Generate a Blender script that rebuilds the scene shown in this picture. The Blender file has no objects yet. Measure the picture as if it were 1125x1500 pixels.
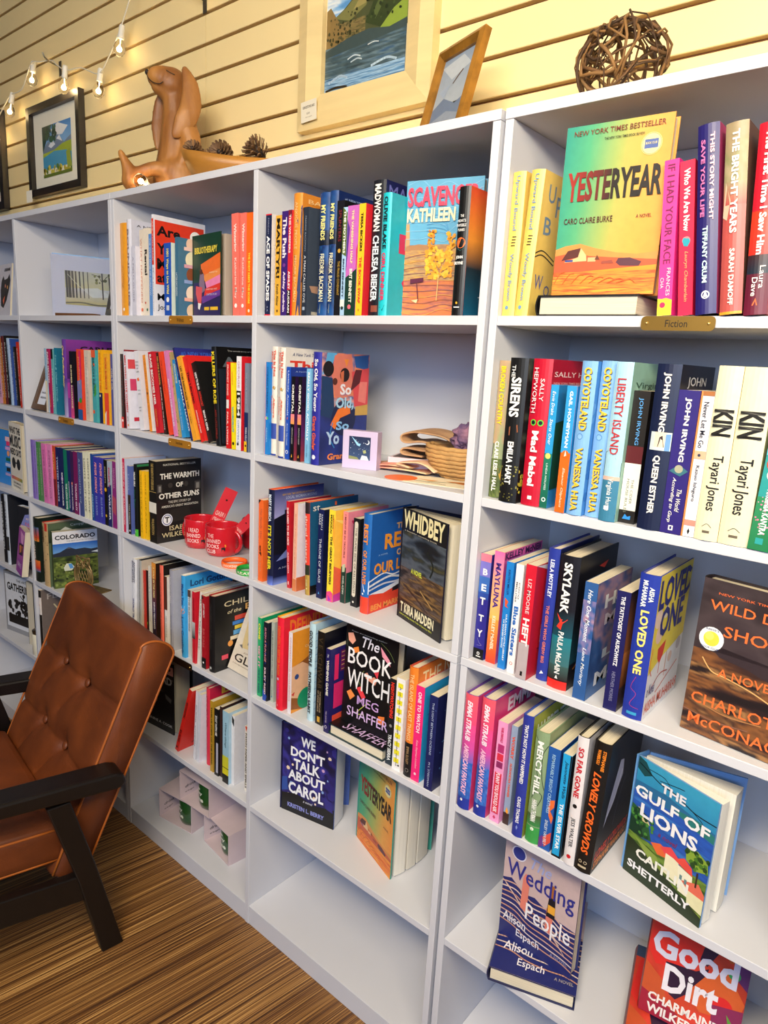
import bpy, bmesh, math, random, json
from mathutils import Vector, Matrix, Quaternion, noise
from mathutils.geometry import tessellate_polygon
R = math.radians
sc = bpy.context.scene
col = sc.collection

# ------------------------------------------------------------------ camera
cd = bpy.data.cameras.new('camera'); cam = bpy.data.objects.new('camera', cd); col.objects.link(cam)
CAMP = (0.62142, -0.98134, 1.44619); YAW, PITCH, ROLL, FPX = 0.690542, 0.215366, 0.054564, 1008.07
fw = Vector((-math.sin(YAW)*math.cos(PITCH), math.cos(YAW)*math.cos(PITCH), -math.sin(PITCH)))
ri = Vector((math.cos(YAW), math.sin(YAW), 0)); up = ri.cross(fw)
ri2 = ri*math.cos(ROLL)+up*math.sin(ROLL); up2 = -ri*math.sin(ROLL)+up*math.cos(ROLL)
M = Matrix((ri2, up2, -fw)).transposed().to_4x4(); M.translation = CAMP
cam.matrix_world = M
cd.sensor_fit = 'VERTICAL'; cd.sensor_height = 36; cd.lens = FPX/1500*36; cd.clip_start = .02
sc.camera = cam

# ------------------------------------------------------------------ world, lights, exposure
w = bpy.data.worlds.new('room_air'); sc.world = w; w.use_nodes = True
bg = w.node_tree.nodes['Background']; bg.inputs[0].default_value = (.62, .74, 1.0, 1); bg.inputs[1].default_value = .035
def area(name, loc, target, sx, sy, power, colr):
    l = bpy.data.lights.new(name, 'AREA'); l.shape = 'RECTANGLE'; l.size = sx; l.size_y = sy; l.energy = power; l.color = colr
    o = bpy.data.objects.new(name, l); col.objects.link(o); o.location = loc
    o.rotation_euler = (Vector(target)-Vector(loc)).to_track_quat('-Z', 'Y').to_euler(); return o
area('ceiling_strip', (0.75, -1.16, 2.06), (-0.35, .1, .75), 1.3, .12, 32, (1.0, .86, .60))
area('lower_shelf_fill', (.5, -1.9, 2.85), (-.3, 0, .1), 1.2, .5, 74, (1.0, .84, .60))  # added warm fill light that brightens the lower shelves, not a known fixture
area('shop_window', (1.6, -3.6, 2.1), (-.6, 0, 1.0), 2.6, 1.2, 72, (.42, .63, 1.0))
sc.view_settings.view_transform = 'Standard'; sc.view_settings.look = 'None'
sc.view_settings.exposure = .06; sc.view_settings.gamma = 1; sc.view_settings.use_curve_mapping = False

# ------------------------------------------------------------------ materials
def lin(h):
    v = [int(h[i:i+2], 16)/255 for i in (0, 2, 4)]
    return tuple(((c/12.92) if c <= .04045 else ((c+.055)/1.055)**2.4) for c in v)+(1,)
MATS = {}
def mat(name, h='808080', rough=.5, metal=0, vary=.0, scale=20, bump=0, bscale=60, coat=0, emit=None, stretch=(1, 1, 1), h2=None, spec=.5):
    if name in MATS: return MATS[name]
    m = bpy.data.materials.new(name); m.use_nodes = True; n = m.node_tree.nodes; L = m.node_tree.links
    b = n['Principled BSDF']; b.inputs['Base Color'].default_value = lin(h); b.inputs['Roughness'].default_value = rough
    b.inputs['Metallic'].default_value = metal; b.inputs['Coat Weight'].default_value = coat; b.inputs['Specular IOR Level'].default_value = spec
    tc = n.new('ShaderNodeTexCoord'); mp = n.new('ShaderNodeMapping'); mp.inputs['Scale'].default_value = stretch
    L.new(tc.outputs['Object'], mp.inputs[0])
    nz = n.new('ShaderNodeTexNoise'); nz.inputs['Scale'].default_value = scale; nz.inputs['Detail'].default_value = 4; L.new(mp.outputs[0], nz.inputs[0])
    rp = n.new('ShaderNodeValToRGB'); c = lin(h); k = 1-vary
    rp.color_ramp.elements[0].color = lin(h2) if h2 else (c[0]*k, c[1]*k, c[2]*k, 1); rp.color_ramp.elements[0].position = .35
    rp.color_ramp.elements[1].color = c; rp.color_ramp.elements[1].position = .65
    L.new(nz.outputs[0], rp.inputs[0]); L.new(rp.outputs[0], b.inputs['Base Color'])
    if bump:
        n2 = n.new('ShaderNodeTexNoise'); n2.inputs['Scale'].default_value = bscale; L.new(mp.outputs[0], n2.inputs[0])
        bp = n.new('ShaderNodeBump'); bp.inputs['Strength'].default_value = bump; bp.inputs['Distance'].default_value = .002
        L.new(n2.outputs[0], bp.inputs['Height']); L.new(bp.outputs[0], b.inputs['Normal'])
    if emit: b.inputs['Emission Color'].default_value = lin(emit[0]); b.inputs['Emission Strength'].default_value = emit[1]
    MATS[name] = m; return m
def print_mat(name, rough, coat=0):
    m = bpy.data.materials.new(name); m.use_nodes = True; n = m.node_tree.nodes; L = m.node_tree.links; b = n['Principled BSDF']
    a = n.new('ShaderNodeVertexColor'); a.layer_name = 'Col'
    nz = n.new('ShaderNodeTexNoise'); nz.inputs['Scale'].default_value = 90
    tc = n.new('ShaderNodeTexCoord'); L.new(tc.outputs['Object'], nz.inputs[0])
    mr = n.new('ShaderNodeMapRange'); mr.inputs['To Min'].default_value = .84; mr.inputs['To Max'].default_value = 1.0; L.new(nz.outputs[0], mr.inputs[0])
    mx = n.new('ShaderNodeVectorMath'); mx.operation = 'SCALE'; L.new(a.outputs[0], mx.inputs[0]); L.new(mr.outputs[0], mx.inputs['Scale'])
    L.new(mx.outputs[0], b.inputs['Base Color']); b.inputs['Roughness'].default_value = rough; b.inputs['Coat Weight'].default_value = coat; b.inputs['Coat Roughness'].default_value = .25
    MATS[name] = m; return m
PRINT = print_mat('printed_cover', .42, .04); INK = print_mat('printed_ink', .45)
WHITE = mat('white_laminate', 'CDCED6', .42, vary=.03, scale=3, bump=.03, bscale=300)
PAPER = mat('book_paper', 'E2D6BC', .8, vary=.22, scale=30, stretch=(60, .3, .3))
CREAMP = mat('slatwall_cream', 'F4DCA2', .5, vary=.06, scale=2, bump=.06, bscale=200)
GROOVE = mat('slatwall_groove', '7A4A22', .7, vary=.2)
BLACKW = mat('black_frame_wood', '1C1614', .4, vary=.3)
DARKW = mat('espresso_wood', '0D0706', .42, vary=.4, scale=6, stretch=(1, 8, 1))
LEATHER = mat('tan_leather', '763A16', .5, vary=.3, scale=7, bump=.25, bscale=420, h2='5A2A10')
BRASS = mat('brass_plate', '9C7C3E', .35, metal=.7, vary=.12)

# ------------------------------------------------------------------ mesh helpers
def link(name, me, m, parent=None, smooth=False, loc=None, rot=None):
    o = bpy.data.objects.new(name, me); col.objects.link(o)
    if m is not None and len(me.materials) == 0: me.materials.append(m)
    if parent is not None: o.parent = parent
    if loc is not None: o.location = loc
    if rot is not None: o.rotation_euler = rot
    if smooth: me.shade_smooth()
    return o
def bmobj(name, bm, m, parent=None, smooth=False, loc=None, rot=None):
    bmesh.ops.recalc_face_normals(bm, faces=bm.faces)
    me = bpy.data.meshes.new(name); bm.to_mesh(me); bm.free()
    return link(name, me, m, parent, smooth, loc, rot)
def tag(o, label=None, cat=None, group=None, kind=None):
    if label: o['label'] = label
    if cat: o['category'] = cat
    if group: o['group'] = group
    if kind: o['kind'] = kind
    return o
def thing(name, label, cat, loc=(0, 0, 0), rot=(0, 0, 0), group=None):
    o = bpy.data.objects.new(name, None); col.objects.link(o); o.location = loc; o.rotation_euler = rot; o.empty_display_size = .02
    return tag(o, label, cat, group)
def box(bm, x0, y0, z0, x1, y1, z1, mtx=None, bev=0):
    r = bmesh.ops.create_cube(bm, size=1); vs = r['verts']
    for v in vs: v.co = Vector(((x0+x1)/2+v.co.x*(x1-x0), (y0+y1)/2+v.co.y*(y1-y0), (z0+z1)/2+v.co.z*(z1-z0)))
    if bev:
        es = {e for v in vs for e in v.link_edges}
        r2 = bmesh.ops.bevel(bm, geom=list(es), offset=bev, segments=2, affect='EDGES', profile=.5); vs = list({v for f in r2['faces'] for v in f.verts} | {v for v in vs if v.is_valid})
    if mtx is not None:
        for v in vs: v.co = mtx @ v.co
    return vs
def boxo(name, x0, y0, z0, x1, y1, z1, m, parent=None, bev=.0008, **k):
    bm = bmesh.new(); box(bm, x0, y0, z0, x1, y1, z1, bev=bev); return bmobj(name, bm, m, parent, **k)
def tube(bm, pts, rad, seg=8, closed=False):
    pts = [Vector(p) for p in pts]; n = len(pts); rings = []
    rad = rad if isinstance(rad, (list, tuple)) else [rad]*n
    ref = Vector((.123, .31, .94)).normalized()
    for i, p in enumerate(pts):
        a = pts[(i-1) % n] if (closed or i > 0) else p; b = pts[(i+1) % n] if (closed or i < n-1) else p
        t = (b-a).normalized(); u = t.cross(ref)
        if u.length < .05: u = t.cross(Vector((1, 0, 0)))
        u.normalize(); v = t.cross(u)
        rings.append([bm.verts.new(p+(u*math.cos(2*math.pi*k/seg)+v*math.sin(2*math.pi*k/seg))*rad[i]) for k in range(seg)])
    for i in range(n if closed else n-1):
        A, B = rings[i], rings[(i+1) % n]
        for k in range(seg): bm.faces.new((A[k], A[(k+1) % seg], B[(k+1) % seg], B[k]))
    if not closed: bm.faces.new(rings[0]); bm.faces.new(rings[-1][::-1])
def lathe(bm, prof, seg=32, c=(0, 0, 0), cap=True):
    c = Vector(c); rings = []
    for r, z in prof: rings.append([bm.verts.new(c+Vector((r*math.cos(2*math.pi*k/seg), r*math.sin(2*math.pi*k/seg), z))) for k in range(seg)])
    for A, B in zip(rings, rings[1:]):
        for k in range(seg): bm.faces.new((A[k], A[(k+1) % seg], B[(k+1) % seg], B[k]))
    if cap:
        if prof[0][0] > 1e-5: bm.faces.new(rings[0][::-1])
        if prof[-1][0] > 1e-5: bm.faces.new(rings[-1])
def smoothpath(pts, n=8):
    pts = [Vector(p) for p in pts]; out = []
    P = [pts[0]]+pts+[pts[-1]]
    for i in range(1, len(P)-2):
        for k in range(n):
            t = k/n; a, b, c, d = P[i-1:i+3]
            out.append(.5*((2*b)+(c-a)*t+(2*a-5*b+4*c-d)*t*t+(3*b-a-3*c+d)*t**3))
    out.append(pts[-1]); return out

# ------------------------------------------------------------------ flat print: lettering and cover pictures as thin layers on a surface
TXT = {}
def text2d(s):
    if s in TXT: return TXT[s]
    t = s; off = .008; sh = 0
    while t[0] in '*~^':
        if t[0] == '*': off = .034
        if t[0] == '~': sh = .28
        if t[0] == '^': off = 0
        t = t[1:]
    c = bpy.data.curves.new('t', 'FONT'); c.body = t; c.offset = off; c.shear = sh; c.resolution_u = 2; c.fill_mode = 'FRONT'
    o = bpy.data.objects.new('t', c)
    me = o.to_mesh()
    vs = [v.co.copy() for v in me.vertices]; fs = [tuple(p.vertices) for p in me.polygons]
    o.to_mesh_clear(); bpy.data.objects.remove(o); bpy.data.curves.remove(c)
    x0 = min(v.x for v in vs); x1 = max(v.x for v in vs); y0 = min(v.y for v in vs); y1 = max(v.y for v in vs)
    pts = [((v.x-x0)/(x1-x0+1e-9), (v.y-y0)/(y1-y0+1e-9)) for v in vs]
    TXT[s] = (pts, fs); return TXT[s]
class Layer:
    """collects coloured flat pieces in (u, v) of a surface (v downwards); place(u, v, k) gives the 3D point of layer k"""
    def __init__(s, place, W, H): s.place = place; s.W = W; s.H = H; s.v = []; s.f = []; s.c = []; s.k = 0
    def poly(s, uv, c):
        b = len(s.v); s.v += [s.place(u, v, s.k) for u, v in uv]; s.f.append(tuple(range(b, b+len(uv)))); s.c.append([c]*len(uv))
    def tri(s, uv, c):
        idx = tessellate_polygon([[Vector((a, b, 0)) for a, b in uv]]); base = len(s.v)
        s.v += [s.place(u, v, s.k) for u, v in uv]
        for t in idx: s.f.append(tuple(base+i for i in t)); s.c.append([c]*3)
    def grid(s, u0, v0, u1, v1, nu, nv, fn):
        for i in range(nu):
            for j in range(nv):
                a, b = u0+(u1-u0)*i/nu, u0+(u1-u0)*(i+1)/nu; c, d = v0+(v1-v0)*j/nv, v0+(v1-v0)*(j+1)/nv
                base = len(s.v); q = [(a, c), (b, c), (b, d), (a, d)]
                s.v += [s.place(x, y, s.k) for x, y in q]; s.f.append((base, base+1, base+2, base+3)); s.c.append([fn((x-u0)/(u1-u0), (y-v0)/(v1-v0)) for x, y in q])
    def art(s, A, nu=6):
        asp = s.W/s.H; cl = lambda x: min(max(x, 0.0), 1.0)
        for a in A:
            s.k += 1; t = a[0]
            if t == 'R': c = lin(a[5]); s.grid(cl(a[1]), cl(a[2]), cl(a[3]), cl(a[4]), nu, 1, lambda x, y: c)
            elif t == 'G':
                c, d = lin(a[5]), lin(a[6]); s.grid(a[1], a[2], a[3], a[4], nu, 6, lambda x, y: tuple(p+(q-p)*y for p, q in zip(c, d)))
            elif t == 'H':
                cs = [lin(q) for q in a[5]]
                def fn(x, y):
                    x = min(max(x*.86+y*.14, 0), .9999)*(len(cs)-1); i = int(x); q = x-i; return tuple(p+(r-p)*q for p, r in zip(cs[i], cs[i+1]))
                s.grid(a[1], a[2], a[3], a[4], 16, 4, fn)
            elif t == 'N':
                cs = [lin(q) for q in a[5]]; sx, sy, sk = a[6]; sd = a[7]
                def fn(x, y):
                    q = noise.fractal(Vector(((x+y*sk)*sx, y*sy, sd*7.3)), 1.0, 2.0, 4)*.75+.5; q = min(max(q, 0), .9999)*(len(cs)-1); i = int(q); q -= i
                    return tuple(p+(r-p)*q for p, r in zip(cs[i], cs[i+1]))
                n_ = a[8] if len(a) > 8 else 30; s.grid(a[1], a[2], a[3], a[4], n_, int(n_*1.2), fn)
            elif t == 'P': s.tri([(cl(u), cl(v)) for u, v in a[1]], lin(a[2]))
            elif t == 'C': s.poly([(cl(a[1]+a[3]*math.cos(i*math.pi/10)), cl(a[2]+a[3]*asp*math.sin(i*math.pi/10))) for i in range(20)], lin(a[4]))
            elif t == 'K':
                P = a[1]; hw = a[2]/2; c = lin(a[3])
                if len(P) > 2:
                    q = smoothpath([(u, v/asp, 0) for u, v in P], 5); P = [(p.x, p.y*asp) for p in q]
                for (u0, v0), (u1, v1) in zip(P, P[1:]):
                    dx, dy = u1-u0, (v1-v0)/asp; l = math.hypot(dx, dy) or 1; nx, ny = -dy/l*hw, dx/l*hw*asp; ex, ey = dx/l*hw*.3, dy/l*hw*.3*asp
                    s.poly([(cl(u0+nx-ex), cl(v0+ny-ey)), (cl(u1+nx+ex), cl(v1+ny+ey)), (cl(u1-nx+ex), cl(v1-ny+ey)), (cl(u0-nx-ex), cl(v0-ny-ey))], c)
            elif t == 'S':
                _, n, u0, v0, u1, v1, r, cs, seed = a; rg = random.Random(seed)
                for i in range(n):
                    if i % 12 == 11: s.k += 1
                    cu, cv = rg.uniform(u0, u1), rg.uniform(v0, v1); rr = r*rg.uniform(.6, 1.4); ph = rg.random()*6
                    s.poly([(cl(cu+rr*rg.uniform(.7, 1)*math.cos(ph+j*math.pi/3)), cl(cv+rr*asp*rg.uniform(.7, 1)*math.sin(ph+j*math.pi/3))) for j in range(6)], lin(cs[i % len(cs)]))
    def text(s, t, fn, c, umax=9, umin=-9):
        pts, fs = text2d(t); cs = [lin(k) for k in c] if isinstance(c, list) else None; c = lin(c) if not cs else cs[0]; base = len(s.v); q = [fn(*p) for p in pts]; s.v += [s.place(u, v, s.k+1) for u, v in q]
        for f in fs:
            if all(umin <= q[i][0] <= umax for i in f): s.f.append(tuple(base+i for i in f)); s.c.append([c]*len(f) if not cs else [tuple(p+(r-p)*(min(pts[i][0], .999)*(len(cs)-1) % 1) for p, r in zip(cs[int(min(pts[i][0], .999)*(len(cs)-1))], cs[int(min(pts[i][0], .999)*(len(cs)-1))+1])) for i in f])
    def build(s, name, parent):
        if not s.f: return None
        me = bpy.data.meshes.new(name); me.from_pydata(s.v, [], s.f)
        a = me.color_attributes.new('Col', 'FLOAT_COLOR', 'CORNER'); fl = [x for c in s.c for q in c for x in q]; a.data.foreach_set('color', fl)
        return link(name, me, INK, parent)
def colmesh(name, V, F, C, m, parent):
    me = bpy.data.meshes.new(name); me.from_pydata(V, [], F)
    a = me.color_attributes.new('Col', 'FLOAT_COLOR', 'CORNER'); a.data.foreach_set('color', [x for f, c in zip(F, C) for _ in f for x in c])
    return link(name, me, m, parent)
def front_texts(L, ft, dk=0):
    for a in ft:
        t, u0, u1, v0, v1, c = a
        L.text(t, lambda x, y: (u0+(u1-u0)*x, v1-(v1-v0)*y), c, umax=.995, umin=.0)

# ------------------------------------------------------------------ a book
def book(b):
    t, d, h = b['s']; k = b['k']; hc = k == 'h'; op = k == 'o'
    nm = 'paperback' if k == 'p' else 'hardcover'
    e = bpy.data.objects.new(nm, None); col.objects.link(e); e.empty_display_size = .02
    if 'lie' in b:
        y = b['lie']; a = Vector((math.cos(y), math.sin(y), 0)); n = Vector((-math.sin(y), math.cos(y), 0))
        m = Matrix((Vector((0, 0, 1)), a, n)).transposed(); e.rotation_euler = m.to_euler()
    else: e.rotation_euler = (0, b['r'][1], b['r'][0])
    e.location = b['p']; tag(e, b['lb'], 'book', b.get('group'))
    C = lin(b['c']); Fc = lin(b.get('f', b['c'])); E = lin(b.get('end', b['c'])); c = .0022 if hc else .0006
    if op: c = .0025
    ra = min(.16*t, .0038) if hc else (.0004 if not op else .0003)
    ns = 6 if hc else 1
    if not op:
        out = [(0, d), (0, ra)]
        for i in range(1, ns): q = i/ns; out.append((t*q, ra*(2*q-1)**2))
        out += [(t, ra), (t, d)]
        inn = []
        for (x, y) in out: inn.append((min(max(x, c), t-c), max(y+c, c) if y < d-1e-6 else d))
        V = [(x, y, z) for z in (0, h) for x, y in out]+[(x, y, z) for z in (0, h) for x, y in inn]
        n = len(out); F = []; Cc = []
        for i in range(n-1):
            F.append((i, i+1, n+i+1, n+i)); Cc.append(C if 0 < i < n-2 else (Fc if i == n-2 else C))
            F.append((2*n+i+1, 2*n+i, 3*n+i, 3*n+i+1)); Cc.append(E)
            F.append((n+i, n+i+1, 3*n+i+1, 3*n+i)); Cc.append(E if hc else C)
            F.append((i+1, i, 2*n+i, 2*n+i+1)); Cc.append(E if hc else C)
        for i in (0, n-1): F.append((i, n+i, 3*n+i, 2*n+i)); Cc.append(E)
        cov = colmesh('cover', V, F, Cc, PRINT, e)
        i0 = .0035 if hc else .0004
        boxo('page_block', c, ra+c+.0006, i0, t-c, d-(i0 if hc else .0008), h-i0, PAPER, e, bev=0)
        def sp(u, v, kk):
            y = ra*(2*u-1)**2-.00025-.00008*kk if hc else -.0002-.00006*kk
            return (t*min(max(u, .0), 1), y, h*(1-v))
        L1 = Layer(sp, t, h)
        L1.art(b.get('sa', []), 6 if hc else 2)
        def spt(u, v, kk): return (t*u, (ra*.2*(2*u-1)**2-.0008-.00008*kk) if hc else -.0002-.00006*kk, h*(1-v))
        L2 = Layer(spt, t, h); L2.k = L1.k+(1 if hc else 2)
        for a in b.get('st', [])+b.get('s2', []):
            s_, f0, f1, cc, sz = a[:5]; xc = a[5] if len(a) > 5 else .5
            if b.get('sb') is True: 
                L2.text(s_, lambda x, y: (xc+.03-sz/2+sz*y, f0+.004+(f1-f0)*x), '1A3050'); L2.k += 1
            L2.text(s_, lambda x, y: (xc-sz/2+sz*y, f0+(f1-f0)*x), cc)
        for a in b.get('su', []):
            s_, u0, u1, v0, v1, cc = a; L2.text(s_, lambda x, y: (u0+(u1-u0)*x, v1-(v1-v0)*y), cc)
    else:
        ts = b['o']['ts']; A = R(b['o']['A']); V = []; F = []; Cc = []
        def slab(p0, ang, ln, th, colr, z0=0, z1=h, colr2=None):
            dx, dy = -math.sin(ang), math.cos(ang); nx, ny = -dy, dx
            q = [(p0[0], p0[1]), (p0[0]+dx*ln, p0[1]+dy*ln), (p0[0]+dx*ln-ny*0+nx*th, p0[1]+dy*ln+ny*th), (p0[0]+nx*th, p0[1]+ny*th)]
            bb = len(V); V.extend([(x, y, z) for z in (z0, z1) for x, y in q])
            for f, cc in (((0, 1, 5, 4), colr), ((1, 2, 6, 5), colr2 or colr), ((2, 3, 7, 6), colr2 or colr), ((3, 0, 4, 7), colr2 or colr), ((4, 5, 6, 7), colr2 or colr), ((3, 2, 1, 0), colr2 or colr)):
                F.append(tuple(bb+i for i in f)); Cc.append(cc)
        slab((t, 0), 0, d, t, Fc, colr2=E)
        slab((-ts, 0), A, d, -.003, E, colr2=E)
        slab((-ts-.001, -.002), -math.pi/2, ts+t+.001, -.003, C)
        cov = colmesh('cover', V, F, Cc, PRINT, e)
        for gi, (a0, a1) in enumerate(b['o']['g']):
            n = 5; L_ = d-.004; r0 = 1-a0/b['o']['A']; o0 = (-ts*a0/b['o']['A']-.0006, .003); o1 = (-ts*a1/b['o']['A']-.0006, .003)
            pl = [o1, o0]
            for i in range(n+1):
                q = i/n; an = R(a0+(a1-a0)*q); ox = o0[0]+(o1[0]-o0[0])*q; pl.append((ox-math.sin(an)*L_, .003+math.cos(an)*L_))
            m_ = len(pl); bm = bmesh.new(); lo = [bm.verts.new((x, y, .003)) for x, y in pl]; hi = [bm.verts.new((x, y, h-.003)) for x, y in pl]
            bm.faces.new(lo[::-1]); bm.faces.new(hi)
            for i in range(m_): bm.faces.new((lo[i], lo[(i+1) % m_], hi[(i+1) % m_], hi[i]))
            bmobj('page_block', bm, mat('paper_'+b['o']['cols'][gi], b['o']['cols'][gi], .8, vary=.12, scale=25, stretch=(30, 30, .2)), e)
        L1 = Layer(lambda u, v, k: (0, 0, 0), 1, 1); L2 = Layer(lambda u, v, k: (0, 0, 0), 1, 1)
    # front cover
    dd = d-ra; fr = lambda u, v, kk: (t+.0002+.00006*kk, ra+u*dd, h*(1-v))
    L3 = Layer(fr, dd, h); L3.art(b.get('fa', []), 1)
    L4 = Layer(fr, dd, h); L4.k = L3.k+1; front_texts(L4, b.get('ft', []))
    if b.get('ft2'): L4.k += 1; front_texts(L4, b['ft2'])
    L1.build('spine_picture', cov); L2.build('spine_lettering', cov); L3.build('cover_picture', cov); L4.build('cover_lettering', cov)
    return e

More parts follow.
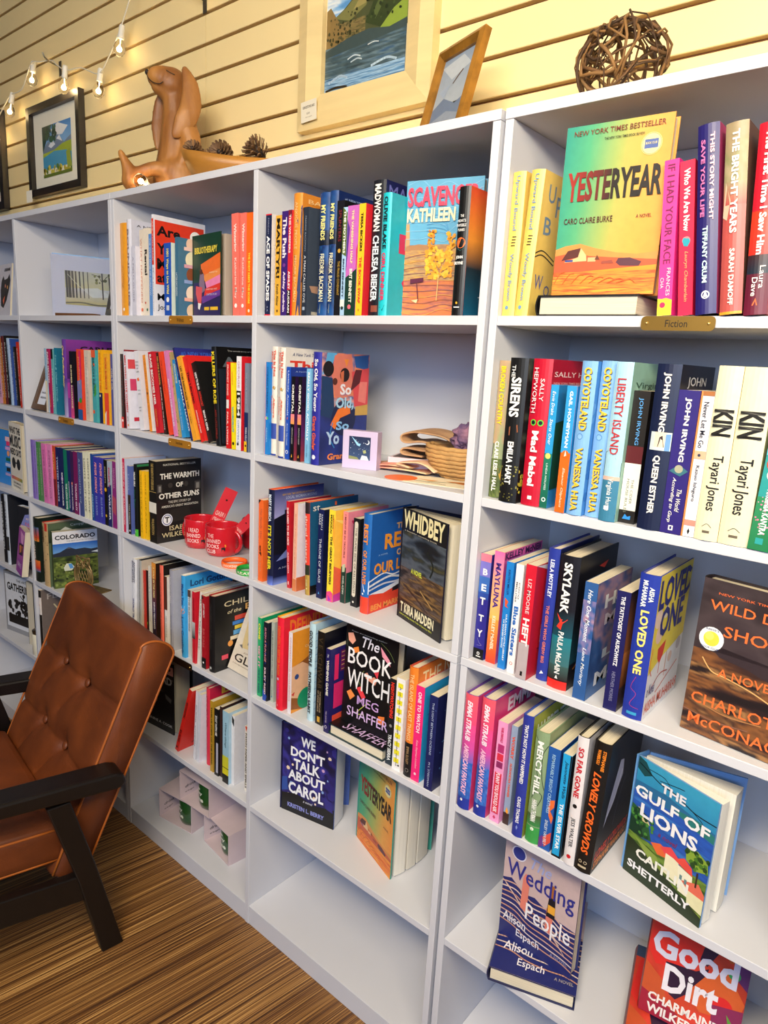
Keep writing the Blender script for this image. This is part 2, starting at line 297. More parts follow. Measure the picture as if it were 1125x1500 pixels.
# every book: place p (metres), turn r, size s (thickness, depth, height), colours, spine texts st, pictures fa/sa, cover texts ft
BOOKS = [
{'k':'h','p':[-1.141,.012,1.527],'r':[0,.0],'s':[.034,.155,.2299],'c':'E59A28','lb':'mustard yellow hardcover with faint gold lettering, mug bay top shelf','sa':[('C',.5,.93,.12,'F4F2F0')],'st':[('~surfing',.45,.7,'C98A2A',.3)]},
{'k':'h','p':[-1.107,.012,1.527],'r':[0,.0],'s':[.0216,.15,.2367],'c':'DDDCE8','lb':'tall white hardcover behind a slim white booklet, mug bay top shelf','f':'D2D2E2','ft':[('A NEW YORK',.1,.9,.045,.07,'333340')],'st':[('*BOUNDARIES',.1,.9,'8A7A80',.35)]},
{'k':'p','p':[-1.064,.0,1.527],'r':[0,.0],'s':[.0204,.13,.1678],'c':'D6D6E6','lb':'short pale lavender paperback booklet, mug bay top shelf','st':[('^A FIELD GUIDE',.15,.8,'8A86A0',.25)]},
{'k':'p','p':[-1.043,.012,1.527],'r':[0,.0],'s':[.0151,.13,.2071],'c':'E6D9C8','lb':'cream paperback with small red lettering, mug bay top shelf','sa':[('C',.5,.93,.3,'E07050')],'st':[('^WHAT HAPPENED',.1,.85,'C96A55',.4)]},
{'k':'p','p':[-1.027,.012,1.527],'r':[0,.0],'s':[.0248,.13,.2094],'c':'E8DCCB','lb':'cream paperback with bold black lettering, mug bay top shelf','sa':[('C',.3,.85,.12,'C04030'),('C',.6,.93,.14,'2E6A50')],'st':[('*Rental',.24,.53,'201E1E',.45)]},
{'k':'p','p':[-1.002,.012,1.527],'r':[0,.0],'s':[.0134,.13,.1948],'c':'5B8FD0','lb':'slim sky blue paperback, mug bay top shelf','st':[('^THE WILD EDGE OF SORROW',.05,.75,'CFE0F5',.5)]},
{'k':'p','p':[-.9872,.012,1.527],'r':[0,.0],'s':[.009,.15,.2389],'c':'E9E9F2','lb':'large white paperback with big black words on a red cover panel, mug bay top shelf','f':'E6E6F0','sa':[('R',.05,.04,.95,.49,'DD3A20')],'fa':[('R',.02,.05,.97,.68,'E23B22'),('C',.8,.16,.11,'F4F2F0')],'ft':[('*Are',.05,.5,.1,.2,'101012'),('*You',.05,.45,.27,.38,'101012'),('*Mad',.05,.5,.42,.53,'101012'),('*at Me?',.05,.6,.56,.66,'101012'),('M',.05,.18,.77,.84,'101012'),('Joseph',.05,.4,.88,.95,'101012')],'st':[('ARE YOU MAD',.06,.45,'F5D0C8',.4),('Meg Josephson',.52,.95,'55555E',.3)]},
{'k':'p','p':[-.9165,.0,1.527],'r':[0,.0],'s':[.03,.13,.166],'c':'2454B8','lb':'royal blue paperback with yellow lettering, mug bay top shelf','f':'DDE8DD','sa':[('C',.5,.78,.2,'F4F2F0'),('R',.3,.86,.7,.93,'C8D0E0')],'fa':[('S',14,.05,.05,.9,.95,.06,['2F9A5A','C23A6A'],3)],'st':[('*1001 Ways to Live Wild',.08,.7,'F0E27A',.4)]},
{'k':'p','p':[-.87,.0,1.527],'r':[0,.0],'s':[.0128,.13,.1765],'c':'3F6E8C','lb':'dusty teal paperback patterned with little round faces, mug bay top shelf','f':'42708F','fa':[('C',.3,.07,.13,'F0C8B0'),('C',.3,.27,.15,'EAE0C0'),('C',.3,.46,.13,'8A4A2E'),('C',.3,.7,.14,'F3DCC8'),('C',.3,.93,.13,'E8C8A8'),('C',.85,.06,.13,'2A5F90'),('C',.85,.25,.14,'F2E0D0'),('C',.85,.47,.14,'9A4A30'),('C',.85,.7,.14,'C85A40'),('C',.85,.92,.13,'7A3A28'),('R',.12,.11,.5,.155,'EBC8C0'),('R',.12,.33,.5,.375,'D8A0B0'),('R',.12,.53,.5,.575,'8AA0D0'),('R',.12,.76,.5,.805,'EBB0A0'),('R',.68,.31,.99,.35,'E8C0B0'),('R',.68,.54,.99,.585,'E8C0B0'),('R',.68,.77,.99,.81,'C06070')],'st':[('LATTER-DAY READERS',.45,.75,'DCE4E8',.4)]},
{'k':'p','p':[-.6665,.012,1.527],'r':[0,-.0318],'s':[.0231,.13,.2131],'c':'EE7466','lb':'left of two matching coral red paperbacks, mug bay top shelf','sa':[('C',.5,.9,.2,'F4F2F0')],'group':'matching coral paperbacks','st':[('*Wintering',.1,.37,'F8E4DC',.5),('Katherine May',.43,.83,'F8E4DC',.4)]},
{'k':'p','p':[-.6426,.012,1.527],'r':[0,.0],'s':[.0206,.13,.2119],'c':'EE7466','lb':'right of two matching coral red paperbacks, mug bay top shelf','sa':[('C',.5,.9,.2,'F4F2F0')],'group':'matching coral paperbacks','st':[('*Wintering',.1,.37,'F8E4DC',.5),('Katherine May',.43,.83,'F8E4DC',.4)]},
{'k':'p','p':[-.6213,.012,1.527],'r':[0,.0],'s':[.0209,.13,.2106],'c':'FB6A1E','lb':'bright orange paperback at the right end, mug bay top shelf','sa':[('C',.5,.95,.16,'F8E0C8')],'st':[('*THE BODY KEEPS THE SCORE',.38,.88,'F2E040',.28)]},
{'k':'p','p':[-.5585,.012,1.527],'r':[0,.0],'s':[.018,.13,.2022],'c':'101C44','lb':'navy paperback with big white lettering and a red top edge, basket bay top shelf','f':'E8E4E4','sa':[('R',0,0,1,.012,'D8283A'),('R',0,.985,1,1,'D8283A')],'st':[('*ACE OF SPADES',.21,.85,'FFFFFF',.55),('^FARIDAH',.04,.19,'9AA0C0',.2),('A K',.9,.96,'9AA0C0',.2)]},
{'k':'p','p':[-.5274,.012,1.527],'r':[0,.0],'s':[.0178,.13,.1971],'c':'E3AC3E','lb':'mustard yellow slim paperback with black lettering, basket bay top shelf','sa':[('C',.5,.95,.15,'6A4A20')],'st':[('*MARTYR!',.03,.62,'201810',.6),('Kaveh Akbar',.68,.9,'302418',.4)]},
{'k':'p','p':[-.5089,.012,1.527],'r':[0,.0],'s':[.019,.13,.2037],'c':'3A1E72','lb':'deep purple paperback with white lettering, basket bay top shelf','sa':[('C',.5,.51,.2,'7A3A90')],'st':[('*The Push',.06,.44,'F5EAF5',.6),('*Ashley Audrain',.57,.96,'F0DFF5',.45)]},
{'k':'p','p':[-.4893,.012,1.527],'r':[0,.0],'s':[.0107,.13,.2042],'c':'D02A38','lb':'red paperback fading to black at the foot, basket bay top shelf','sa':[('R',0,.75,1,1,'141012'),('R',0,0,1,.06,'7A1A30')],'st':[('*THE WHISPERS',.04,.4,'F8E6E0',.5),('*ASHLEY AUDRAIN',.57,.97,'F5F2F0',.5)]},
{'k':'h','p':[-.478,.012,1.527],'r':[0,.0],'s':[.0253,.16,.234],'c':'E8902E','lb':'tall orange hardcover with a brown and blue swirl, basket bay top shelf','f':'E08A2E','sa':[('P',[(.95,.1),(1,.1),(1,1),(.6,1),(.75,.8),(.3,.7),(.35,.5),(.95,.35),(.6,.22)],'2A3560')],'fa':[('P',[(0,.12),(.4,.08),(.9,.1),(1,.3),(.6,.5),(.2,.7),(0,.72),(.1,.4)],'4A2A2A')],'ft':[('BACK',.1,.6,.04,.075,'F5C88A')],'st':[('ANXIOUS PEOPLE',.07,.45,'F7C88A',.3),('FREDRIK BACKMAN',.5,.88,'F7C88A',.3)]},
{'k':'p','p':[-.4324,.0,1.527],'r':[0,.0],'s':[.014,.13,.2021],'c':'28303F','lb':'slate grey paperback with a cat on the cover, basket bay top shelf','f':'3C4656','sa':[('R',.25,.92,.7,.95,'A8B4C8')],'fa':[('P',[(.3,.55),(.8,.5),(.9,.62),(.3,.6)],'C89070'),('P',[(.05,.72),(.6,.7),(.7,.8),(.1,.78)],'B08870'),('C',.75,.88,.25,'123448'),('K',[(.9,.2),(.8,.35),(.9,.4)],.03,'C8D4E0'),('K',[(.8,.45),(.6,.52),(.8,.6),(1,.62)],.03,'D8E0EA'),('R',.1,.96,.8,.99,'B0A898')],'st':[('^FREDRIK BACKMAN',.08,.4,'8F98A8',.25),('^A MAN CALLED OVE',.44,.88,'D8DCE4',.4)]},
{'k':'h','p':[-.4026,.012,1.527],'r':[0,.0],'s':[.0262,.17,.2271],'c':'1A3C7C','lb':'left of two matching tall blue hardcovers with cream lettering, basket bay top shelf','f':'12265C','sa':[('N',0,0,1,.32,['1A4080','22508E','163468'],(1,4,0),2,10),('G',0,.3,1,.42,'12264C','08101E'),('N',0,.43,1,1,['1A5090','14407E','101C4C','1E68A8'],(1,5,0),5,12),('P',[(.2,.95),(.45,.9),(.4,.98)],'E8E098')],'ft':[('#1 NEW YORK TIMES BESTSELLER',.1,.85,.045,.075,'9FB4DC')],'group':'matching tall blue hardcovers','st':[('*MY FRIENDS',.1,.38,'F0E690',.45),('FREDRIK BACKMAN',.49,.88,'F4EEC8',.45)]},
{'k':'h','p':[-.3758,.012,1.527],'r':[0,.0],'s':[.0218,.17,.228],'c':'1A3C7C','lb':'right of two matching tall blue hardcovers with cream lettering, basket bay top shelf','f':'12265C','sa':[('N',0,0,1,.32,['1A4080','22508E','163468'],(1,4,0),2,10),('G',0,.3,1,.42,'12264C','08101E'),('N',0,.43,1,1,['1A5090','14407E','101C4C','1E68A8'],(1,5,0),5,12),('P',[(.2,.95),(.45,.9),(.4,.98)],'E8E098')],'ft':[('#1 NEW YORK TIMES BESTSELLER',.1,.85,.045,.075,'9FB4DC')],'group':'matching tall blue hardcovers','st':[('*MY FRIENDS',.1,.38,'F0E690',.45),('FREDRIK BACKMAN',.49,.88,'F4EEC8',.45)]},
{'k':'p','p':[-.3452,.003,1.527],'r':[0,.0],'s':[.0189,.13,.2058],'c':'14141C','lb':'black paperback with dim red and gold lettering, basket bay top shelf','f':'0C0C12','sa':[('C',.5,.43,.2,'D0A040')],'st':[('^SPLINTERS',.08,.35,'8A2A34',.35),('^THE FRAUD COVENANT',.52,.82,'C8A040',.3)]},
{'k':'p','p':[-.3257,.0,1.527],'r':[0,.0],'s':[.0109,.13,.1922],'c':'A8CCEC','lb':'pale blue and olive slim paperback, basket bay top shelf','sa':[('P',[(0,0),(1,.05),(1,.45),(0,.42)],'5A6A30'),('R',0,.85,1,.92,'E0E8E0'),('C',.5,.93,.3,'223028')],'st':[('*THE MOTHERS',.03,.42,'F0F4F0',.5),('*BRIT BENNETT',.47,.83,'223048',.35)]},
{'k':'p','p':[-.3142,.0,1.527],'r':[0,.0],'s':[.0276,.13,.1936],'c':'C668BC','lb':'pink purple and dark green paperback, basket bay top shelf','sa':[('P',[(0,.12),(.25,.2),(.05,.55),(0,.6)],'5A3490'),('P',[(0,.65),(.5,.61),(1,.57),(1,1),(0,1)],'16382C'),('C',.45,.92,.15,'F07080'),('P',[(.9,.4),(1,.35),(1,.55),(.95,.58)],'D02A50')],'st':[('*THE VANISHING HALF',.04,.52,'F3E4A8',.2),('*BRIT BENNETT',.57,.88,'F0EEE0',.26)]},
{'k':'p','p':[-.286,.0,1.527],'r':[0,.0],'s':[.016,.13,.1947],'c':'F7C32A','lb':'yellow spined paperback with a red cover, basket bay top shelf','f':'DA2430','sa':[('C',.5,.95,.14,'C8902A')],'st':[('*TESSA BICKERS',.08,.42,'171310',.36),('*THE BOOK SWAP',.47,.89,'D82A30',.4)]},
{'k':'h','p':[-.2675,.012,1.527],'r':[0,.0],'s':[.03,.16,.2339],'c':'13151F','lb':'tall black hardcover with tall white lettering, basket bay top shelf','f':'181A4E','sa':[('R',.3,.92,.8,.97,'8A4A3A')],'ft':[('MADWOMAN',.05,1.5,.03,.13,'6A6AB0')],'st':[('*MADWOMAN',.03,.37,'EDEBE6',.5),('*CHELSEA BIEKER',.4,.89,'DCE8F0',.5)]},
{'k':'h','p':[-.2345,.003,1.527],'r':[0,.0],'s':[.02,.13,.2081],'c':'1EC0CE','lb':'bright turquoise hardcover with black and magenta lettering, basket bay top shelf','f':'18B4C6','sa':[('P',[(.2,.93),(.8,.91),(.6,.96)],'101012')],'ft':[('*D',.2,.75,.31,.47,'D02A5A'),('*O',.3,.75,.64,.78,'D02A5A'),('*B',.35,.85,.8,.94,'D02A5A')],'st':[('*OLIVIE BLAKE',.03,.45,'10202A',.42),('*GIRL DINNER',.48,.88,'D8305A',.42)]},
{'k':'h','p':[-.0695,.0,1.527],'r':[0,.0],'s':[.022,.14,.2001],'c':'0E0E10','lb':'black spined hardcover with a round landscape medallion, basket bay top shelf','f':'E2562E','sa':[('C',.48,.43,.38,'E87030'),('P',[(.14,.44),(.84,.44),(.75,.48),(.5,.49),(.25,.48)],'1A5A60'),('C',.5,.9,.09,'F0B030'),('R',.25,.93,.75,.938,'F4F2F0')],'fa':[('G',0,0,1,.4,'E4502E','F09A3A'),('G',0,.4,1,.62,'F09A3A','303840'),('G',0,.62,1,1,'20303A','0A5A7A'),('C',.65,.5,.32,'14100E')],'ft':[('H',.65,.95,.33,.37,'F0D8B0'),('IN',.4,.85,.45,.5,'F4F2F0'),('JO',.3,.75,.79,.84,'F4F2F0')],'su':[('THE',.35,.65,.215,.235,'F4F2F0'),("HEART'S", .15, .85, .25, .272, 'F4F2F0'), ('INVISIBLE', .08, .9, .285, .307, 'F4F2F0'), ('FURIES', .2, .78, .322, .342, 'F4F2F0'), ('*JOHN', .2, .8, .53, .56, 'F4F2F0'), ('*BOYNE', .1, .85, .575, .6, 'F4F2F0')]},
{'k':'h','p':[.0205,.012,1.527],'r':[0,.0],'s':[.0224,.16,.2135],'c':'F0D068','lb':'left of two matching yellow hardcovers with pale blue lettering, right bay top shelf','sa':[('R',.42,.44,.72,.447,'202018'),('R',.4,.46,.7,.467,'202018'),('R',.38,.48,.68,.487,'202018'),('R',.36,.5,.66,.507,'202018'),('C',.45,.94,.13,'6E9CC8')],'group':'matching yellow hardcovers','st':[('Upward Bound',.03,.4,'6E9CC8',.35),('Woody Brown',.56,.89,'6E9CC8',.35)]},
{'k':'h','p':[.0435,.012,1.528],'r':[0,.042],'s':[.0227,.16,.2125],'c':'F0D068','lb':'right of two matching yellow hardcovers with pale blue lettering, right bay top shelf','f':'F0D068','sa':[('R',.42,.44,.72,.447,'202018'),('R',.4,.46,.7,.467,'202018'),('R',.38,.48,.68,.487,'202018'),('R',.36,.5,.66,.507,'202018'),('C',.45,.94,.13,'6E9CC8')],'fa':[('K',[(0,.56),(.15,.53),(.4,.58)],.012,'202018'),('K',[(0,.585),(.15,.56),(.4,.61)],.012,'202018')],'ft':[('U',.12,.26,.08,.2,'6E8EA8'),('P',.3,.42,.14,.28,'6E8EA8'),('B',.1,.25,.3,.42,'6E8EA8'),('W',.05,.22,.7,.8,'5A66A0'),('O',.26,.38,.76,.84,'5A66A0')],'group':'matching yellow hardcovers','st':[('Upward Bound',.03,.4,'6E9CC8',.35),('Woody Brown',.56,.89,'6E9CC8',.35)]},
{'k':'p','p':[.2692,.012,1.527],'r':[0,-.0823],'s':[.019,.13,.2004],'c':'EE3A96','lb':'hot pink paperback with a yellow foot, right bay top shelf','f':'EC2F90','sa':[('P',[(0,.885),(.3,.89),(.6,.885),(1,.9),(1,1),(0,1)],'EDD83A'),('C',.35,.93,.2,'D02A60')],'st':[('IF I HAD YOUR FACE',.03,.66,'7A1A50',.5),('^FRANCES',.69,.87,'F8D8E4',.26,.68),('^CHA',.75,.82,'F8D8E4',.24,.25)]},
{'k':'p','p':[.2973,.012,1.527],'r':[0,-.1225],'s':[.0187,.13,.1969],'c':'F01848','lb':'crimson paperback with a little blue and pink disc, right bay top shelf','sa':[('C',.5,.51,.28,'F07A80'),('P',[(.22,.51),(.3,.49),(.7,.5),(.78,.52),(.6,.55),(.35,.545)],'1F9AB0')],'st':[('*Who We Are Now',.05,.45,'FBE8EA',.42),('~Lauryn Chamberlain',.58,.91,'F7A070',.3)]},
{'k':'h','p':[.3225,.0,1.527],'r':[0,-.1265],'s':[.026,.155,.2342],'c':'211B66','lb':'tall indigo hardcover with pink and white lettering, right bay top shelf','f':'B03A6A','sa':[('C',.5,.895,.2,'E8E8F0'),('C',.5,.895,.14,'211B66'),('P',[(.38,.91),(.5,.87),(.62,.91)],'F4F2F0')],'st':[('*THIS STORY MIGHT',.05,.5,'F0C0D0',.2,.72),('*SAVE YOUR LIFE',.08,.48,'D06AA8',.2,.3),('*TIFFANY CRUM',.53,.83,'C8F0F8',.24,.45)]},
{'k':'h','p':[.3526,.0,1.527],'r':[0,-.1117],'s':[.0264,.155,.2309],'c':'B8524E','lb':'tall dusty rose hardcover blurred with olive and grey, right bay top shelf','f':'6A4A3A','sa':[('N',0,0,1,.32,['9A8A6A','A49070','8A8A60','B0A080'],(1,2,0),2,12),('G',0,.3,1,.42,'A49070','B8524E'),('P',[(.55,.12),(1,.14),(1,.34),(.7,.3)],'8A8A60'),('P',[(.1,.3),(.35,.4),(.2,.5),(0,.48)],'C8B8A0'),('R',0,.985,1,1,'F0A030')],'st':[('*THE BRIGHT YEARS',.04,.57,'F4E8E0',.32),('*SARAH DAMOFF',.65,.95,'F4DCD4',.24)]},
{'k':'h','p':[.3808,.0,1.527],'r':[0,-.0668],'s':[.0266,.155,.2249],'c':'C01830','lb':'tall red hardcover with handwritten white lettering, right bay top shelf','f':'A01028','sa':[('G',0,.45,1,.68,'D83A20','C83028'),('G',0,.68,1,.78,'3A2028','14283A'),('G',0,.78,1,1,'5A1830','6A1434'),('P',[(.35,.95),(.5,.91),(.6,.95)],'E8703A')],'st':[('*The First Time I Saw Him',.04,.68,'F6ECEC',.32),('Laura',.74,.86,'F6ECEC',.24,.7),('Dave',.8,.9,'F6ECEC',.24,.4)]},
{'k':'h','p':[.0205,.0199,1.231],'r':[0,.0],'s':[.0217,.155,.2269],'c':'9AA478','lb':'green and tan landscape hardcover with yellow lettering, right bay second shelf','sa':[('N',0,0,1,.6,['8AA06A','A8A070','C09A78','9AA478'],(1,3,0),6,12),('G',0,0,.02,.01,'8FA46A','B09A6A'),('P',[(.1,.6),(1,.62),(1,.72),(0,.7)],'3A3040'),('N',0,.71,1,1,['4A5A28','6A7A3A','3A4A24','7A8444'],(2,6,0),3,14),('P',[(.7,.78),(1,.76),(1,.88),(.85,.84)],'D0A030')],'st':[('*BROKEN COUNTRY',.04,.46,'F2D21E',.42),('*CLARE LESLIE HALL',.58,.95,'F5F3EC',.36)]},
{'k':'h','p':[.0509,.002,1.231],'r':[0,.0],'s':[.032,.155,.2319],'c':'121214','lb':'black hardcover with grey waves and yellow scales, right bay second shelf','f':'151517','sa':[('P',[(.3,.47),(.75,.45),(.8,.5),(.3,.53)],'9A5A3A'),('S',30,.0,.72,1,.99,.05,['6A662A','8A8640'],6)],'fa':[('N',0,0,1,.7,['101112','1E2224','141516','4A5248','181A1A'],(2,7,1.5),4,26),('K',[(.1,.03),(.5,.06),(.9,.03)],.015,'3A3E40'),('K',[(.1,.28),(.4,.22),(.7,.35),(.5,.45),(.2,.4)],.03,'5A6458'),('K',[(.1,.33),(.4,.28),(.6,.36)],.02,'7A8478'),('K',[(.2,.5),(.5,.55),(.4,.7)],.03,'4A4E48'),('S',60,.0,.72,.7,.98,.025,['C8BC3A','E0D64A'],5),('P',[(.45,.88),(.75,.84),(.9,.98),(.4,1)],'B04A58')],'st':[('THE',.05,.13,'F0F0F0',.2,.3),('*SIRENS',.13,.4,'F4F4F4',.55),('*EMILIA HART',.57,.87,'F0F0F0',.34)]},
{'k':'h','p':[.0883,.0091,1.231],'r':[0,.0],'s':[.0329,.16,.2321],'c':'BE1230','lb':'thick crimson hardcover with green sunglasses on the spine, right bay second shelf','f':'B01030','sa':[('C',.32,.425,.15,'5FD040'),('C',.7,.425,.15,'5FD040'),('C',.32,.425,.1,'101820'),('C',.7,.425,.1,'101820'),('R',.4,.93,.62,.955,'F4F2F0')],'ft':[('SALLY HEP',.05,.9,.08,.115,'F0D8DC'),('NEW YORK TIMES BESTSELLING',.05,.9,.15,.165,'E8B0B8')],'st':[('SALLY',.13,.28,'F4DCE0',.22,.62),('HEPWORTH',.06,.36,'F4DCE0',.22,.26),('*Mad Mabel',.48,.86,'FBF4F4',.36)]},
{'k':'p','p':[.1218,.0126,1.231],'r':[0,.0],'s':[.013,.13,.1939],'c':'2A9AD8','lb':'short blue and green paperback with script lettering, right bay second shelf','f':'2088D0','sa':[('G',0,.55,1,1,'1A7A60','12604E'),('C',.5,.57,.35,'E8D870'),('C',.5,.93,.28,'E0F0EC'),('C',.5,.93,.16,'12604E')],'fa':[('C',.75,.12,.22,'E0ECF4'),('C',.75,.12,.18,'1A2A50'),('P',[(0,.3),(1,.22),(1,.8),(0,.85)],'0E4A3A'),('R',.3,.38,.7,.5,'D8E8E0')],'st':[('~Evvie Drake',.05,.24,'E8F4FA',.4),('~Starts Over',.27,.48,'E8F4FA',.4),('LINDA HOLMES',.63,.85,'D8EEE8',.25)]},
{'k':'p','p':[.1538,.002,1.231],'r':[0,.0],'s':[.016,.13,.1943],'c':'F0691E','lb':'blue over orange paperback with a small bird emblem, right bay second shelf','f':'1F8AD0','sa':[('R',0,0,1,.52,'2E9ADA'),('C',.5,.53,.35,'F0691E'),('P',[(.4,.55),(.5,.5),(.62,.54)],'F4F2F0')],'st':[('*GAIL HONEYMAN',.04,.48,'EAF6FC',.34),('~Eleanor Oliphant',.64,.96,'F8E0C0',.3)]},
{'k':'h','p':[.1723,.002,1.231],'r':[0,.0],'s':[.024,.155,.2318],'c':'7FB2E6','lb':'left of two matching sky blue hardcovers with outlined yellow lettering, right bay second shelf','f':'4A90D8','sa':[('C',.4,.48,.2,'5A90CC'),('C',.4,.48,.15,'8ABAEA')],'fa':[('S',30,.0,.1,.6,.9,.05,['2E78C8','6AA8E4','1F5FB0'],8)],'group':'matching sky blue hardcovers','sb':True,'st':[('*COYOTELAND',.04,.44,'F2C23A',.5),('*VANESSA HUA',.55,.97,'F2C23A',.45)]},
{'k':'h','p':[.1978,.0127,1.231],'r':[0,.0],'s':[.024,.155,.2333],'c':'7FB2E6','lb':'right of two matching sky blue hardcovers with outlined yellow lettering, right bay second shelf','f':'4A90D8','sa':[('C',.4,.48,.2,'5A90CC'),('C',.4,.48,.15,'8ABAEA')],'fa':[('S',30,.0,.1,.6,.9,.05,['2E78C8','6AA8E4','1F5FB0'],9)],'group':'matching sky blue hardcovers','sb':True,'st':[('*COYOTELAND',.04,.44,'F2C23A',.5),('*VANESSA HUA',.55,.97,'F2C23A',.45)]},
{'k':'h','p':[.2236,.0032,1.231],'r':[0,.0],'s':[.0253,.155,.2327],'c':'A8D4E8','lb':'pale aqua hardcover with an island of dark green trees, right bay second shelf','f':'9CC8B8','sa':[('P',[(0,.56),(.3,.54),(.7,.6),(1,.62),(1,.72),(0,.73)],'2E4A26'),('R',0,.71,1,.735,'D8B8A8'),('R',0,.735,1,1,'3A7EA0'),('R',.3,.9,.6,.925,'F4F2F0'),('P',[(.5,.97),(1,.95),(1,.98)],'1A3A6A')],'ft':[('Virginia',.1,.9,.12,.17,'3A5A4A')],'st':[('LIBERTY ISLAND',.1,.57,'C02A2E',.5),('Virginia Hume',.72,.93,'E8F0F0',.4)]},
{'k':'p','p':[.2495,.0176,1.231],'r':[0,.0],'s':[.024,.13,.1936],'c':'1E1A18','lb':'black paperback with a cream lower panel, right bay second shelf','sa':[('R',0,.41,1,.54,'5A1A20'),('R',0,.54,1,.9,'E8E8DC'),('P',[(.25,.97),(.4,.93),(.55,.95),(.75,.94),(.75,.97)],'2E8AD8')],'st':[('JOHN IRVING',.05,.4,'5AA0E0',.3),('THE CIDER',.66,.85,'707468',.16,.62),('HOUSE RULES',.66,.92,'707468',.16,.35)]},
{'k':'h','p':[.2826,.002,1.231],'r':[0,.0],'s':[.0327,.16,.2325],'c':'121C3E','lb':'tall dark navy hardcover with a small doorway picture, right bay second shelf','f':'0A0A20','sa':[('R',.12,.4,.98,.51,'C8D4DC'),('R',.3,.4,.8,.49,'E8D8C0'),('P',[(.45,.49),(.5,.43),(.62,.42),(.72,.49)],'3A2A30'),('R',.75,.41,.95,.51,'6A9AD0')],'ft':[('JOHN',.2,.75,.07,.14,'C8C8D0')],'st':[('*JOHN IRVING',.05,.4,'F2F0EC',.34),('*QUEEN ESTHER',.54,.9,'F2F0EC',.32)]},
{'k':'p','p':[.3159,.0041,1.231],'r':[0,.0],'s':[.0281,.13,.1991],'c':'2E2276','lb':'indigo paperback with white lettering and a small machine picture, right bay second shelf','sa':[('P',[(.05,.56),(.5,.51),(.95,.55),(.6,.59)],'3A7080'),('C',.5,.54,.2,'A8A890'),('R',.4,.94,.62,.975,'F4F2F0'),('R',.46,.947,.56,.967,'2E2276')],'st':[('*JOHN IRVING',.05,.49,'F4F2EE',.32),('~The World',.68,.84,'F0EEE8',.22,.68),('~According to Garp',.6,.92,'F0EEE8',.22,.36)]},
{'k':'p','p':[.3445,.0065,1.231],'r':[0,.0],'s':[.0169,.13,.1992],'c':'F1EEF2','lb':'white paperback with an orange edge and an eye, right bay second shelf','sa':[('R',0,0,.14,1,'E08A4A'),('R',.14,0,1,.03,'A86A3A'),('R',.14,.4,1,.455,'E0B090'),('C',.5,.43,.12,'303850'),('R',.14,.88,1,.92,'D89080'),('P',[(.45,.96),(.55,.94),(.65,.96),(.55,.985)],'101012')],'st':[('Never Let Me Go',.07,.38,'3A3A48',.4),('Kazuo Ishiguro',.5,.75,'3A3A48',.35)]},
{'k':'h','p':[.362,.002,1.231],'r':[0,.0],'s':[.0302,.155,.2332],'c':'EBE4C2','lb':'left of two matching cream hardcovers with tall black serif lettering, right bay second shelf','f':'E8D89A','sa':[('K',[(.3,.92),(.5,.9),(.7,.92)],.02,'2A2420'),('R',.35,.94,.65,.955,'6A6050')],'group':'matching cream hardcovers','st':[('*KIN',.24,.39,'14100E',.8),('Tayari Jones',.5,.82,'14100E',.55)]},
{'k':'h','p':[.3928,.0032,1.231],'r':[0,.0],'s':[.0369,.155,.2332],'c':'EBE4C2','lb':'right of two matching cream hardcovers with tall black serif lettering, right bay second shelf','f':'E8D89A','sa':[('K',[(.3,.92),(.5,.9),(.7,.92)],.02,'2A2420'),('R',.35,.94,.65,.955,'6A6050')],'group':'matching cream hardcovers','st':[('*KIN',.24,.39,'14100E',.8),('Tayari Jones',.5,.82,'14100E',.55)]},
{'k':'p','p':[.4303,.0021,1.232],'r':[0,.035],'s':[.026,.13,.2064],'c':'2A9A9A','lb':'flowered turquoise and green paperback beside the cream hardcovers, right bay second shelf','f':'3A4AA0','sa':[('G',0,0,1,.4,'38A8D0','60C0D8'),('C',.5,.45,.4,'D84A30'),('C',.5,.52,.3,'F4E8E0'),('G',0,.66,1,1,'2A8A5A','1E7A4A'),('S',25,.05,.66,.95,.9,.05,['E878A0','F0A0C0'],9),('R',.3,.92,.65,.96,'2AA0A0')],'st':[('*VIRGINIA KANTRA',.6,.9,'F4F0F4',.3)]},
{'k':'p','p':[.0205,.018,.9371],'r':[0,.0],'s':[.021,.135,.1939],'c':'2E2A8C','lb':'purple and navy paperback with spaced white capitals, right bay third shelf','sa':[('R',0,0,1,.07,'EE7A90'),('R',0,.07,1,.21,'7A74C8'),('R',0,.21,1,.36,'3A6AB8'),('R',0,.36,1,.42,'2A4AA0'),('R',0,.9,1,1,'0E0E12'),('C',.5,.945,.14,'E8E8E8'),('C',.5,.945,.08,'101012'),('K',[(.3,.8),(.5,.84),(.75,.86),(.3,.87)],.015,'B8B8E0'),('R',.3,.97,.75,.978,'F4F2F0')],'su':[('*B',.3,.75,.135,.195,'F4F2F0'),('*E',.28,.75,.28,.345,'F4F2F0'),('*T',.25,.75,.405,.475,'F4F2F0'),('*T',.25,.75,.57,.635,'F4F2F0'),('*Y',.22,.75,.715,.785,'F4F2F0')]},
{'k':'p','p':[.0459,.0196,.9371],'r':[0,.0],'s':[.019,.135,.2035],'c':'F08A50','lb':'pink to orange gradient paperback with purple lettering, right bay third shelf','f':'D85AA8','sa':[('G',0,0,1,.2,'E06AB0','EE9AA0'),('G',0,.2,1,.6,'F0A090','F4C060'),('G',0,.6,1,1,'F4A048','EE3A28')],'ft':[('*KELLEY McNEIL',.02,1.0,.01,.07,'3A1A50')],'st':[('*MAYLUNA',.1,.5,'4A2E88',.55),('*KELLEY McNEIL',.57,.88,'FBE8C8',.34)]},
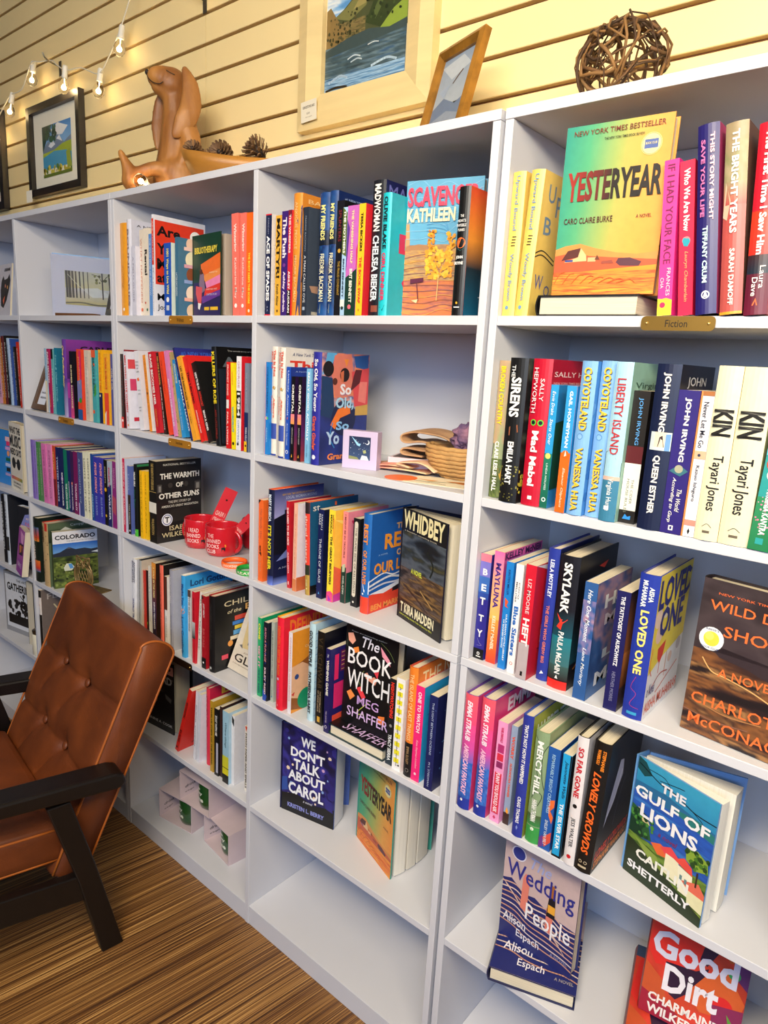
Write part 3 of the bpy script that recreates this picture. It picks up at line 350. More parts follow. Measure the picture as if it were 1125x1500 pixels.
{'k':'p','p':[.0741,.0124,.9371],'r':[0,.0],'s':[.014,.13,.1922],'c':'1E7ED0','lb':'bright blue paperback with a small red bird, right bay third shelf','sa':[('P',[(.2,.33),(.7,.36),(.5,.4),(.8,.42),(.3,.41)],'F05A30')],'st':[('KIRSTEN MILLER',.07,.3,'1A3A7A',.3),("*LULA DEAN'S LITTLE LIBRARY", .48, .92, 'DCECF8', .24, .68), ('*OF BANNED BOOKS', .53, .8, 'DCECF8',.22,.35)]},
{'k':'p','p':[.0938,.0104,.9371],'r':[0,.0],'s':[.014,.13,.193],'c':'F4F2F2','lb':'white paperback with blue serif lettering, right bay third shelf','sa':[('C',.5,.91,.2,'E06050'),('C',.5,.91,.14,'F4F2F2')],'st':[('COCO',.16,.31,'504A58',.2,.65),('MELLORS',.16,.34,'504A58',.2,.3),('*Blue Sisters',.38,.84,'2A6AC0',.6)]},
{'k':'p','p':[.1161,.0021,.9371],'r':[0,.0],'s':[.019,.13,.1994],'c':'D01C34','lb':'red paperback with a torn white cover corner and grey foot, right bay third shelf','f':'C81A30','sa':[('R',0,.68,1,1,'B8ACB0'),('R',.4,.93,.62,.97,'101012')],'fa':[('P',[(0,0),(1,.05),(1,.16),(.8,.14),(.6,.1),(.3,.06)],'D8D4E0'),('K',[(.3,.55),(.3,.7)],.05,'E8D8DC'),('K',[(.5,.5),(.5,.75)],.05,'E8D8DC'),('P',[(.2,.75),(.9,.7),(.6,.85)],'8A1020')],'st':[('LIZ MOORE',.12,.42,'F4D8DC',.35),('*HEFT',.46,.7,'F8F0F0',.6)]},
{'k':'h','p':[.142,.0222,.9371],'r':[0,.0],'s':[.02,.155,.2295],'c':'28389A','lb':'blue hardcover with white and salmon lettering, right bay third shelf','f':'16204E','sa':[('P',[(.35,.95),(.5,.92),(.7,.94)],'F4F2F0')],'st':[('*LEILA MOTTLEY',.08,.36,'DCE4F8',.36),('*THE GIRLS WHO GREW BIG',.42,.86,'D87A6A',.28)]},
{'k':'h','p':[.1671,.0131,.9371],'r':[0,.0],'s':[.034,.155,.2257],'c':'12121C','lb':'black and teal hardcover with a red bird in flight, right bay third shelf','f':'101018','sa':[('G',0,.4,1,.6,'13141E','0E4A5A'),('G',0,.6,1,.82,'1A7A88','3A6A70'),('G',0,.82,1,.93,'3A5A58','2A2020'),('R',0,.935,1,1,'E42A24'),('P',[(.15,.43),(.4,.47),(.75,.46),(.5,.5),(.45,.55),(.2,.53),(.35,.49)],'E83A2A'),('P',[(.4,.92),(.48,.89),(.56,.92)],'F4F2F0')],'fa':[('C',.5,.4,.08,'C89A40'),('G',0,.5,1,.8,'101018','144A58'),('P',[(.2,.8),(.3,.75),(.35,1),(.15,1)],'0A0A0A'),('K',[(.1,.85),(.3,.8),(.2,.95)],.02,'C87A3A'),('P',[(.5,.12),(.75,.1),(.65,.15)],'D03A2A')],'st':[('*SKYLARK',.05,.42,'F2F0EE',.42),('*PAULA McLAIN',.56,.88,'E8E8E8',.28)]},
{'k':'p','p':[.2167,.006,.9371],'r':[0,.0],'s':[.021,.14,.1946],'c':'2E5A98','lb':'blue paperback of drifting pink clouds with white lettering, right bay third shelf','f':'2A4E86','sa':[('N',0,.15,1,.6,['2A5698','2E5A98','8A7AA8','3A66A4','B088A0'],(1,4,0),3,14)],'fa':[('N',0,0,1,.9,['22447E','2A4E8A','3A62A0','B08898','2E5696','D09A90'],(1.6,2.6,.3),4,26),('P',[(0,.88),(1,.8),(1,1),(0,1)],'3A6AA8')],'ft':[('*He',.25,.8,.13,.25,'F4F2F0'),('*Mo',.3,.9,.3,.4,'E8D8E0'),('*L',.35,.7,.62,.7,'E0E8F0'),('*Mo',.2,.85,.8,.92,'F0F0F4')],'st':[('~Here One Moment',.06,.5,'EAF0F8',.36),('~Liane Moriarty',.55,.88,'EAF0F8',.34)]},
{'k':'p','p':[.267,.0081,.9371],'r':[0,.0],'s':[.021,.13,.193],'c':'1B1B58','lb':'dark navy paperback with small white capitals, right bay third shelf','f':'3A2A30','fa':[('G',0,0,1,.5,'1A1A28','9A5A30'),('G',0,.5,1,.8,'C8783A','6A3A20'),('R',.4,.3,.9,.34,'D8D0D0'),('R',.5,.85,.9,.88,'F4F2F0')],'st':[('*THE TATTOOIST OF AUSCHWITZ',.04,.62,'E8E8F0',.3),('^HEATHER MORRIS',.67,.92,'8A8AB0',.25)]},
{'k':'h','p':[.297,.0059,.9371],'r':[0,.0],'s':[.03,.155,.228],'c':'2438A0','lb':'blue spined hardcover with yellow cover and sketched tableware, right bay third shelf','f':'F0EEF2','sa':[('K',[(.5,.7),(.3,.78),(.6,.82),(.35,.9),(.8,.92)],.02,'C03A6A'),('R',.25,.95,.75,.97,'3AA0D0')],'fa':[('R',0,0,1,.5,'F0D84A'),('P',[(0,.2),(.12,.2),(.3,.5),(1,.5),(1,.55),(.3,.62),(.0,.68)],'F0D84A'),('C',.1,.3,.1,'F4D8C8'),('C',.18,.42,.1,'F4D0C0'),('C',.3,.28,.07,'F0E0C8'),('P',[(.2,.53),(.42,.5),(.38,.6),(.3,.65),(.22,.6)],'E03A28'),('K',[(.3,.64),(.3,.72)],.012,'E03A28'),('K',[(.05,.5),(.02,.62),(.1,.7)],.012,'E8603A'),('K',[(.5,.6),(.5,.78)],.012,'E0905A'),('K',[(.1,.82),(.35,.74),(.6,.76)],.012,'C03A2A'),('K',[(.3,.86),(.6,.8),(.9,.74)],.012,'D84A2A'),('C',.62,.66,.06,'E8C8B8'),('C',.85,.6,.07,'C8C0C8')],'ft':[('*LOVED',.02,1.0,.03,.24,'23287E'),('*ONE',.15,.85,.24,.45,'23287E'),('~a Novel',.03,.25,.76,.84,'2A2A80'),('AISHA MUHARRAR',.02,1.0,.88,.96,'E0502A')],'st':[('*AISHA',.08,.18,'E8F0F0',.25,.7),('*MUHARRAR',.04,.22,'E8F0F0',.25,.35),('*LOVED ONE',.24,.68,'F4E27A',.42)]},
{'k':'h','p':[.0215,.002,.6448],'r':[0,.0],'s':[.026,.155,.2287],'c':'E0408A','lb':'left of two matching pink to blue hardcovers with slanted white lettering, right bay fourth shelf','f':'DC4080','sa':[('G',0,0,1,.25,'F05A6A','EC4A78'),('G',0,.25,1,.45,'EC4A88','D04AA0'),('G',0,.45,1,.6,'D04AA0','4A6AC4'),('N',0,.58,1,.9,['2A5AB8','3A74CC','2450A8','5A8AD8'],(2,4,0),3,14),('R',0,.9,1,1,'2438A0'),('C',.4,.92,.1,'F4F2F0')],'ft':[('*EMMA',.3,1.0,.04,.16,'F4E0EC')],'group':'matching pink to blue hardcovers','end':'6A3A9A','st':[('*~EMMA STRAUB',.05,.39,'F6E8F4',.42),('*~AMERICAN FANTASY',.42,.87,'F2B8D8',.42)]},
{'k':'h','p':[.0548,.0053,.6448],'r':[0,.0],'s':[.026,.155,.2321],'c':'E0408A','lb':'right of two matching pink to blue hardcovers with slanted white lettering, right bay fourth shelf','f':'DC4080','sa':[('G',0,0,1,.25,'F05A6A','EC4A78'),('G',0,.25,1,.45,'EC4A88','D04AA0'),('G',0,.45,1,.6,'D04AA0','4A6AC4'),('N',0,.58,1,.9,['2A5AB8','3A74CC','2450A8','5A8AD8'],(2,4,0),4,14),('R',0,.9,1,1,'2438A0'),('C',.4,.92,.1,'F4F2F0')],'ft':[('*EMMA',.3,1.0,.04,.16,'F4E0EC')],'group':'matching pink to blue hardcovers','end':'6A3A9A','st':[('*~EMMA STRAUB',.05,.39,'F6E8F4',.42),('*~AMERICAN FANTASY',.42,.87,'F2B8D8',.42)]},
{'k':'p','p':[.0883,.0109,.6448],'r':[0,.0],'s':[.019,.13,.1974],'c':'EE9ACB','lb':'light pink paperback with red label blocks, right bay fourth shelf','sa':[('R',.2,.22,.85,.3,'B03070'),('R',.2,.31,.85,.38,'D8304A'),('R',.15,.5,.85,.91,'D8304A'),('R',.2,.39,.85,.45,'8A2A60'),('P',[(.35,.95),(.5,.93),(.65,.95),(.5,.97)],'D0406A')],'sb':False,'st':[('*YOURS, EVENTUALLY',.05,.2,'D02A60',.3),('*FUNNY YOU SHOULD ASK',.5,.9,'F8E0EC',.42)]},
{'k':'p','p':[.1105,.0197,.6448],'r':[0,.0],'s':[.012,.13,.1937],'c':'8FA0BC','lb':'blue grey slim paperback with orange red lettering, right bay fourth shelf','sa':[('R',0,.88,1,1,'3A2420'),('P',[(.3,.87),(.5,.82),(.8,.86),(.7,.89)],'F0A030')],'st':[('*WORRY',.1,.33,'E0502E',.5),('*ALEXANDRA TANNER',.37,.72,'E0603A',.35)]},
{'k':'h','p':[.1372,.0031,.6448],'r':[0,.0],'s':[.02,.155,.232],'c':'2A389A','lb':'blue hardcover with an olive green cover, right bay fourth shelf','f':'98A038','sa':[('P',[(.4,.92),(.5,.9),(.6,.92),(.5,.94)],'8A9AD8')],'ft':[('*HAPPENED',.1,.9,.08,.2,'F0F0E0')],'end':'2A50B0','st':[("*THAT'S NOT HOW IT HAPPENED", .07, .55, 'F0EEF0', .36), ('*CRAIG THOMAS', .66, .88, 'E8E8F0',.34)]},
{'k':'h','p':[.1611,.0079,.6448],'r':[0,.0],'s':[.025,.155,.2106],'c':'88A07A','lb':'sage green hardcover veined with black cracks, right bay fourth shelf','f':'8A9A70','sa':[('K',[(0,.05),(.4,.12),(.3,.3),(.6,.45),(.2,.6)],.04,'1A2A20'),('K',[(1,.1),(.7,.2),(.8,.4),(1,.5)],.04,'1A2A20'),('K',[(.2,.5),(.9,.55),(.7,.65)],.04,'1A2A20'),('G',0,.74,1,.84,'4A5A3A','3A8A4A'),('R',0,.85,1,1,'3A9A4A'),('C',.5,.87,.13,'E8F0E0')],'st':[('*MERCY HILL',.08,.56,'F4F6F0',.45),('*HANNAH THURMAN',.6,.8,'F4F6F0',.38)]},
{'k':'p','p':[.1882,.0075,.6448],'r':[0,.0],'s':[.021,.14,.1918],'c':'1F58A8','lb':'deep blue paperback with an orange octopus arm, right bay fourth shelf','f':'1A4A98','sa':[('P',[(.6,.5),(1,.48),(1,.55),(.7,.6),(1,.65),(.9,.72),(.6,.65),(.5,.58)],'E8703A'),('P',[(.3,.88),(1,.8),(1,.9),(.5,.97)],'D85040'),('P',[(0,.9),(.3,.86),(.4,.97),(0,1)],'6A3A8A')],'st':[('REMARKABLY BRIGHT CREATURES',.06,.63,'A8D0EC',.28),('SHELBY VAN PELT',.7,.95,'D8E4F0',.26)]},
{'k':'p','p':[.2144,.0055,.6448],'r':[0,.0],'s':[.016,.13,.1912],'c':'1FA0DC','lb':'bright blue slim paperback with a black edge, right bay fourth shelf','f':'0E1016','sa':[('R',.85,0,1,1,'101012'),('R',0,0,.05,1,'101012'),('R',.0,.98,1,1,'101012')],'st':[('~Jeannette Walls',.06,.42,'103048',.42),('*THE SILVER STAR',.47,.92,'F4F8FA',.42)]},
{'k':'h','p':[.2365,.002,.6448],'r':[0,.0],'s':[.0185,.155,.2344],'c':'E4DEE0','lb':'white hardcover with tall red lettering, right bay fourth shelf','f':'D8D4D8','sa':[('C',.5,.53,.2,'101012'),('C',.5,.93,.2,'C8202C')],'end':'101010','st':[('*SO FAR GONE',.08,.46,'C8202C',.5),('JESS WALTER',.62,.85,'28282C',.45)]},
{'k':'h','p':[.2555,.002,.6458],'r':[0,.0375],'s':[.028,.155,.2374],'c':'12100F','lb':'black hardcover with slanted orange lettering and a ghostly figure, right bay fourth shelf','f':'14121A','sa':[('C',.35,.92,.1,'C8B898'),('C',.65,.92,.1,'C8B898'),('C',.35,.92,.07,'101012'),('C',.65,.92,.07,'101012'),('R',.25,.95,.75,.965,'C8B898')],'fa':[('P',[(.35,.2),(.45,.22),(.5,.35),(.3,.55),(.15,.68),(.2,.5)],'A8A8C0'),('K',[(.2,.6),(.35,.5),(.45,.3)],.03,'C8C8DC'),('K',[(.6,.4),(.5,.55),(.45,.75)],.02,'50505C')],'ft':[('*~LONELY CROWDS',.03,.95,.83,.9,'E0402E'),('*~STEPHANIE WAMBUGU',.03,.95,.91,.97,'F0882A')],'st':[('*STEPHANIE',.05,.2,'F0882A',.2,.7),('*WAMBUGU',.05,.16,'F0882A',.2,.4),('*~LONELY CROWDS',.22,.85,'F06A28',.45)]},
{'k':'p','p':[-.5539,.0147,1.231],'r':[0,.0],'s':[.0119,.13,.2002],'c':'1A7FD0','lb':'blue paperback with a pink edge beside the divider, basket bay second shelf','sa':[('R',0,0,.08,1,'F08A90'),('C',.4,.6,.3,'F0A0C0'),('C',.6,.6,.25,'60C070')],'st':[('OCEANS DREAMING',.05,.54,'0E3A70',.35),('^ABIGAIL',.7,.87,'C0E0F4',.25)]},
{'k':'h','p':[-.5414,.0192,1.231],'r':[0,.0],'s':[.017,.16,.2336],'c':'E9E2D8','lb':'left of two matching cream hardcovers with red serif lettering, basket bay second shelf','f':'E6E0DA','sa':[('C',.5,.37,.2,'D09A4A'),('P',[(.3,.38),(.9,.36),(.7,.39)],'4A7A4A'),('R',0,.7,1,.845,'3A50A8'),('R',0,.985,1,1,'2A3A90')],'ft':[('~A New York Times bestseller',.12,.9,.04,.07,'2A3A70'),('*This Is',.08,1.0,.11,.2,'D83A28')],'group':'matching cream and red hardcovers','st':[('*This Is Not',.03,.27,'E0523A',.36,.65),('*About Us',.04,.2,'E0523A',.3,.25),('*Allegra',.46,.65,'E0603A',.36,.6),('Goodman',.44,.6,'E0603A',.26,.25)]},
{'k':'h','p':[-.5027,.0065,1.231],'r':[0,.0],'s':[.017,.16,.2315],'c':'E9E2D8','lb':'right of two matching cream hardcovers with red serif lettering, basket bay second shelf','f':'E6E0DA','sa':[('C',.5,.37,.2,'D09A4A'),('P',[(.3,.38),(.9,.36),(.7,.39)],'4A7A4A'),('R',0,.7,1,.845,'3A50A8'),('R',0,.985,1,1,'2A3A90')],'ft':[('~A New York Times bestseller',.12,.9,.04,.07,'2A3A70'),('*This Is',.08,1.0,.11,.2,'D83A28')],'group':'matching cream and red hardcovers','st':[('*This Is Not',.03,.27,'E0523A',.36,.65),('*About Us',.04,.2,'E0523A',.3,.25),('*Allegra',.46,.65,'E0603A',.36,.6),('Goodman',.44,.6,'E0603A',.26,.25)]},
{'k':'p','p':[-.4795,.007,1.231],'r':[0,.0],'s':[.013,.13,.1932],'c':'2250B8','lb':'royal blue paperback behind the twin black paperbacks, basket bay second shelf','f':'233A92','sa':[('P',[(.3,.55),(.6,.53),(.5,.57)],'E07050'),('C',.5,.92,.3,'F4F2F0'),('C',.5,.92,.2,'2250B8')],'ft':[('A NOVEL OF NOW',.1,.8,.04,.055,'9AB0E0')],'st':[('Unlikely Animals',.04,.52,'DCE8FA',.42),('~Annie Hartnett',.6,.85,'C8D8F0',.28)]},
{'k':'p','p':[-.4589,.0033,1.231],'r':[0,.0],'s':[.011,.13,.1743],'c':'121016','lb':'left of two matching black paperbacks with a pink square, basket bay second shelf','f':'2A1440','sa':[('G',0,.44,1,.56,'E88090','F0A050'),('P',[(.3,.96),(.5,.92),(.6,.96)],'F0B040')],'fa':[('G',0,.3,1,.7,'1A0E2A','6A2A70'),('G',0,.7,1,1,'6A2A60','A84040')],'group':'matching black paperbacks','st':[('*ORBITAL',.09,.43,'F0EEE8',.55),('^SAMANTHA HARVEY',.6,.8,'C8C4C8',.3)]},
{'k':'p','p':[-.4421,.0069,1.231],'r':[0,.0],'s':[.011,.13,.1747],'c':'121016','lb':'right of two matching black paperbacks with a pink square, basket bay second shelf','f':'2A1440','sa':[('G',0,.44,1,.56,'E88090','F0A050'),('P',[(.3,.96),(.5,.92),(.6,.96)],'F0B040')],'fa':[('G',0,.3,1,.7,'1A0E2A','6A2A70'),('G',0,.7,1,1,'6A2A60','A84040')],'group':'matching black paperbacks','st':[('*ORBITAL',.09,.43,'F0EEE8',.55),('^SAMANTHA HARVEY',.6,.8,'C8C4C8',.3)]},
{'k':'p','p':[-.4161,.0046,1.231],'r':[0,.0],'s':[.013,.13,.1927],'c':'7FBCE4','lb':'pale blue paperback with white capitals, basket bay second shelf','st':[('*REALLY GOOD, ACTUALLY',.04,.76,'F4F8FC',.5),('^MONICA HEISEY',.8,.94,'4A7A9A',.25)]},
{'k':'h','p':[-.3984,.002,1.231],'r':[0,.0],'s':[.024,.145,.2262],'c':'2C2C96','lb':'big indigo hardcover with a colourful painted party cover, basket bay second shelf','f':'20307A','sa':[('C',.5,.93,.2,'F0F0F8')],'fa':[('N',0,0,1,1,['20307A','2A3A8A','243070','1A2860'],(2,3,0),3,20),('N',0,0,1,.5,['2E66B0','D87A68','E88A5A','2A5AA0','E8A088','5AA8DC'],(3.2,3.2,.4),6,30),('P',[(.1,0),(.3,0),(.2,.1),(.05,.15)],'5AA8DC'),('P',[(.25,.02),(.6,.0),(.7,.3),(.3,.4),(.2,.2)],'D87A68'),('P',[(.45,.05),(.55,.05),(.5,.12)],'E88A3A'),('P',[(.66,.02),(.98,.0),(.98,.14),(.7,.12)],'2A5AA0'),('P',[(.62,.16),(1,.12),(1,.46),(.7,.48)],'D84A50'),('P',[(.8,.25),(.97,.25),(.95,.45),(.78,.43)],'E88078'),('C',.13,.14,.11,'1A1418'),('P',[(0,.2),(.22,.22),(.28,.5),(.2,.58),(0,.55)],'1C3A64'),('C',.47,.19,.1,'241818'),('P',[(.38,.17),(.45,.15),(.45,.26),(.4,.25)],'C86A48'),('C',.27,.25,.05,'5A2A20'),('P',[(.7,.14),(.84,.14),(.8,.26),(.6,.34),(.66,.2)],'5A1E24'),('C',.48,.58,.26,'16224E'),('P',[(.2,.64),(.35,.5),(.6,.46),(.62,.54),(.4,.58),(.3,.68)],'F07A2E'),('K',[(.25,.62),(.2,.75),(.3,.85)],.02,'3A8AD0'),('P',[(.72,.48),(1,.46),(1,.56),(.72,.56)],'C8A050')],'ft':[('*So',.38,.62,.27,.37,'EDEBF4'),('*Old,',.3,.68,.39,.51,'A8D4F0'),('*So',.32,.6,.61,.69,'8AC0F0'),('*Yo',.12,.4,.7,.82,'B8D4F4'),('*Gran',.16,.5,.9,.96,'F08A4A')],'st':[('*So Old, So Young',.06,.52,'F2F0F4',.5),('*Grant Ginder',.56,.87,'E0603A',.42)]},
{'k':'p','p':[-.5621,.0073,.9371],'r':[0,.0],'s':[.016,.13,.1909],'c':'F06A2A','lb':'orange paperback with handwritten lettering at the divider, basket bay third shelf','sa':[('P',[(0,0),(.5,0),(0,.05)],'101012')],'st':[('~The Family War',.1,.48,'B8604A',.5),('*of',.55,.68,'201010',.4),('^by Sarah',.7,.88,'D0A080',.3)]},
{'k':'h','p':[-.5316,.0062,.9371],'r':[0,.0],'s':[.02,.155,.2199],'c':'12183A','lb':'dark blue hardcover with a lamplit cabin and yellow lettering, basket bay third shelf','f':'141C44','sa':[('G',0,.9,1,1,'1A2460','6A80D8')],'fa':[('G',0,.0,1,.32,'28347A','A8A8E0'),('P',[(0,.3),(.2,.26),(.5,.35),(1,.33),(1,.7),(0,.68)],'0C1022'),('R',.28,.45,.42,.6,'C8C0D8'),('R',.3,.52,.34,.7,'F0B030'),('P',[(.05,.75),(.3,.62),(.5,.62),(.4,.72)],'7A8ACC'),('G',0,.92,1,1,'1A2460','7A90E0')],'ft':[('NEW YORK TIMES BESTSELLING AUTHOR OF',.15,.8,.05,.07,'C8A040'),('LOCAL WOMAN MISSING',.22,.85,.08,.11,'C0CCE8'),('K',.2,.4,.22,.34,'0E1228'),('A NOVEL',.1,.4,.82,.84,'A0A8C8')],'end':'E85A28','st':[('*MARY KUBICA',.05,.33,'DCE8F4',.45),("*IT'S NOT HER", .37, .84, 'F0E030',.55)]},
{'k':'p','p':[-.4804,.0235,.9371],'r':[0,-.041],'s':[.01,.13,.1978],'c':'C42030','lb':'crimson slim paperback with white capitals, basket bay third shelf','sa':[('R',.35,.92,.65,.96,'F0C0C0')],'st':[('*SHE USED TO BE NICE',.07,.5,'F8E8E4',.5),('*ALEXIA LAFATA',.58,.83,'F8D8D8',.4)]},
{'k':'p','p':[-.4582,.0189,.9371],'r':[0,.0],'s':[.012,.125,.1991],'c':'F0B49A','lb':'peach paperback with a pale white cover, basket bay third shelf','f':'E4E6F2','sa':[('R',0,.86,1,1,'D88050')],'fa':[('R',0,.84,1,1,'C86A3A'),('S',12,.7,.1,1,.8,.05,['5A5A6A'],4)],'st':[('Both Things Are Beautiful',.12,.84,'D88A70',.36)]},
{'k':'h','p':[-.4216,.0223,.9371],'r':[0,-.0383],'s':[.014,.155,.2063],'c':'E8402E','lb':'hardcover with red spine and slate blue cover, basket bay third shelf','f':'1F5A82','sa':[('R',0,0,1,.12,'2A1A20'),('K',[(0,.04),(1,.08)],.02,'D8A0A0'),('R',0,.67,1,.78,'2A3020'),('R',0,.78,1,1,'B09040'),('C',.5,.93,.12,'E8D8A0')],'fa':[('R',0,.9,.4,1,'101012'),('R',.5,.03,.54,.07,'F06A3A')],'ft':[('st',.06,.2,.04,.1,'E8E0D8'),('t',.12,.2,.92,.96,'F4F2F0')],'end':'F0703A','st':[('shred sisters',.14,.65,'F6D0C0',.45),('^BETSY LERNER',.83,.9,'F0E0B0',.3)]},
{'k':'p','p':[-.3909,.0268,.9371],'r':[0,.0],'s':[.017,.13,.1973],'c':'141C50','lb':'dark navy paperback with pale serif lettering, basket bay third shelf','f':'0E143A','sa':[('P',[(.35,.95),(.5,.92),(.6,.95)],'4AA0E0')],'st':[('SARAH J',.05,.22,'D8DCE8',.3,.65),('MAAS',.05,.17,'D8DCE8',.3,.3),('THRONE OF GLASS',.32,.82,'D0D4E4',.4)]},
{'k':'p','p':[-.3621,.0299,.9371],'r':[0,.0],'s':[.018,.135,.2008],'c':'F8DC3A','lb':'yellow and magenta paperback with black lettering, basket bay third shelf','f':'F8C84A','sa':[('P',[(0,.9),(.6,.88),(1,.9),(1,1),(0,1)],'E84A8A'),('P',[(.2,.93),(.8,.98),(.3,1)],'A030B0'),('P',[(.6,.05),(1,.1),(1,.4),(.7,.3)],'F8A83A')],'fa':[('P',[(0,.1),(1,.2),(1,.5),(.4,.45),(.3,.2)],'F8E27A'),('C',.45,.56,.24,'F4F2F0'),('C',.45,.56,.2,'F4E8D0'),('P',[(0,.6),(.5,.75),(1,.7),(1,1),(0,1)],'EE6A4A'),('P',[(0,.92),(1,.85),(1,1),(0,1)],'C83AA0')],'ft':[('*B',.4,.65,.37,.46,'8A1A20'),('*M',.3,.6,.82,.94,'201010')],'st':[('REBECCA',.05,.2,'302010',.2,.7),('*MAKKAI',.05,.25,'302010',.24,.4),('*THE GREAT BELIEVERS',.28,.81,'2A1A20',.34)]},
{'k':'p','p':[-.3357,.045,.9371],'r':[0,.0],'s':[.014,.13,.1995],'c':'F08A8A','lb':'pink over dark green paperback, basket bay third shelf','f':'F08AA0','sa':[('R',0,.6,1,1,'123A30'),('P',[(.2,.58),(.8,.56),(.7,.65),(.2,.66)],'B8C8A8')],'fa':[('K',[(.1,.1),(.5,.4),(.3,.6)],.04,'D82A60'),('R',0,.66,1,1,'1A4A40')],'st':[('I MIGHT BE IN TROUBLE',.03,.5,'6A2A30',.32),('^DANIEL ALEMAN',.7,.9,'E0F0E0',.34)]},
{'k':'p','p':[-.306,.045,.9371],'r':[0,.0],'s':[.018,.13,.1913],'c':'17171B','lb':'black paperback with a long cream plaque on the spine, basket bay third shelf','f':'17171B','sa':[('R',.2,.06,.75,.86,'D8D0C0'),('C',.47,.06,.27,'D8D0C0'),('C',.47,.86,.27,'D8D0C0'),('C',.45,.945,.13,'E8E4D8'),('S',20,.0,.0,.15,1,.03,['6A6A70'],2)],'s2':[('THE TUDES SIDE OF KELLYNCH',.1,.84,'5A5448',.28)]},
{'k':'h','p':[-.2687,.031,.9371],'r':[0,.0],'s':[.022,.155,.2098],'c':'1F66B4','lb':'blue and red hardcover with orange lettering over white waves, basket bay third shelf','f':'1D5CAE','sa':[('R',0,.83,1,1,'E8442E'),('P',[(.3,.7),(1,.66),(1,.8),(.5,.78)],'E4E6F2'),('C',.4,.8,.1,'F4F2F0')],'fa':[('R',0,.81,1,1,'E8442E'),('K',[(0,.67),(.3,.62),(.55,.66),(1,.58)],.02,'EEF0F6'),('K',[(0,.72),(.4,.67),(.7,.7),(1,.65)],.03,'EEF0F6'),('K',[(0,.76),(.3,.73),(.6,.74),(1,.7)],.025,'DCE0F0'),('P',[(0,.8),(.4,.77),(1,.7),(1,.76),(.6,.79),(.3,.83)],'E4E6F2'),('P',[(.5,.8),(.9,.74),(1,.75),(1,.82),(.5,.84)],'201820')],'ft':[('*THE',.52,.8,.13,.19,'F0B870'),('*REST',.28,.98,.22,.38,'F49A2E'),('*OF',.55,.72,.4,.47,'F0B870'),('*OUR LIVES',.08,1.0,.5,.62,'F49A2E'),('*BEN MARKOVITS',.05,1.0,.92,.98,'F49A4A'),('A NOVEL',.16,.36,.415,.43,'9AC0E8')],'st':[('*REST',.1,.3,'F0903A',.5),('*OF OUR LIVES',.36,.7,'F0903A',.45)]},
{'k':'p','p':[-.5663,.0132,.6448],'r':[0,.0],'s':[.013,.13,.1994],'c':'12A066','lb':'green paperback with yellow and pink lettering, basket bay fourth shelf','st':[('*COME',.07,.27,'F4E83A',.5),('*GET IT',.35,.63,'F09AB8',.5),('*KILEY REID',.66,.96,'0A4A60',.4)]},
{'k':'p','p':[-.5399,.0086,.6448],'r':[0,.0],'s':[.015,.13,.197],'c':'101428','lb':'black paperback with blue leaves and pink script, basket bay fourth shelf','sa':[('S',10,.1,.05,.9,.8,.15,['26409A','1A3080'],7),('P',[(0,.85),(1,.93),(.7,1),(0,1)],'2A50B0')],'st':[('~SUCH A FUN AGE',.06,.5,'F0A0A8',.4),('*KILEY REID',.57,.92,'F4D8E0',.36)]},
{'k':'p','p':[-.5205,.0156,.6448],'r':[0,.0],'s':[.01,.13,.2009],'c':'B4BCB0','lb':'sage grey slim paperback, basket bay fourth shelf','sa':[('C',.5,.93,.2,'3A80A0')],'st':[('THE MOUNTAINS WE CALL HOME',.1,.7,'2A3A3A',.35),('^KIM MICHELE',.8,.92,'5A6A60',.25)]},
{'k':'h','p':[-.4886,.002,.6448],'r':[0,.0],'s':[.022,.155,.2267],'c':'E8203A','lb':'bright red hardcover with orange lettering, basket bay fourth shelf','f':'E4223A','sa':[('C',.4,.66,.15,'C8D0E8'),('C',.4,.95,.13,'F07080')],'ft':[('*DEFINITELY',.12,1.1,.04,.2,'F0782A'),('*BETTER',.12,.9,.26,.4,'F0782A')],'end':'F4B020','st':[('*DEFINITELY BETTER NOW',.09,.62,'F06A30',.4),('AVA ROBINSON',.7,.88,'E040A0',.3)]},
{'k':'p','p':[-.4548,.01,.6448],'r':[0,.0],'s':[.012,.13,.1977],'c':'E8E2EC','lb':'white spined paperback with a painted woman on orange, basket bay fourth shelf','f':'EE9A2E','fa':[('P',[(.1,.42),(.45,.34),(.7,.42),(.75,.6),(.95,.8),(.8,1),(.3,1),(0,.95),(0,.45)],'9A5A28'),('P',[(0,.42),(.25,.4),(.45,.48),(.5,.62),(.4,.75),(.2,.85),(0,.8)],'F0BC96'),('C',.12,.56,.05,'2A4A90'),('P',[(0,.76),(.08,.74),(.05,.79)],'D02A2A'),('C',.35,.87,.2,'16966A')],'ft':[('CONVERSATIONS',.3,1.0,.2,.23,'F8E0B0'),('WITH',.4,.9,.28,.31,'F8E0B0'),('SALLY',.5,1.0,.68,.72,'F4F2F0')],'st':[('^CONVERSATIONS WITH FRIENDS',.06,.85,'E07A6A',.3)]},
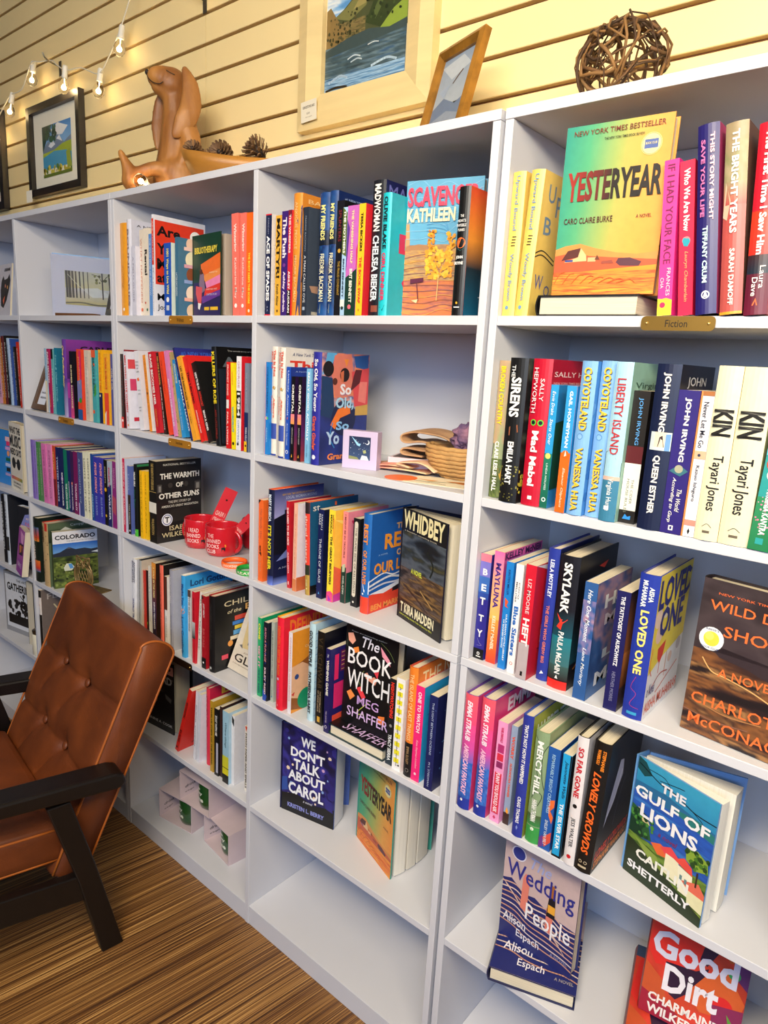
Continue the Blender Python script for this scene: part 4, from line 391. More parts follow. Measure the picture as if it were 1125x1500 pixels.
{'k':'h','p':[-.402,.0197,.6448],'r':[0,.0],'s':[.019,.155,.2332],'c':'BCDCE8','lb':'pale blue hardcover patterned with wavy contour lines, basket bay fourth shelf','f':'B4D4E6','sa':[('K',[(0,.05),(.5,.03),(1,.07)],.008,'7AB4D8'),('K',[(0,.14),(.5,.12),(1,.16)],.008,'7AB4D8'),('K',[(0,.23),(.5,.21),(1,.25)],.008,'7AB4D8'),('K',[(0,.32),(.5,.3),(1,.34)],.008,'7AB4D8'),('K',[(0,.41),(.5,.39),(1,.43)],.008,'7AB4D8'),('K',[(0,.5),(.5,.48),(1,.52)],.008,'7AB4D8'),('K',[(0,.59),(.5,.57),(1,.61)],.008,'7AB4D8'),('K',[(0,.68),(.5,.66),(1,.7)],.008,'7AB4D8'),('K',[(0,.77),(.5,.75),(1,.79)],.008,'7AB4D8'),('K',[(0,.86),(.5,.84),(1,.88)],.008,'7AB4D8')],'fa':[('K',[(0,.1),(.4,.07),(.7,.12),(1,.06)],.008,'5A9AC8'),('K',[(0,.17),(.4,.14),(.7,.19),(1,.13)],.008,'5A9AC8'),('K',[(0,.24),(.4,.21),(.7,.26),(1,.2)],.008,'5A9AC8'),('K',[(0,.31),(.4,.28),(.7,.33),(1,.27)],.008,'5A9AC8'),('K',[(0,.38),(.4,.35),(.7,.4),(1,.34)],.008,'5A9AC8'),('K',[(0,.45),(.4,.42),(.7,.47),(1,.41)],.008,'5A9AC8'),('K',[(0,.52),(.4,.49),(.7,.54),(1,.48)],.008,'5A9AC8'),('K',[(0,.59),(.4,.56),(.7,.61),(1,.55)],.008,'5A9AC8'),('K',[(0,.66),(.4,.63),(.7,.68),(1,.62)],.008,'5A9AC8'),('K',[(0,.73),(.4,.7),(.7,.75),(1,.69)],.008,'5A9AC8'),('K',[(0,.8),(.4,.77),(.7,.82),(1,.76)],.008,'5A9AC8'),('K',[(0,.87),(.4,.84),(.7,.89),(1,.83)],.008,'5A9AC8'),('K',[(0,.94),(.4,.91),(.7,.96),(1,.9)],.008,'5A9AC8')],'end':'B8D0E8','st':[('*GOOD PEOPLE',.07,.43,'23282C',.5),('*PATMEENA SABIT',.49,.92,'23282C',.42)]},
{'k':'p','p':[-.3755,.0221,.6448],'r':[0,.0],'s':[.021,.145,.2211],'c':'16130F','lb':'black paperback with dim bronze lettering, basket bay fourth shelf','f':'0E0F1E','sa':[('R',.3,.91,.7,.97,'D0A030')],'st':[('^V.E. SCHWAB',.06,.6,'4A3C28',.6),('THE INVISIBLE LIFE',.63,.86,'B8A080',.2,.65),('OF ADDIE LARUE',.63,.86,'B8A080',.2,.35)]},
{'k':'p','p':[-.337,.01,.6448],'r':[0,.0],'s':[.014,.13,.1962],'c':'1E1A58','lb':'violet paperback with a pink library of shelves, basket bay fourth shelf','f':'241E66','sa':[('C',.5,.93,.25,'D8D0E8'),('C',.5,.93,.17,'1E1A58')],'fa':[('R',.1,.08,.2,.38,'E82A6A'),('R',.24,.05,.5,.3,'6A1E58'),('R',.1,.42,.35,.72,'E02A70'),('R',.7,.3,1,.5,'C82A5A'),('R',.08,.8,.35,.98,'E8503A'),('R',.6,.85,.8,.95,'C03A50'),('K',[(.8,.08),(.72,.13),(.8,.18)],.02,'E8E8F0'),('R',.26,.07,.46,.08,'D8A070'),('R',.26,.12,.46,.13,'D8A070'),('R',.26,.17,.46,.18,'D8A070'),('R',.26,.22,.46,.23,'D8A070'),('R',.26,.27,.46,.28,'D8A070')],'ft':[('*WI',.4,1.1,.42,.52,'F4F0E8'),('G',.7,1.0,.52,.6,'F4F0E8'),('MEG',.35,1.1,.76,.8,'D8D0E8')],'st':[('~The',.06,.1,'E8E8F0',.3),('*WISHING GAME',.13,.55,'F4F0E0',.5),('^MEG SHAFFER',.74,.88,'C8B8D8',.3)]},
{'k':'p','p':[-.162,.0141,.6448],'r':[0,.0],'s':[.017,.13,.1883],'c':'17191E','lb':'black paperback with scarlet and white capitals beside the propped black hardcover, basket bay fourth shelf','sa':[('C',.5,.54,.2,'8A8A8A'),('R',0,.86,1,1,'22303C')],'st':[('*NIGHTWATCHING',.04,.45,'F03A28',.5),('*TRACY SIERRA',.64,.95,'E4E8EA',.5)]},
{'k':'p','p':[-.14,.0081,.6448],'r':[0,.0],'s':[.021,.13,.1992],'c':'F2F0F0','lb':'white paperback with scattered yellow blocks, basket bay fourth shelf','sa':[('R',.2,.05,.8,.1,'F0E42E'),('R',.2,.14,.8,.19,'F0E42E'),('R',.2,.23,.8,.28,'F0E42E'),('R',.2,.32,.8,.37,'F0E42E'),('R',.2,.41,.8,.46,'F0E42E'),('R',.2,.5,.8,.55,'F0E42E'),('R',.2,.59,.8,.64,'F0E42E'),('R',.2,.68,.8,.73,'F0E42E'),('R',.2,.77,.8,.82,'F0E42E'),('R',.2,.86,.8,.91,'F0E42E'),('C',.8,.93,.1,'101012')],'st':[('^A short walk through a wide world',.08,.94,'2A2A28',.22)]},
{'k':'h','p':[-.1121,.0075,.6448],'r':[0,.0],'s':[.021,.155,.2333],'c':'F0822A','lb':'orange hardcover with a black foot, basket bay fourth shelf','f':'E87A2C','sa':[('R',0,.685,1,1,'141012'),('C',.5,.94,.2,'8A8078'),('C',.5,.94,.15,'141012')],'ft':[('THE ISLAND',.1,1.3,.05,.18,'FBE0B0')],'end':'C8442A','st':[('THE ISLAND OF LAST THINGS',.06,.66,'FBD9A0',.42),('^EMMA SLOLEY',.72,.88,'C8A070',.3)]},
{'k':'p','p':[-.0905,.0067,.6448],'r':[0,.0],'s':[.02,.14,.2018],'c':'F0287A','lb':'magenta paperback with a sky blue cover, basket bay fourth shelf','f':'2AA0D8','sa':[('C',.5,.92,.14,'F8D0E0')],'fa':[('K',[(.1,.3),(.4,.28),(.3,.5),(.6,.7)],.02,'1A80C0')],'st':[('*ONE TO WATCH',.06,.48,'F8E4EC',.42),('~Kate Stayman-London',.56,.86,'F8B8D0',.3)]},
{'k':'p','p':[-.0547,.002,.6448],'r':[0,.0],'s':[.019,.14,.1967],'c':'17205A','lb':'midnight blue paperback speckled with stars, basket bay fourth shelf','f':'161C52','sa':[('S',10,.6,.1,.95,.95,.03,['5A8AD0'],22)],'fa':[('S',26,.1,.1,.95,.95,.012,['5A8AD0','8AC0E8'],21)],'ft':[('THE',.3,.9,.03,.05,'D0D8F0')],'st':[('^THE LIGHT BETWEEN OCEANS',.07,.62,'B8C4E4',.24),('^M L STEDMAN',.7,.96,'B8C4E4',.22)]},
{'k':'p','p':[-1.141,.006,1.231],'r':[0,.0],'s':[.012,.13,.1968],'c':'2A1A18','lb':'dark brown paperback with a red foot at the left end, mug bay second shelf','sa':[('R',0,.85,1,1,'D83028'),('C',.5,.9,.3,'F4F2F0')],'st':[('KEEPIN IT HOUSE',.1,.7,'8A3A30',.4)]},
{'k':'h','p':[-1.129,.009,1.231],'r':[0,.0],'s':[.008,.15,.2086],'c':'8A1428','lb':'thin dark red hardcover, mug bay second shelf','st':[('^IDENTITY',.3,.7,'D04A5A',.4)]},
{'k':'p','p':[-1.108,.002,1.231],'r':[0,-.0516],'s':[.016,.13,.2039],'c':'E8E6F0','lb':'white paperback with red spine lettering, mug bay second shelf','f':'E0E0EE','sa':[('C',.5,.95,.2,'F09040')],'fa':[('R',.02,.1,.2,.22,'D84A50'),('R',.05,.35,.25,.5,'D0406A'),('R',.1,.85,.3,.9,'C82A40')],'st':[('*MEN WHO HATE WOMEN',.05,.78,'E04A4A',.5),('^BATES',.84,.9,'404048',.3)]},
{'k':'p','p':[-1.064,.0149,1.231],'r':[0,-.1062],'s':[.02,.13,.2074],'c':'E4E2EA','lb':'broad white paperback with a tiny orange bird, mug bay second shelf','f':'DCDAE6','sa':[('P',[(.2,.35),(.6,.33),(.8,.37),(.4,.38)],'F06A28')],'su':[('TOXIC',.15,.85,.13,.15,'50505A'),('REAL',.2,.8,.17,.19,'50505A'),('ONE',.3,.7,.21,.23,'50505A'),('LIFE',.25,.8,.25,.27,'50505A'),('from',.3,.8,.48,.5,'70707A'),('UNTIL',.3,.8,.53,.55,'70707A'),('ALWAYS',.2,.8,.7,.72,'60606A'),('MORE',.3,.7,.74,.76,'60606A')]},
{'k':'p','p':[-1.027,.0209,1.231],'r':[0,-.1442],'s':[.013,.13,.199],'c':'F09426','lb':'orange paperback with faint lettering, mug bay second shelf','f':'E8E4E4','sa':[('C',.5,.5,.25,'5A3010')],'st':[('^HIDDEN IN PLAIN SIGHT',.05,.85,'B86A20',.4)]},
{'k':'p','p':[-.9867,.0153,1.231],'r':[0,-.1633],'s':[.0197,.13,.2078],'c':'C41E2E','lb':'deep red paperback with bold white lettering, mug bay second shelf','st':[('*RAGE BECOMES HER',.03,.65,'F6EDEA',.5),('^SORAYA CHEMALY',.7,.92,'F0B040',.25)]},
{'k':'p','p':[-.9664,.0252,1.231],'r':[0,-.1602],'s':[.012,.13,.2078],'c':'20140F','lb':'dark brown paperback with gold lettering, red book at left, mug bay second shelf','st':[('*NO ONE IS ILLEGAL',.05,.4,'D8A050',.5),('*JUSTICE AND THE STATE',.42,.95,'D8D4D0',.35)]},
{'k':'p','p':[-.9364,.0205,1.231],'r':[0,-.2108],'s':[.015,.13,.2112],'c':'EE4A2A','lb':'scarlet orange paperback leaning left, mug bay second shelf','st':[('^THE ADVOCATE PATH',.1,.5,'8A2A1A',.3)]},
{'k':'p','p':[-.9071,.0162,1.231],'r':[0,-.1967],'s':[.013,.13,.2145],'c':'D880B8','lb':'orchid pink paperback leaning left, mug bay second shelf','st':[('*AUTUMN CHRONICLES',.32,.88,'EBE0EA',.4)]},
{'k':'p','p':[-.8933,.0196,1.231],'r':[0,-.1746],'s':[.009,.13,.2114],'c':'B8A06A','lb':'narrow patterned tan paperback, mug bay second shelf','sa':[('S',24,.1,.02,.9,.98,.15,['2A2A28','C84A30','3A6A80'],31)]},
{'k':'p','p':[-.8755,.0186,1.231],'r':[0,-.2126],'s':[.016,.13,.1941],'c':'2A90D0','lb':'sky blue paperback with pale lettering, mug bay second shelf','st':[('*AMERICA IN PIECES',.05,.3,'F0E8C0',.4),('^NATASHA BOWEN',.5,.9,'C8E0F0',.3)]},
{'k':'h','p':[-.8175,.0039,1.231],'r':[0,-.3327],'s':[.0084,.155,.2306],'c':'14205A','lb':'tall navy hardcover with pale blue lettering leaning left, mug bay second shelf','f':'2A2E80','ft':[('#1 NEW YORK TIMES',.1,.95,.04,.09,'3A6AD0')],'st':[('*KAMALA HARRIS',.35,.9,'D0DCF0',.6),('~the truths',.1,.3,'8A9AD0',.4)]},
{'k':'p','p':[-.8084,.0049,1.231],'r':[0,-.3289],'s':[.016,.13,.2088],'c':'EFA532','lb':'mustard paperback leaning left with brown lettering, mug bay second shelf','st':[('*LET THIS RADICALIZE YOU',.12,.62,'4A3010',.45),('^KABA',.68,.8,'8A5A20',.3)]},
{'k':'p','p':[-.7811,.0091,1.231],'r':[0,-.3688],'s':[.016,.13,.2128],'c':'DA2422','lb':'red paperback leaning left with black script, mug bay second shelf','st':[('*That Librarian',.18,.55,'240E0E',.5),('*AMANDA JONES',.63,.9,'F4C8C0',.4)]},
{'k':'p','p':[-.7611,.0159,1.231],'r':[0,-.3645],'s':[.018,.13,.1982],'c':'141414','lb':'black paperback leaning left with white and red capitals, mug bay second shelf','st':[('*HOW TO BE AN',.13,.34,'F4F2F0',.45),('*ANTIRACIST',.36,.55,'D83A30',.45),('*IBRAM X. KENDI',.6,.85,'F4F2F0',.4)]},
{'k':'h','p':[-.7201,.0051,1.231],'r':[0,-.086],'s':[.018,.16,.2273],'c':'101216','lb':'tall black hardcover with bright yellow capitals, mug bay second shelf','f':'0C0C0E','fa':[('R',.02,.22,.2,.98,'1A2430')],'ft':[('The untold story of the long fight',.2,.9,.03,.05,'A8A8A8'),('*A',.1,.35,.1,.2,'5A6068')],'st':[('*KILLERS OF ROE',.05,.57,'F4DA2A',.6),('^AMY LITTLEFIELD',.63,.93,'A03028',.35)]},
{'k':'p','p':[-.6727,.0,1.231],'r':[0,.0],'s':[.011,.13,.195],'c':'D81E24','lb':'red slim paperback with a pale square label, mug bay second shelf','sa':[('R',.1,.43,.9,.53,'E0E0E0')],'st':[('*PROPHET SONG',.03,.38,'F0C8C0',.5),('*PAUL LYNCH',.57,.95,'F4D8D0',.5)]},
{'k':'p','p':[-.6519,.0,1.231],'r':[0,-.0317],'s':[.012,.13,.194],'c':'F4DF1E','lb':'lemon yellow paperback with turquoise lettering, mug bay second shelf','sa':[('C',.5,.93,.3,'101012')],'st':[('*WORDSLUT',.5,.8,'4AA8C8',.55),('^AMANDA',.1,.25,'F0903A',.4)]},
{'k':'p','p':[-.6363,.0,1.231],'r':[0,.0],'s':[.017,.13,.2088],'c':'EDEBF0','lb':'white paperback with a black square and a red cover, mug bay second shelf','f':'D81E2C','sa':[('R',.05,.36,.95,.65,'141414'),('C',.4,.93,.2,'101012')],'s2':[('*1984',.38,.63,'F0F0F0',.6)],'st':[('GEORGE',.05,.33,'C890A0',.35),('ORWELL',.67,.93,'6A90C8',.3)]},
{'k':'p','p':[-.6072,.0,1.231],'r':[0,.0],'s':[.013,.13,.1951],'c':'7A8498','lb':'grey and navy paperback at the right end, mug bay second shelf','sa':[('R',0,.55,1,1,'1A2A5A'),('R',0,.88,.7,1,'F0C02A'),('C',.4,.93,.2,'101012')],'st':[('^THE FOUR WINDS',.1,.45,'A8B0C0',.4),('MARIA KELLY',.72,.88,'E8ECF4',.4)]},
{'k':'p','p':[-1.139,.002,.9371],'r':[0,.0],'s':[.012,.13,.2094],'c':'D02050','lb':'crimson paperback at the left end with pale lettering, mug bay third shelf','f':'C4CAE2','st':[('*~CRYING IN THE BATHROOM',.05,.9,'F4C0CC',.45)]},
{'k':'p','p':[-1.113,.002,.9371],'r':[0,.0],'s':[.014,.13,.1922],'c':'5A6AB0','lb':'blue grey over dark brown paperback, mug bay third shelf','sa':[('G',0,.42,1,1,'3A2A24','1C1612'),('C',.5,.95,.2,'E8E4E0')],'st':[('^Tastes',.1,.35,'C8D0E8',.35),('TARA ROBERTS',.55,.85,'D8D0C8',.3)]},
{'k':'h','p':[-1.084,.002,.9371],'r':[0,.0],'s':[.017,.155,.2007],'c':'0E1210','lb':'black hardcover with a lime green foot and leafy top, mug bay third shelf','f':'0E1210','sa':[('R',0,.9,1,1,'4AB83A'),('C',.4,.94,.2,'D8F0C8')],'fa':[('R',0,0,1,.03,'2A7A4A')],'st':[('*WILDER GIRLS',.1,.3,'E8E8E4',.5),('^How Plants',.35,.6,'1A6A4A',.5)]},
{'k':'p','p':[-1.051,.002,.9371],'r':[0,.0],'s':[.0135,.13,.1878],'c':'F4C01E','lb':'left of two matching golden yellow paperbacks, mug bay third shelf','group':'matching golden yellow paperbacks','st':[('^WRITE LIKE A MAN',.05,.9,'A87A10',.4)]},
{'k':'p','p':[-1.034,.0053,.9371],'r':[0,.0],'s':[.0135,.13,.1889],'c':'F4C01E','lb':'right of two matching golden yellow paperbacks, mug bay third shelf','group':'matching golden yellow paperbacks','st':[('^WRITE LIKE A MAN',.05,.9,'A87A10',.4)]},
{'k':'p','p':[-1.005,.002,.9371],'r':[0,.0],'s':[.034,.14,.2219],'c':'1A1816','lb':'thick black paperback with silver lettering and a round newspaper seal, mug bay third shelf','f':'1D1B1B','sa':[('R',0,.5,1,.63,'E0DCD0'),('R',0,.37,1,.375,'C8A860')],'fa':[('R',.02,.28,.12,.38,'4A4644'),('R',.85,.28,.98,.38,'4A4644'),('R',.05,.3,.1,.37,'8A8680'),('R',.88,.3,.95,.37,'8A8680'),('C',.3,.3,.05,'3A3634'),('C',.65,.3,.05,'3A3634'),('P',[(.3,.6),(.7,.58),(.8,.75),(.25,.76)],'2A2624'),('C',.22,.72,.12,'E8ECF8'),('C',.22,.72,.1,'3A4A90'),('C',.22,.72,.085,'F0F2F8')],'ft':[('NATIONAL BESTSELLER',.15,.87,.035,.06,'D8D4C8'),('*THE WARMTH',.08,.95,.15,.22,'EDE9E0'),('*OF',.42,.58,.27,.33,'EDE9E0'),('*OTHER SUNS',.05,.95,.39,.46,'EDE9E0'),('THE EPIC STORY OF',.25,.75,.49,.52,'DDD8CC'),("AMERICA'S GREAT MIGRATION", .1, .92, .54, .57, 'DDD8CC'), ('ISABEL', .27, .75, .8, .86, 'D8C89A'), ('WILKERSON', .1, .95, .88, .94, 'D8C89A')], 'ft2':[('*T', .17, .27, .685, .755, '101012')], 'st':[('THE WARMTH OF OTHER SUNS', .03, .35, 'C8A860', .35), ('^WILKERSON', .7, .9, 'C8A860',.35)]},
{'k':'h','p':[-1.134,.0149,.6458],'r':[0,.0438],'s':[.022,.155,.215],'c':'E4E4EA','lb':'white hardcover with navy block lettering at the left end, mug bay fourth shelf','f':'C8C8D0','sa':[('K',[(.3,.4),(.7,.44),(.5,.5)],.02,'A8A8B8')],'st':[('*ANTHONY',.03,.33,'1A2450',.3,.65),('*BOURDAIN',.03,.33,'1A2450',.3,.25),('*WORLD TRAVEL',.55,.95,'1A2A80',.35)]},
{'k':'h','p':[-1.096,.0157,.6452],'r':[0,.0271],'s':[.013,.155,.2184],'c':'A8A8A4','lb':'grey green hardcover, mug bay fourth shelf','f':'C8B8A8','end':'101010','st':[('^VANISHING HALF WINTERS',.1,.8,'6A6A68',.4)]},
{'k':'p','p':[-1.077,.0213,.6448],'r':[0,.0],'s':[.006,.13,.1903],'c':'C83A30','lb':'thin red paperback between grey books, mug bay fourth shelf','st':[('^PAST LIVES',.2,.7,'E8A090',.4)]},
{'k':'p','p':[-1.07,.026,.6448],'r':[0,.0],'s':[.008,.13,.1909],'c':'151515','lb':'thin black paperback with a green fleck, mug bay fourth shelf','sa':[('P',[(.3,.82),(.8,.8),(.6,.86)],'6AC030')]},
{'k':'p','p':[-1.061,.0277,.6448],'r':[0,.0],'s':[.012,.13,.2056],'c':'E4DCD0','lb':'cream slim paperback, mug bay fourth shelf','st':[('^I HAVE SOMETHING',.1,.8,'A09A90',.35)]},
{'k':'p','p':[-1.023,.0161,.6448],'r':[0,.0],'s':[.02,.13,.2268],'c':'7A3A1E','lb':'orange and violet canyon paperback, mug bay fourth shelf','f':'2A1A14','sa':[('G',0,0,1,.2,'E89A3A','C86A2A'),('G',0,.2,1,.6,'8A4A2A','3A2448'),('G',0,.6,1,1,'3A2448','1A1218')],'st':[('*A WALK IN THE PARK',.05,.45,'F0D890',.4),('*KEVIN FEDARKO',.5,.85,'E8E0E0',.35)]},
{'k':'h','p':[-.983,.0131,.6448],'r':[0,.0],'s':[.018,.155,.2307],'c':'F0705A','lb':'coral hardcover with black cover edges, mug bay fourth shelf','f':'201A18','end':'141414','st':[('^SOUNDTRACKS OF SAIGON',.1,.9,'B04030',.3)]},
{'k':'p','p':[-.9526,.0101,.6448],'r':[0,.0],'s':[.013,.13,.2056],'c':'E8E2DC','lb':'white paperback with a brown portrait band, mug bay fourth shelf','sa':[('R',0,0,1,.46,'5A2E22')],'st':[('^FIRE WEATHER',.55,.85,'6A5A50',.3)]},
{'k':'h','p':[-.9321,.0109,.6448],'r':[0,.0],'s':[.017,.155,.2287],'c':'9A9AA8','lb':'silvery grey hardcover, mug bay fourth shelf','f':'B8B8C4','st':[('^NOBODY CARES',.08,.4,'D8D4D8',.4),('^Virginia Roberts',.55,.9,'6A6A78',.35)]},
{'k':'h','p':[-.8746,.0083,.6448],'r':[0,.0],'s':[.0182,.155,.2287],'c':'3AA0E0','lb':'sky blue hardcover with dark blue lettering and a tissue box, mug bay fourth shelf','f':'38A4E8','sa':[('C',.5,.43,.4,'F0904A'),('P',[(.1,.38),(.9,.36),(.7,.42),(.3,.42)],'E8E0F0')],'ft':[('*Lori Gottlieb',.1,1.0,.06,.14,'1A4A80')],'end':'F0ECE8','st':[('*Maybe You',.1,.35,'1A4A90',.6),('Lori Gottlieb',.5,.95,'1A3A80',.5)]},
{'k':'p','p':[-.8558,.0178,.6448],'r':[0,.0],'s':[.013,.13,.1909],'c':'D8D4D0','lb':'white and brown paperback with grey lettering, mug bay fourth shelf','sa':[('R',0,0,1,.1,'5A3A20')],'st':[('*THE ELSEWHERE',.1,.6,'8A8880',.5)]},
{'k':'p','p':[-.8218,.0076,.6448],'r':[0,.0],'s':[.0128,.13,.1973],'c':'CC1E30','lb':'red paperback with a black and white portrait strip, mug bay fourth shelf','sa':[('G',0,.42,1,.65,'C8C8C8','2A2A2A')],'st':[('*UNCANNY VALLEY',.08,.4,'8A1020',.4)]},
{'k':'p','p':[-.8084,.0128,.6456],'r':[0,.0677],'s':[.012,.13,.2025],'c':'E4E0D8','lb':'off-white paperback left of the dark red one, mug bay fourth shelf','st':[('^Ross Gay Joy',.1,.8,'2A2A2A',.4)]},
{'k':'p','p':[-.7812,.0082,.6448],'r':[0,.0],'s':[.018,.13,.1979],'c':'A81824','lb':'dark red paperback with a black foot, mug bay fourth shelf','sa':[('R',0,.85,1,1,'141414'),('C',.4,.92,.15,'F4F2F0'),('P',[(0,0),(.5,.03),(0,.06)],'101012')],'st':[('*~JUST MERCY',.1,.3,'F0D0D0',.4),('^BRYAN',.45,.7,'D86A6A',.35)]},
{'k':'h','p':[-.7549,.0087,.6448],'r':[0,.0],'s':[.024,.14,.2053],'c':'0E0E10','lb':'black hardcover with pencilled gold lettering and a stack of bright books, mug bay fourth shelf','f':'0F0F11','sa':[('R',.3,.93,.6,.96,'C8C8C0')],'fa':[('R',.45,.32,.8,.38,'D84A3A'),('R',.4,.39,.85,.44,'3A80D0'),('R',.45,.45,.8,.5,'F0D04A'),('R',.42,.51,.85,.57,'60A8E0'),('R',.35,.58,.8,.63,'F0E0C0'),('C',.35,.67,.06,'F0A04A'),('R',.15,.8,.3,.86,'E04A60')],'ft':[('CHILD',.2,.95,.1,.17,'E8D8B0'),('~of the',.28,.6,.22,.27,'E8D8B0'),('B',.7,.9,.19,.27,'F0B86A')],'end':'A82028','st':[('^CHILDREN OF THE BOOK',.1,.7,'3A3A38',.35)]},
{'k':'p','p':[-.913,.0112,.352],'r':[0,.3237],'s':[.014,.13,.2202],'c':'E0281E','lb':'red paperback leaning right with black lettering, mug bay fifth shelf','f':'DE2A20','sa':[('C',.4,.94,.25,'101012')],'fa':[('P',[(.4,.55),(.9,.6),(.8,.7),(.4,.65)],'F0A0A8'),('P',[(.6,.75),(1,.7),(.9,.82)],'101012')],'ft':[('ANN',.3,.8,.9,.93,'101012')],'st':[('*ABOUT HOW ANYTHING',.2,.45,'2A0E0A',.5),('*BY ROSS',.65,.85,'2A0E0A',.5)]},
{'k':'p','p':[-.8432,.0222,.3482],'r':[0,.0736],'s':[.01,.13,.2093],'c':'DCDCE4','lb':'white paperback with grey lettering, mug bay fifth shelf','st':[('^REAL MOTHER',.2,.45,'6A6A74',.4),('^KITCHENERS',.5,.8,'5A5A64',.4)]},
{'k':'p','p':[-.8249,.0213,.3481],'r':[0,.0588],'s':[.011,.13,.2054],'c':'D4D6E0','lb':'white paperback with a large black letter on the cover, mug bay fifth shelf','f':'E0E0EE','fa':[('P',[(.6,.55),(1,.5),(.9,.6),(.7,.62)],'D8A080')],'ft':[('*~O',.5,1.0,.33,.5,'101012')]},
{'k':'h','p':[-.7978,.032,.3475],'r':[0,.0],'s':[.015,.155,.2263],'c':'D8304A','lb':'raspberry pink hardcover with yellow cover lettering, mug bay fifth shelf','f':'C82448','ft':[('*DIN',.25,1.0,.02,.12,'F0C040')],'end':'C02A48','st':[('DINNER FOR',.1,.5,'B0203A',.5)]},
{'k':'p','p':[-.7633,.0206,.3475],'r':[0,.0],'s':[.014,.13,.2062],'c':'B8902A','lb':'old gold paperback with dark lettering, mug bay fifth shelf','st':[('*TWELVE STEPS OF THE ROAD',.08,.9,'3A2A0A',.4)]},
{'k':'p','p':[-.7418,.0185,.3475],'r':[0,.0],'s':[.0164,.13,.1936],'c':'141414','lb':'black and silver striped paperback, mug bay fifth shelf','sa':[('R',.5,.5,1,.95,'B8B8C8'),('K',[(.4,.05),(1,.12)],.01,'D8D8D8'),('K',[(.4,.15),(1,.22)],.01,'D8D8D8')],'st':[('*STAY WITH ME',.1,.4,'E8E8E8',.5)]},
{'k':'p','p':[-.7247,.0231,.3475],'r':[0,.0],'s':[.01,.13,.2029],'c':'3A2420','lb':'thin dark brown paperback, mug bay fifth shelf'},
{'k':'p','p':[-.7021,.0152,.3475],'r':[0,.0],'s':[.0248,.13,.2037],'c':'9CC4D8','lb':'pale blue paperback with a yellow field and black foot, mug bay fifth shelf','f':'A8C8DC','sa':[('G',0,.62,1,.88,'C8C83A','E0D420'),('R',0,.78,1,.79,'101012'),('R',0,.88,1,1,'161616')],'st':[('~Where things',.15,.5,'4A6A7A',.35)]},
{'k':'p','p':[-.6767,.0239,.3475],'r':[0,.0],'s':[.012,.13,.1968],'c':'E4E2E4','lb':'white paperback with black splashes, mug bay fifth shelf','f':'D8D8E0','sa':[('P',[(.1,0),(.9,.05),(.8,.15),(.2,.1)],'101012')],'fa':[('P',[(.6,.25),(1,.2),(1,.6),(.7,.55)],'141414'),('P',[(.4,.45),(.6,.42),(.6,.5)],'101012')],'ft':[('10',.5,.9,.75,.83,'101012')]},
{'k':'p','p':[-.6302,.0298,.3475],'r':[0,.0],'s':[.011,.1,.1831],'c':'EFE6D8','lb':'cream paperback with spiky lettering by the divider, mug bay fifth shelf','sa':[('P',[(.1,0),(.9,0),(.5,.08)],'D84A28')],'st':[('*PAWN PAPER AND SPELLS',.1,.95,'2A2420',.5)]},
{'k':'p','p':[-1.615,.0171,1.231],'r':[0,.0],'s':[.014,.13,.1984],'c':'A8C8E0','lb':'pale blue and cream paperback beside the tilted frame, owl bay second shelf','sa':[('G',0,.5,1,1,'E8E0C0','E8D8C8')],'st':[('^LOVE MATCH',.1,.5,'6A9AC0',.4)]},
{'k':'p','p':[-1.584,.0135,1.231],'r':[0,-.032],'s':[.014,.13,.1974],'c':'B0205A','lb':'magenta paperback with white capitals, owl bay second shelf','st':[('*PARIS MATCH',.05,.52,'F4E8EC',.6),('^AMORE',.7,.9,'F0B060',.4)]},
{'k':'p','p':[-1.561,.0131,1.231],'r':[0,.0],'s':[.012,.13,.1971],'c':'6AB0B8','lb':'teal green slim paperback, owl bay second shelf','sa':[('R',0,0,1,.15,'101012')],'st':[('*MY ROOMMATE',.3,.9,'F0F4F4',.4)]},
{'k':'p','p':[-1.532,.0097,1.231],'r':[0,.0],'s':[.02,.13,.2017],'c':'1A7A98','lb':'dark teal paperback with script lettering, owl bay second shelf','f':'1A6A88','st':[('*~Love & Other Words',.1,.8,'90D0D8',.45)]},
{'k':'h','p':[-1.469,.002,1.231],'r':[0,.0],'s':[.024,.155,.2285],'c':'6A3A98','lb':'violet hardcover with cursive lettering and black capitals on its cover, owl bay second shelf','f':'7A3A98','sa':[('G',0,.5,1,1,'4A2A80','A8A0C8'),('R',0,.0,.12,1,'E8A0A0')],'fa':[('G',0,0,1,.5,'8A3AA0','3A1E60'),('R',0,.55,1,.75,'B03AA0')],'ft':[('*CARLEY',.28,1.1,.08,.15,'1A1020')],'st':[('*~One Perfect Story',.08,.62,'F4D890',.5)]},
{'k':'p','p':[-1.424,.0037,1.231],'r':[0,.0],'s':[.02,.13,.1951],'c':'15101C','lb':'black and pink paperback, owl bay second shelf','sa':[('G',0,.5,1,1,'5A2060','E0508A')],'st':[('*SUMMER ROMANCE',.2,.85,'F0E0B0',.4)]},
{'k':'p','p':[-1.376,.002,1.231],'r':[0,.0],'s':[.026,.13,.2021],'c':'E84A30','lb':'orange red paperback over purple and green, owl bay second shelf','sa':[('R',.5,.02,1,.45,'E02A6A'),('P',[(0,.45),(1,.42),(1,.7),(0,.75)],'7A80B8'),('C',.6,.72,.3,'3A9A40'),('R',0,.85,1,1,'2A5AA0')],'st':[('^JOURNEY',.1,.5,'F0B060',.35)]},
{'k':'p','p':[-1.338,.0054,1.231],'r':[0,.0],'s':[.024,.13,.2011],'c':'D8C8B8','lb':'beige paperback, owl bay second shelf','sa':[('P',[(.5,.2),(1,.3),(.9,.6),(.6,.5)],'E8DCD0')],'st':[('^HAPPY PLACE READS',.1,.9,'9AA0A8',.3)]},
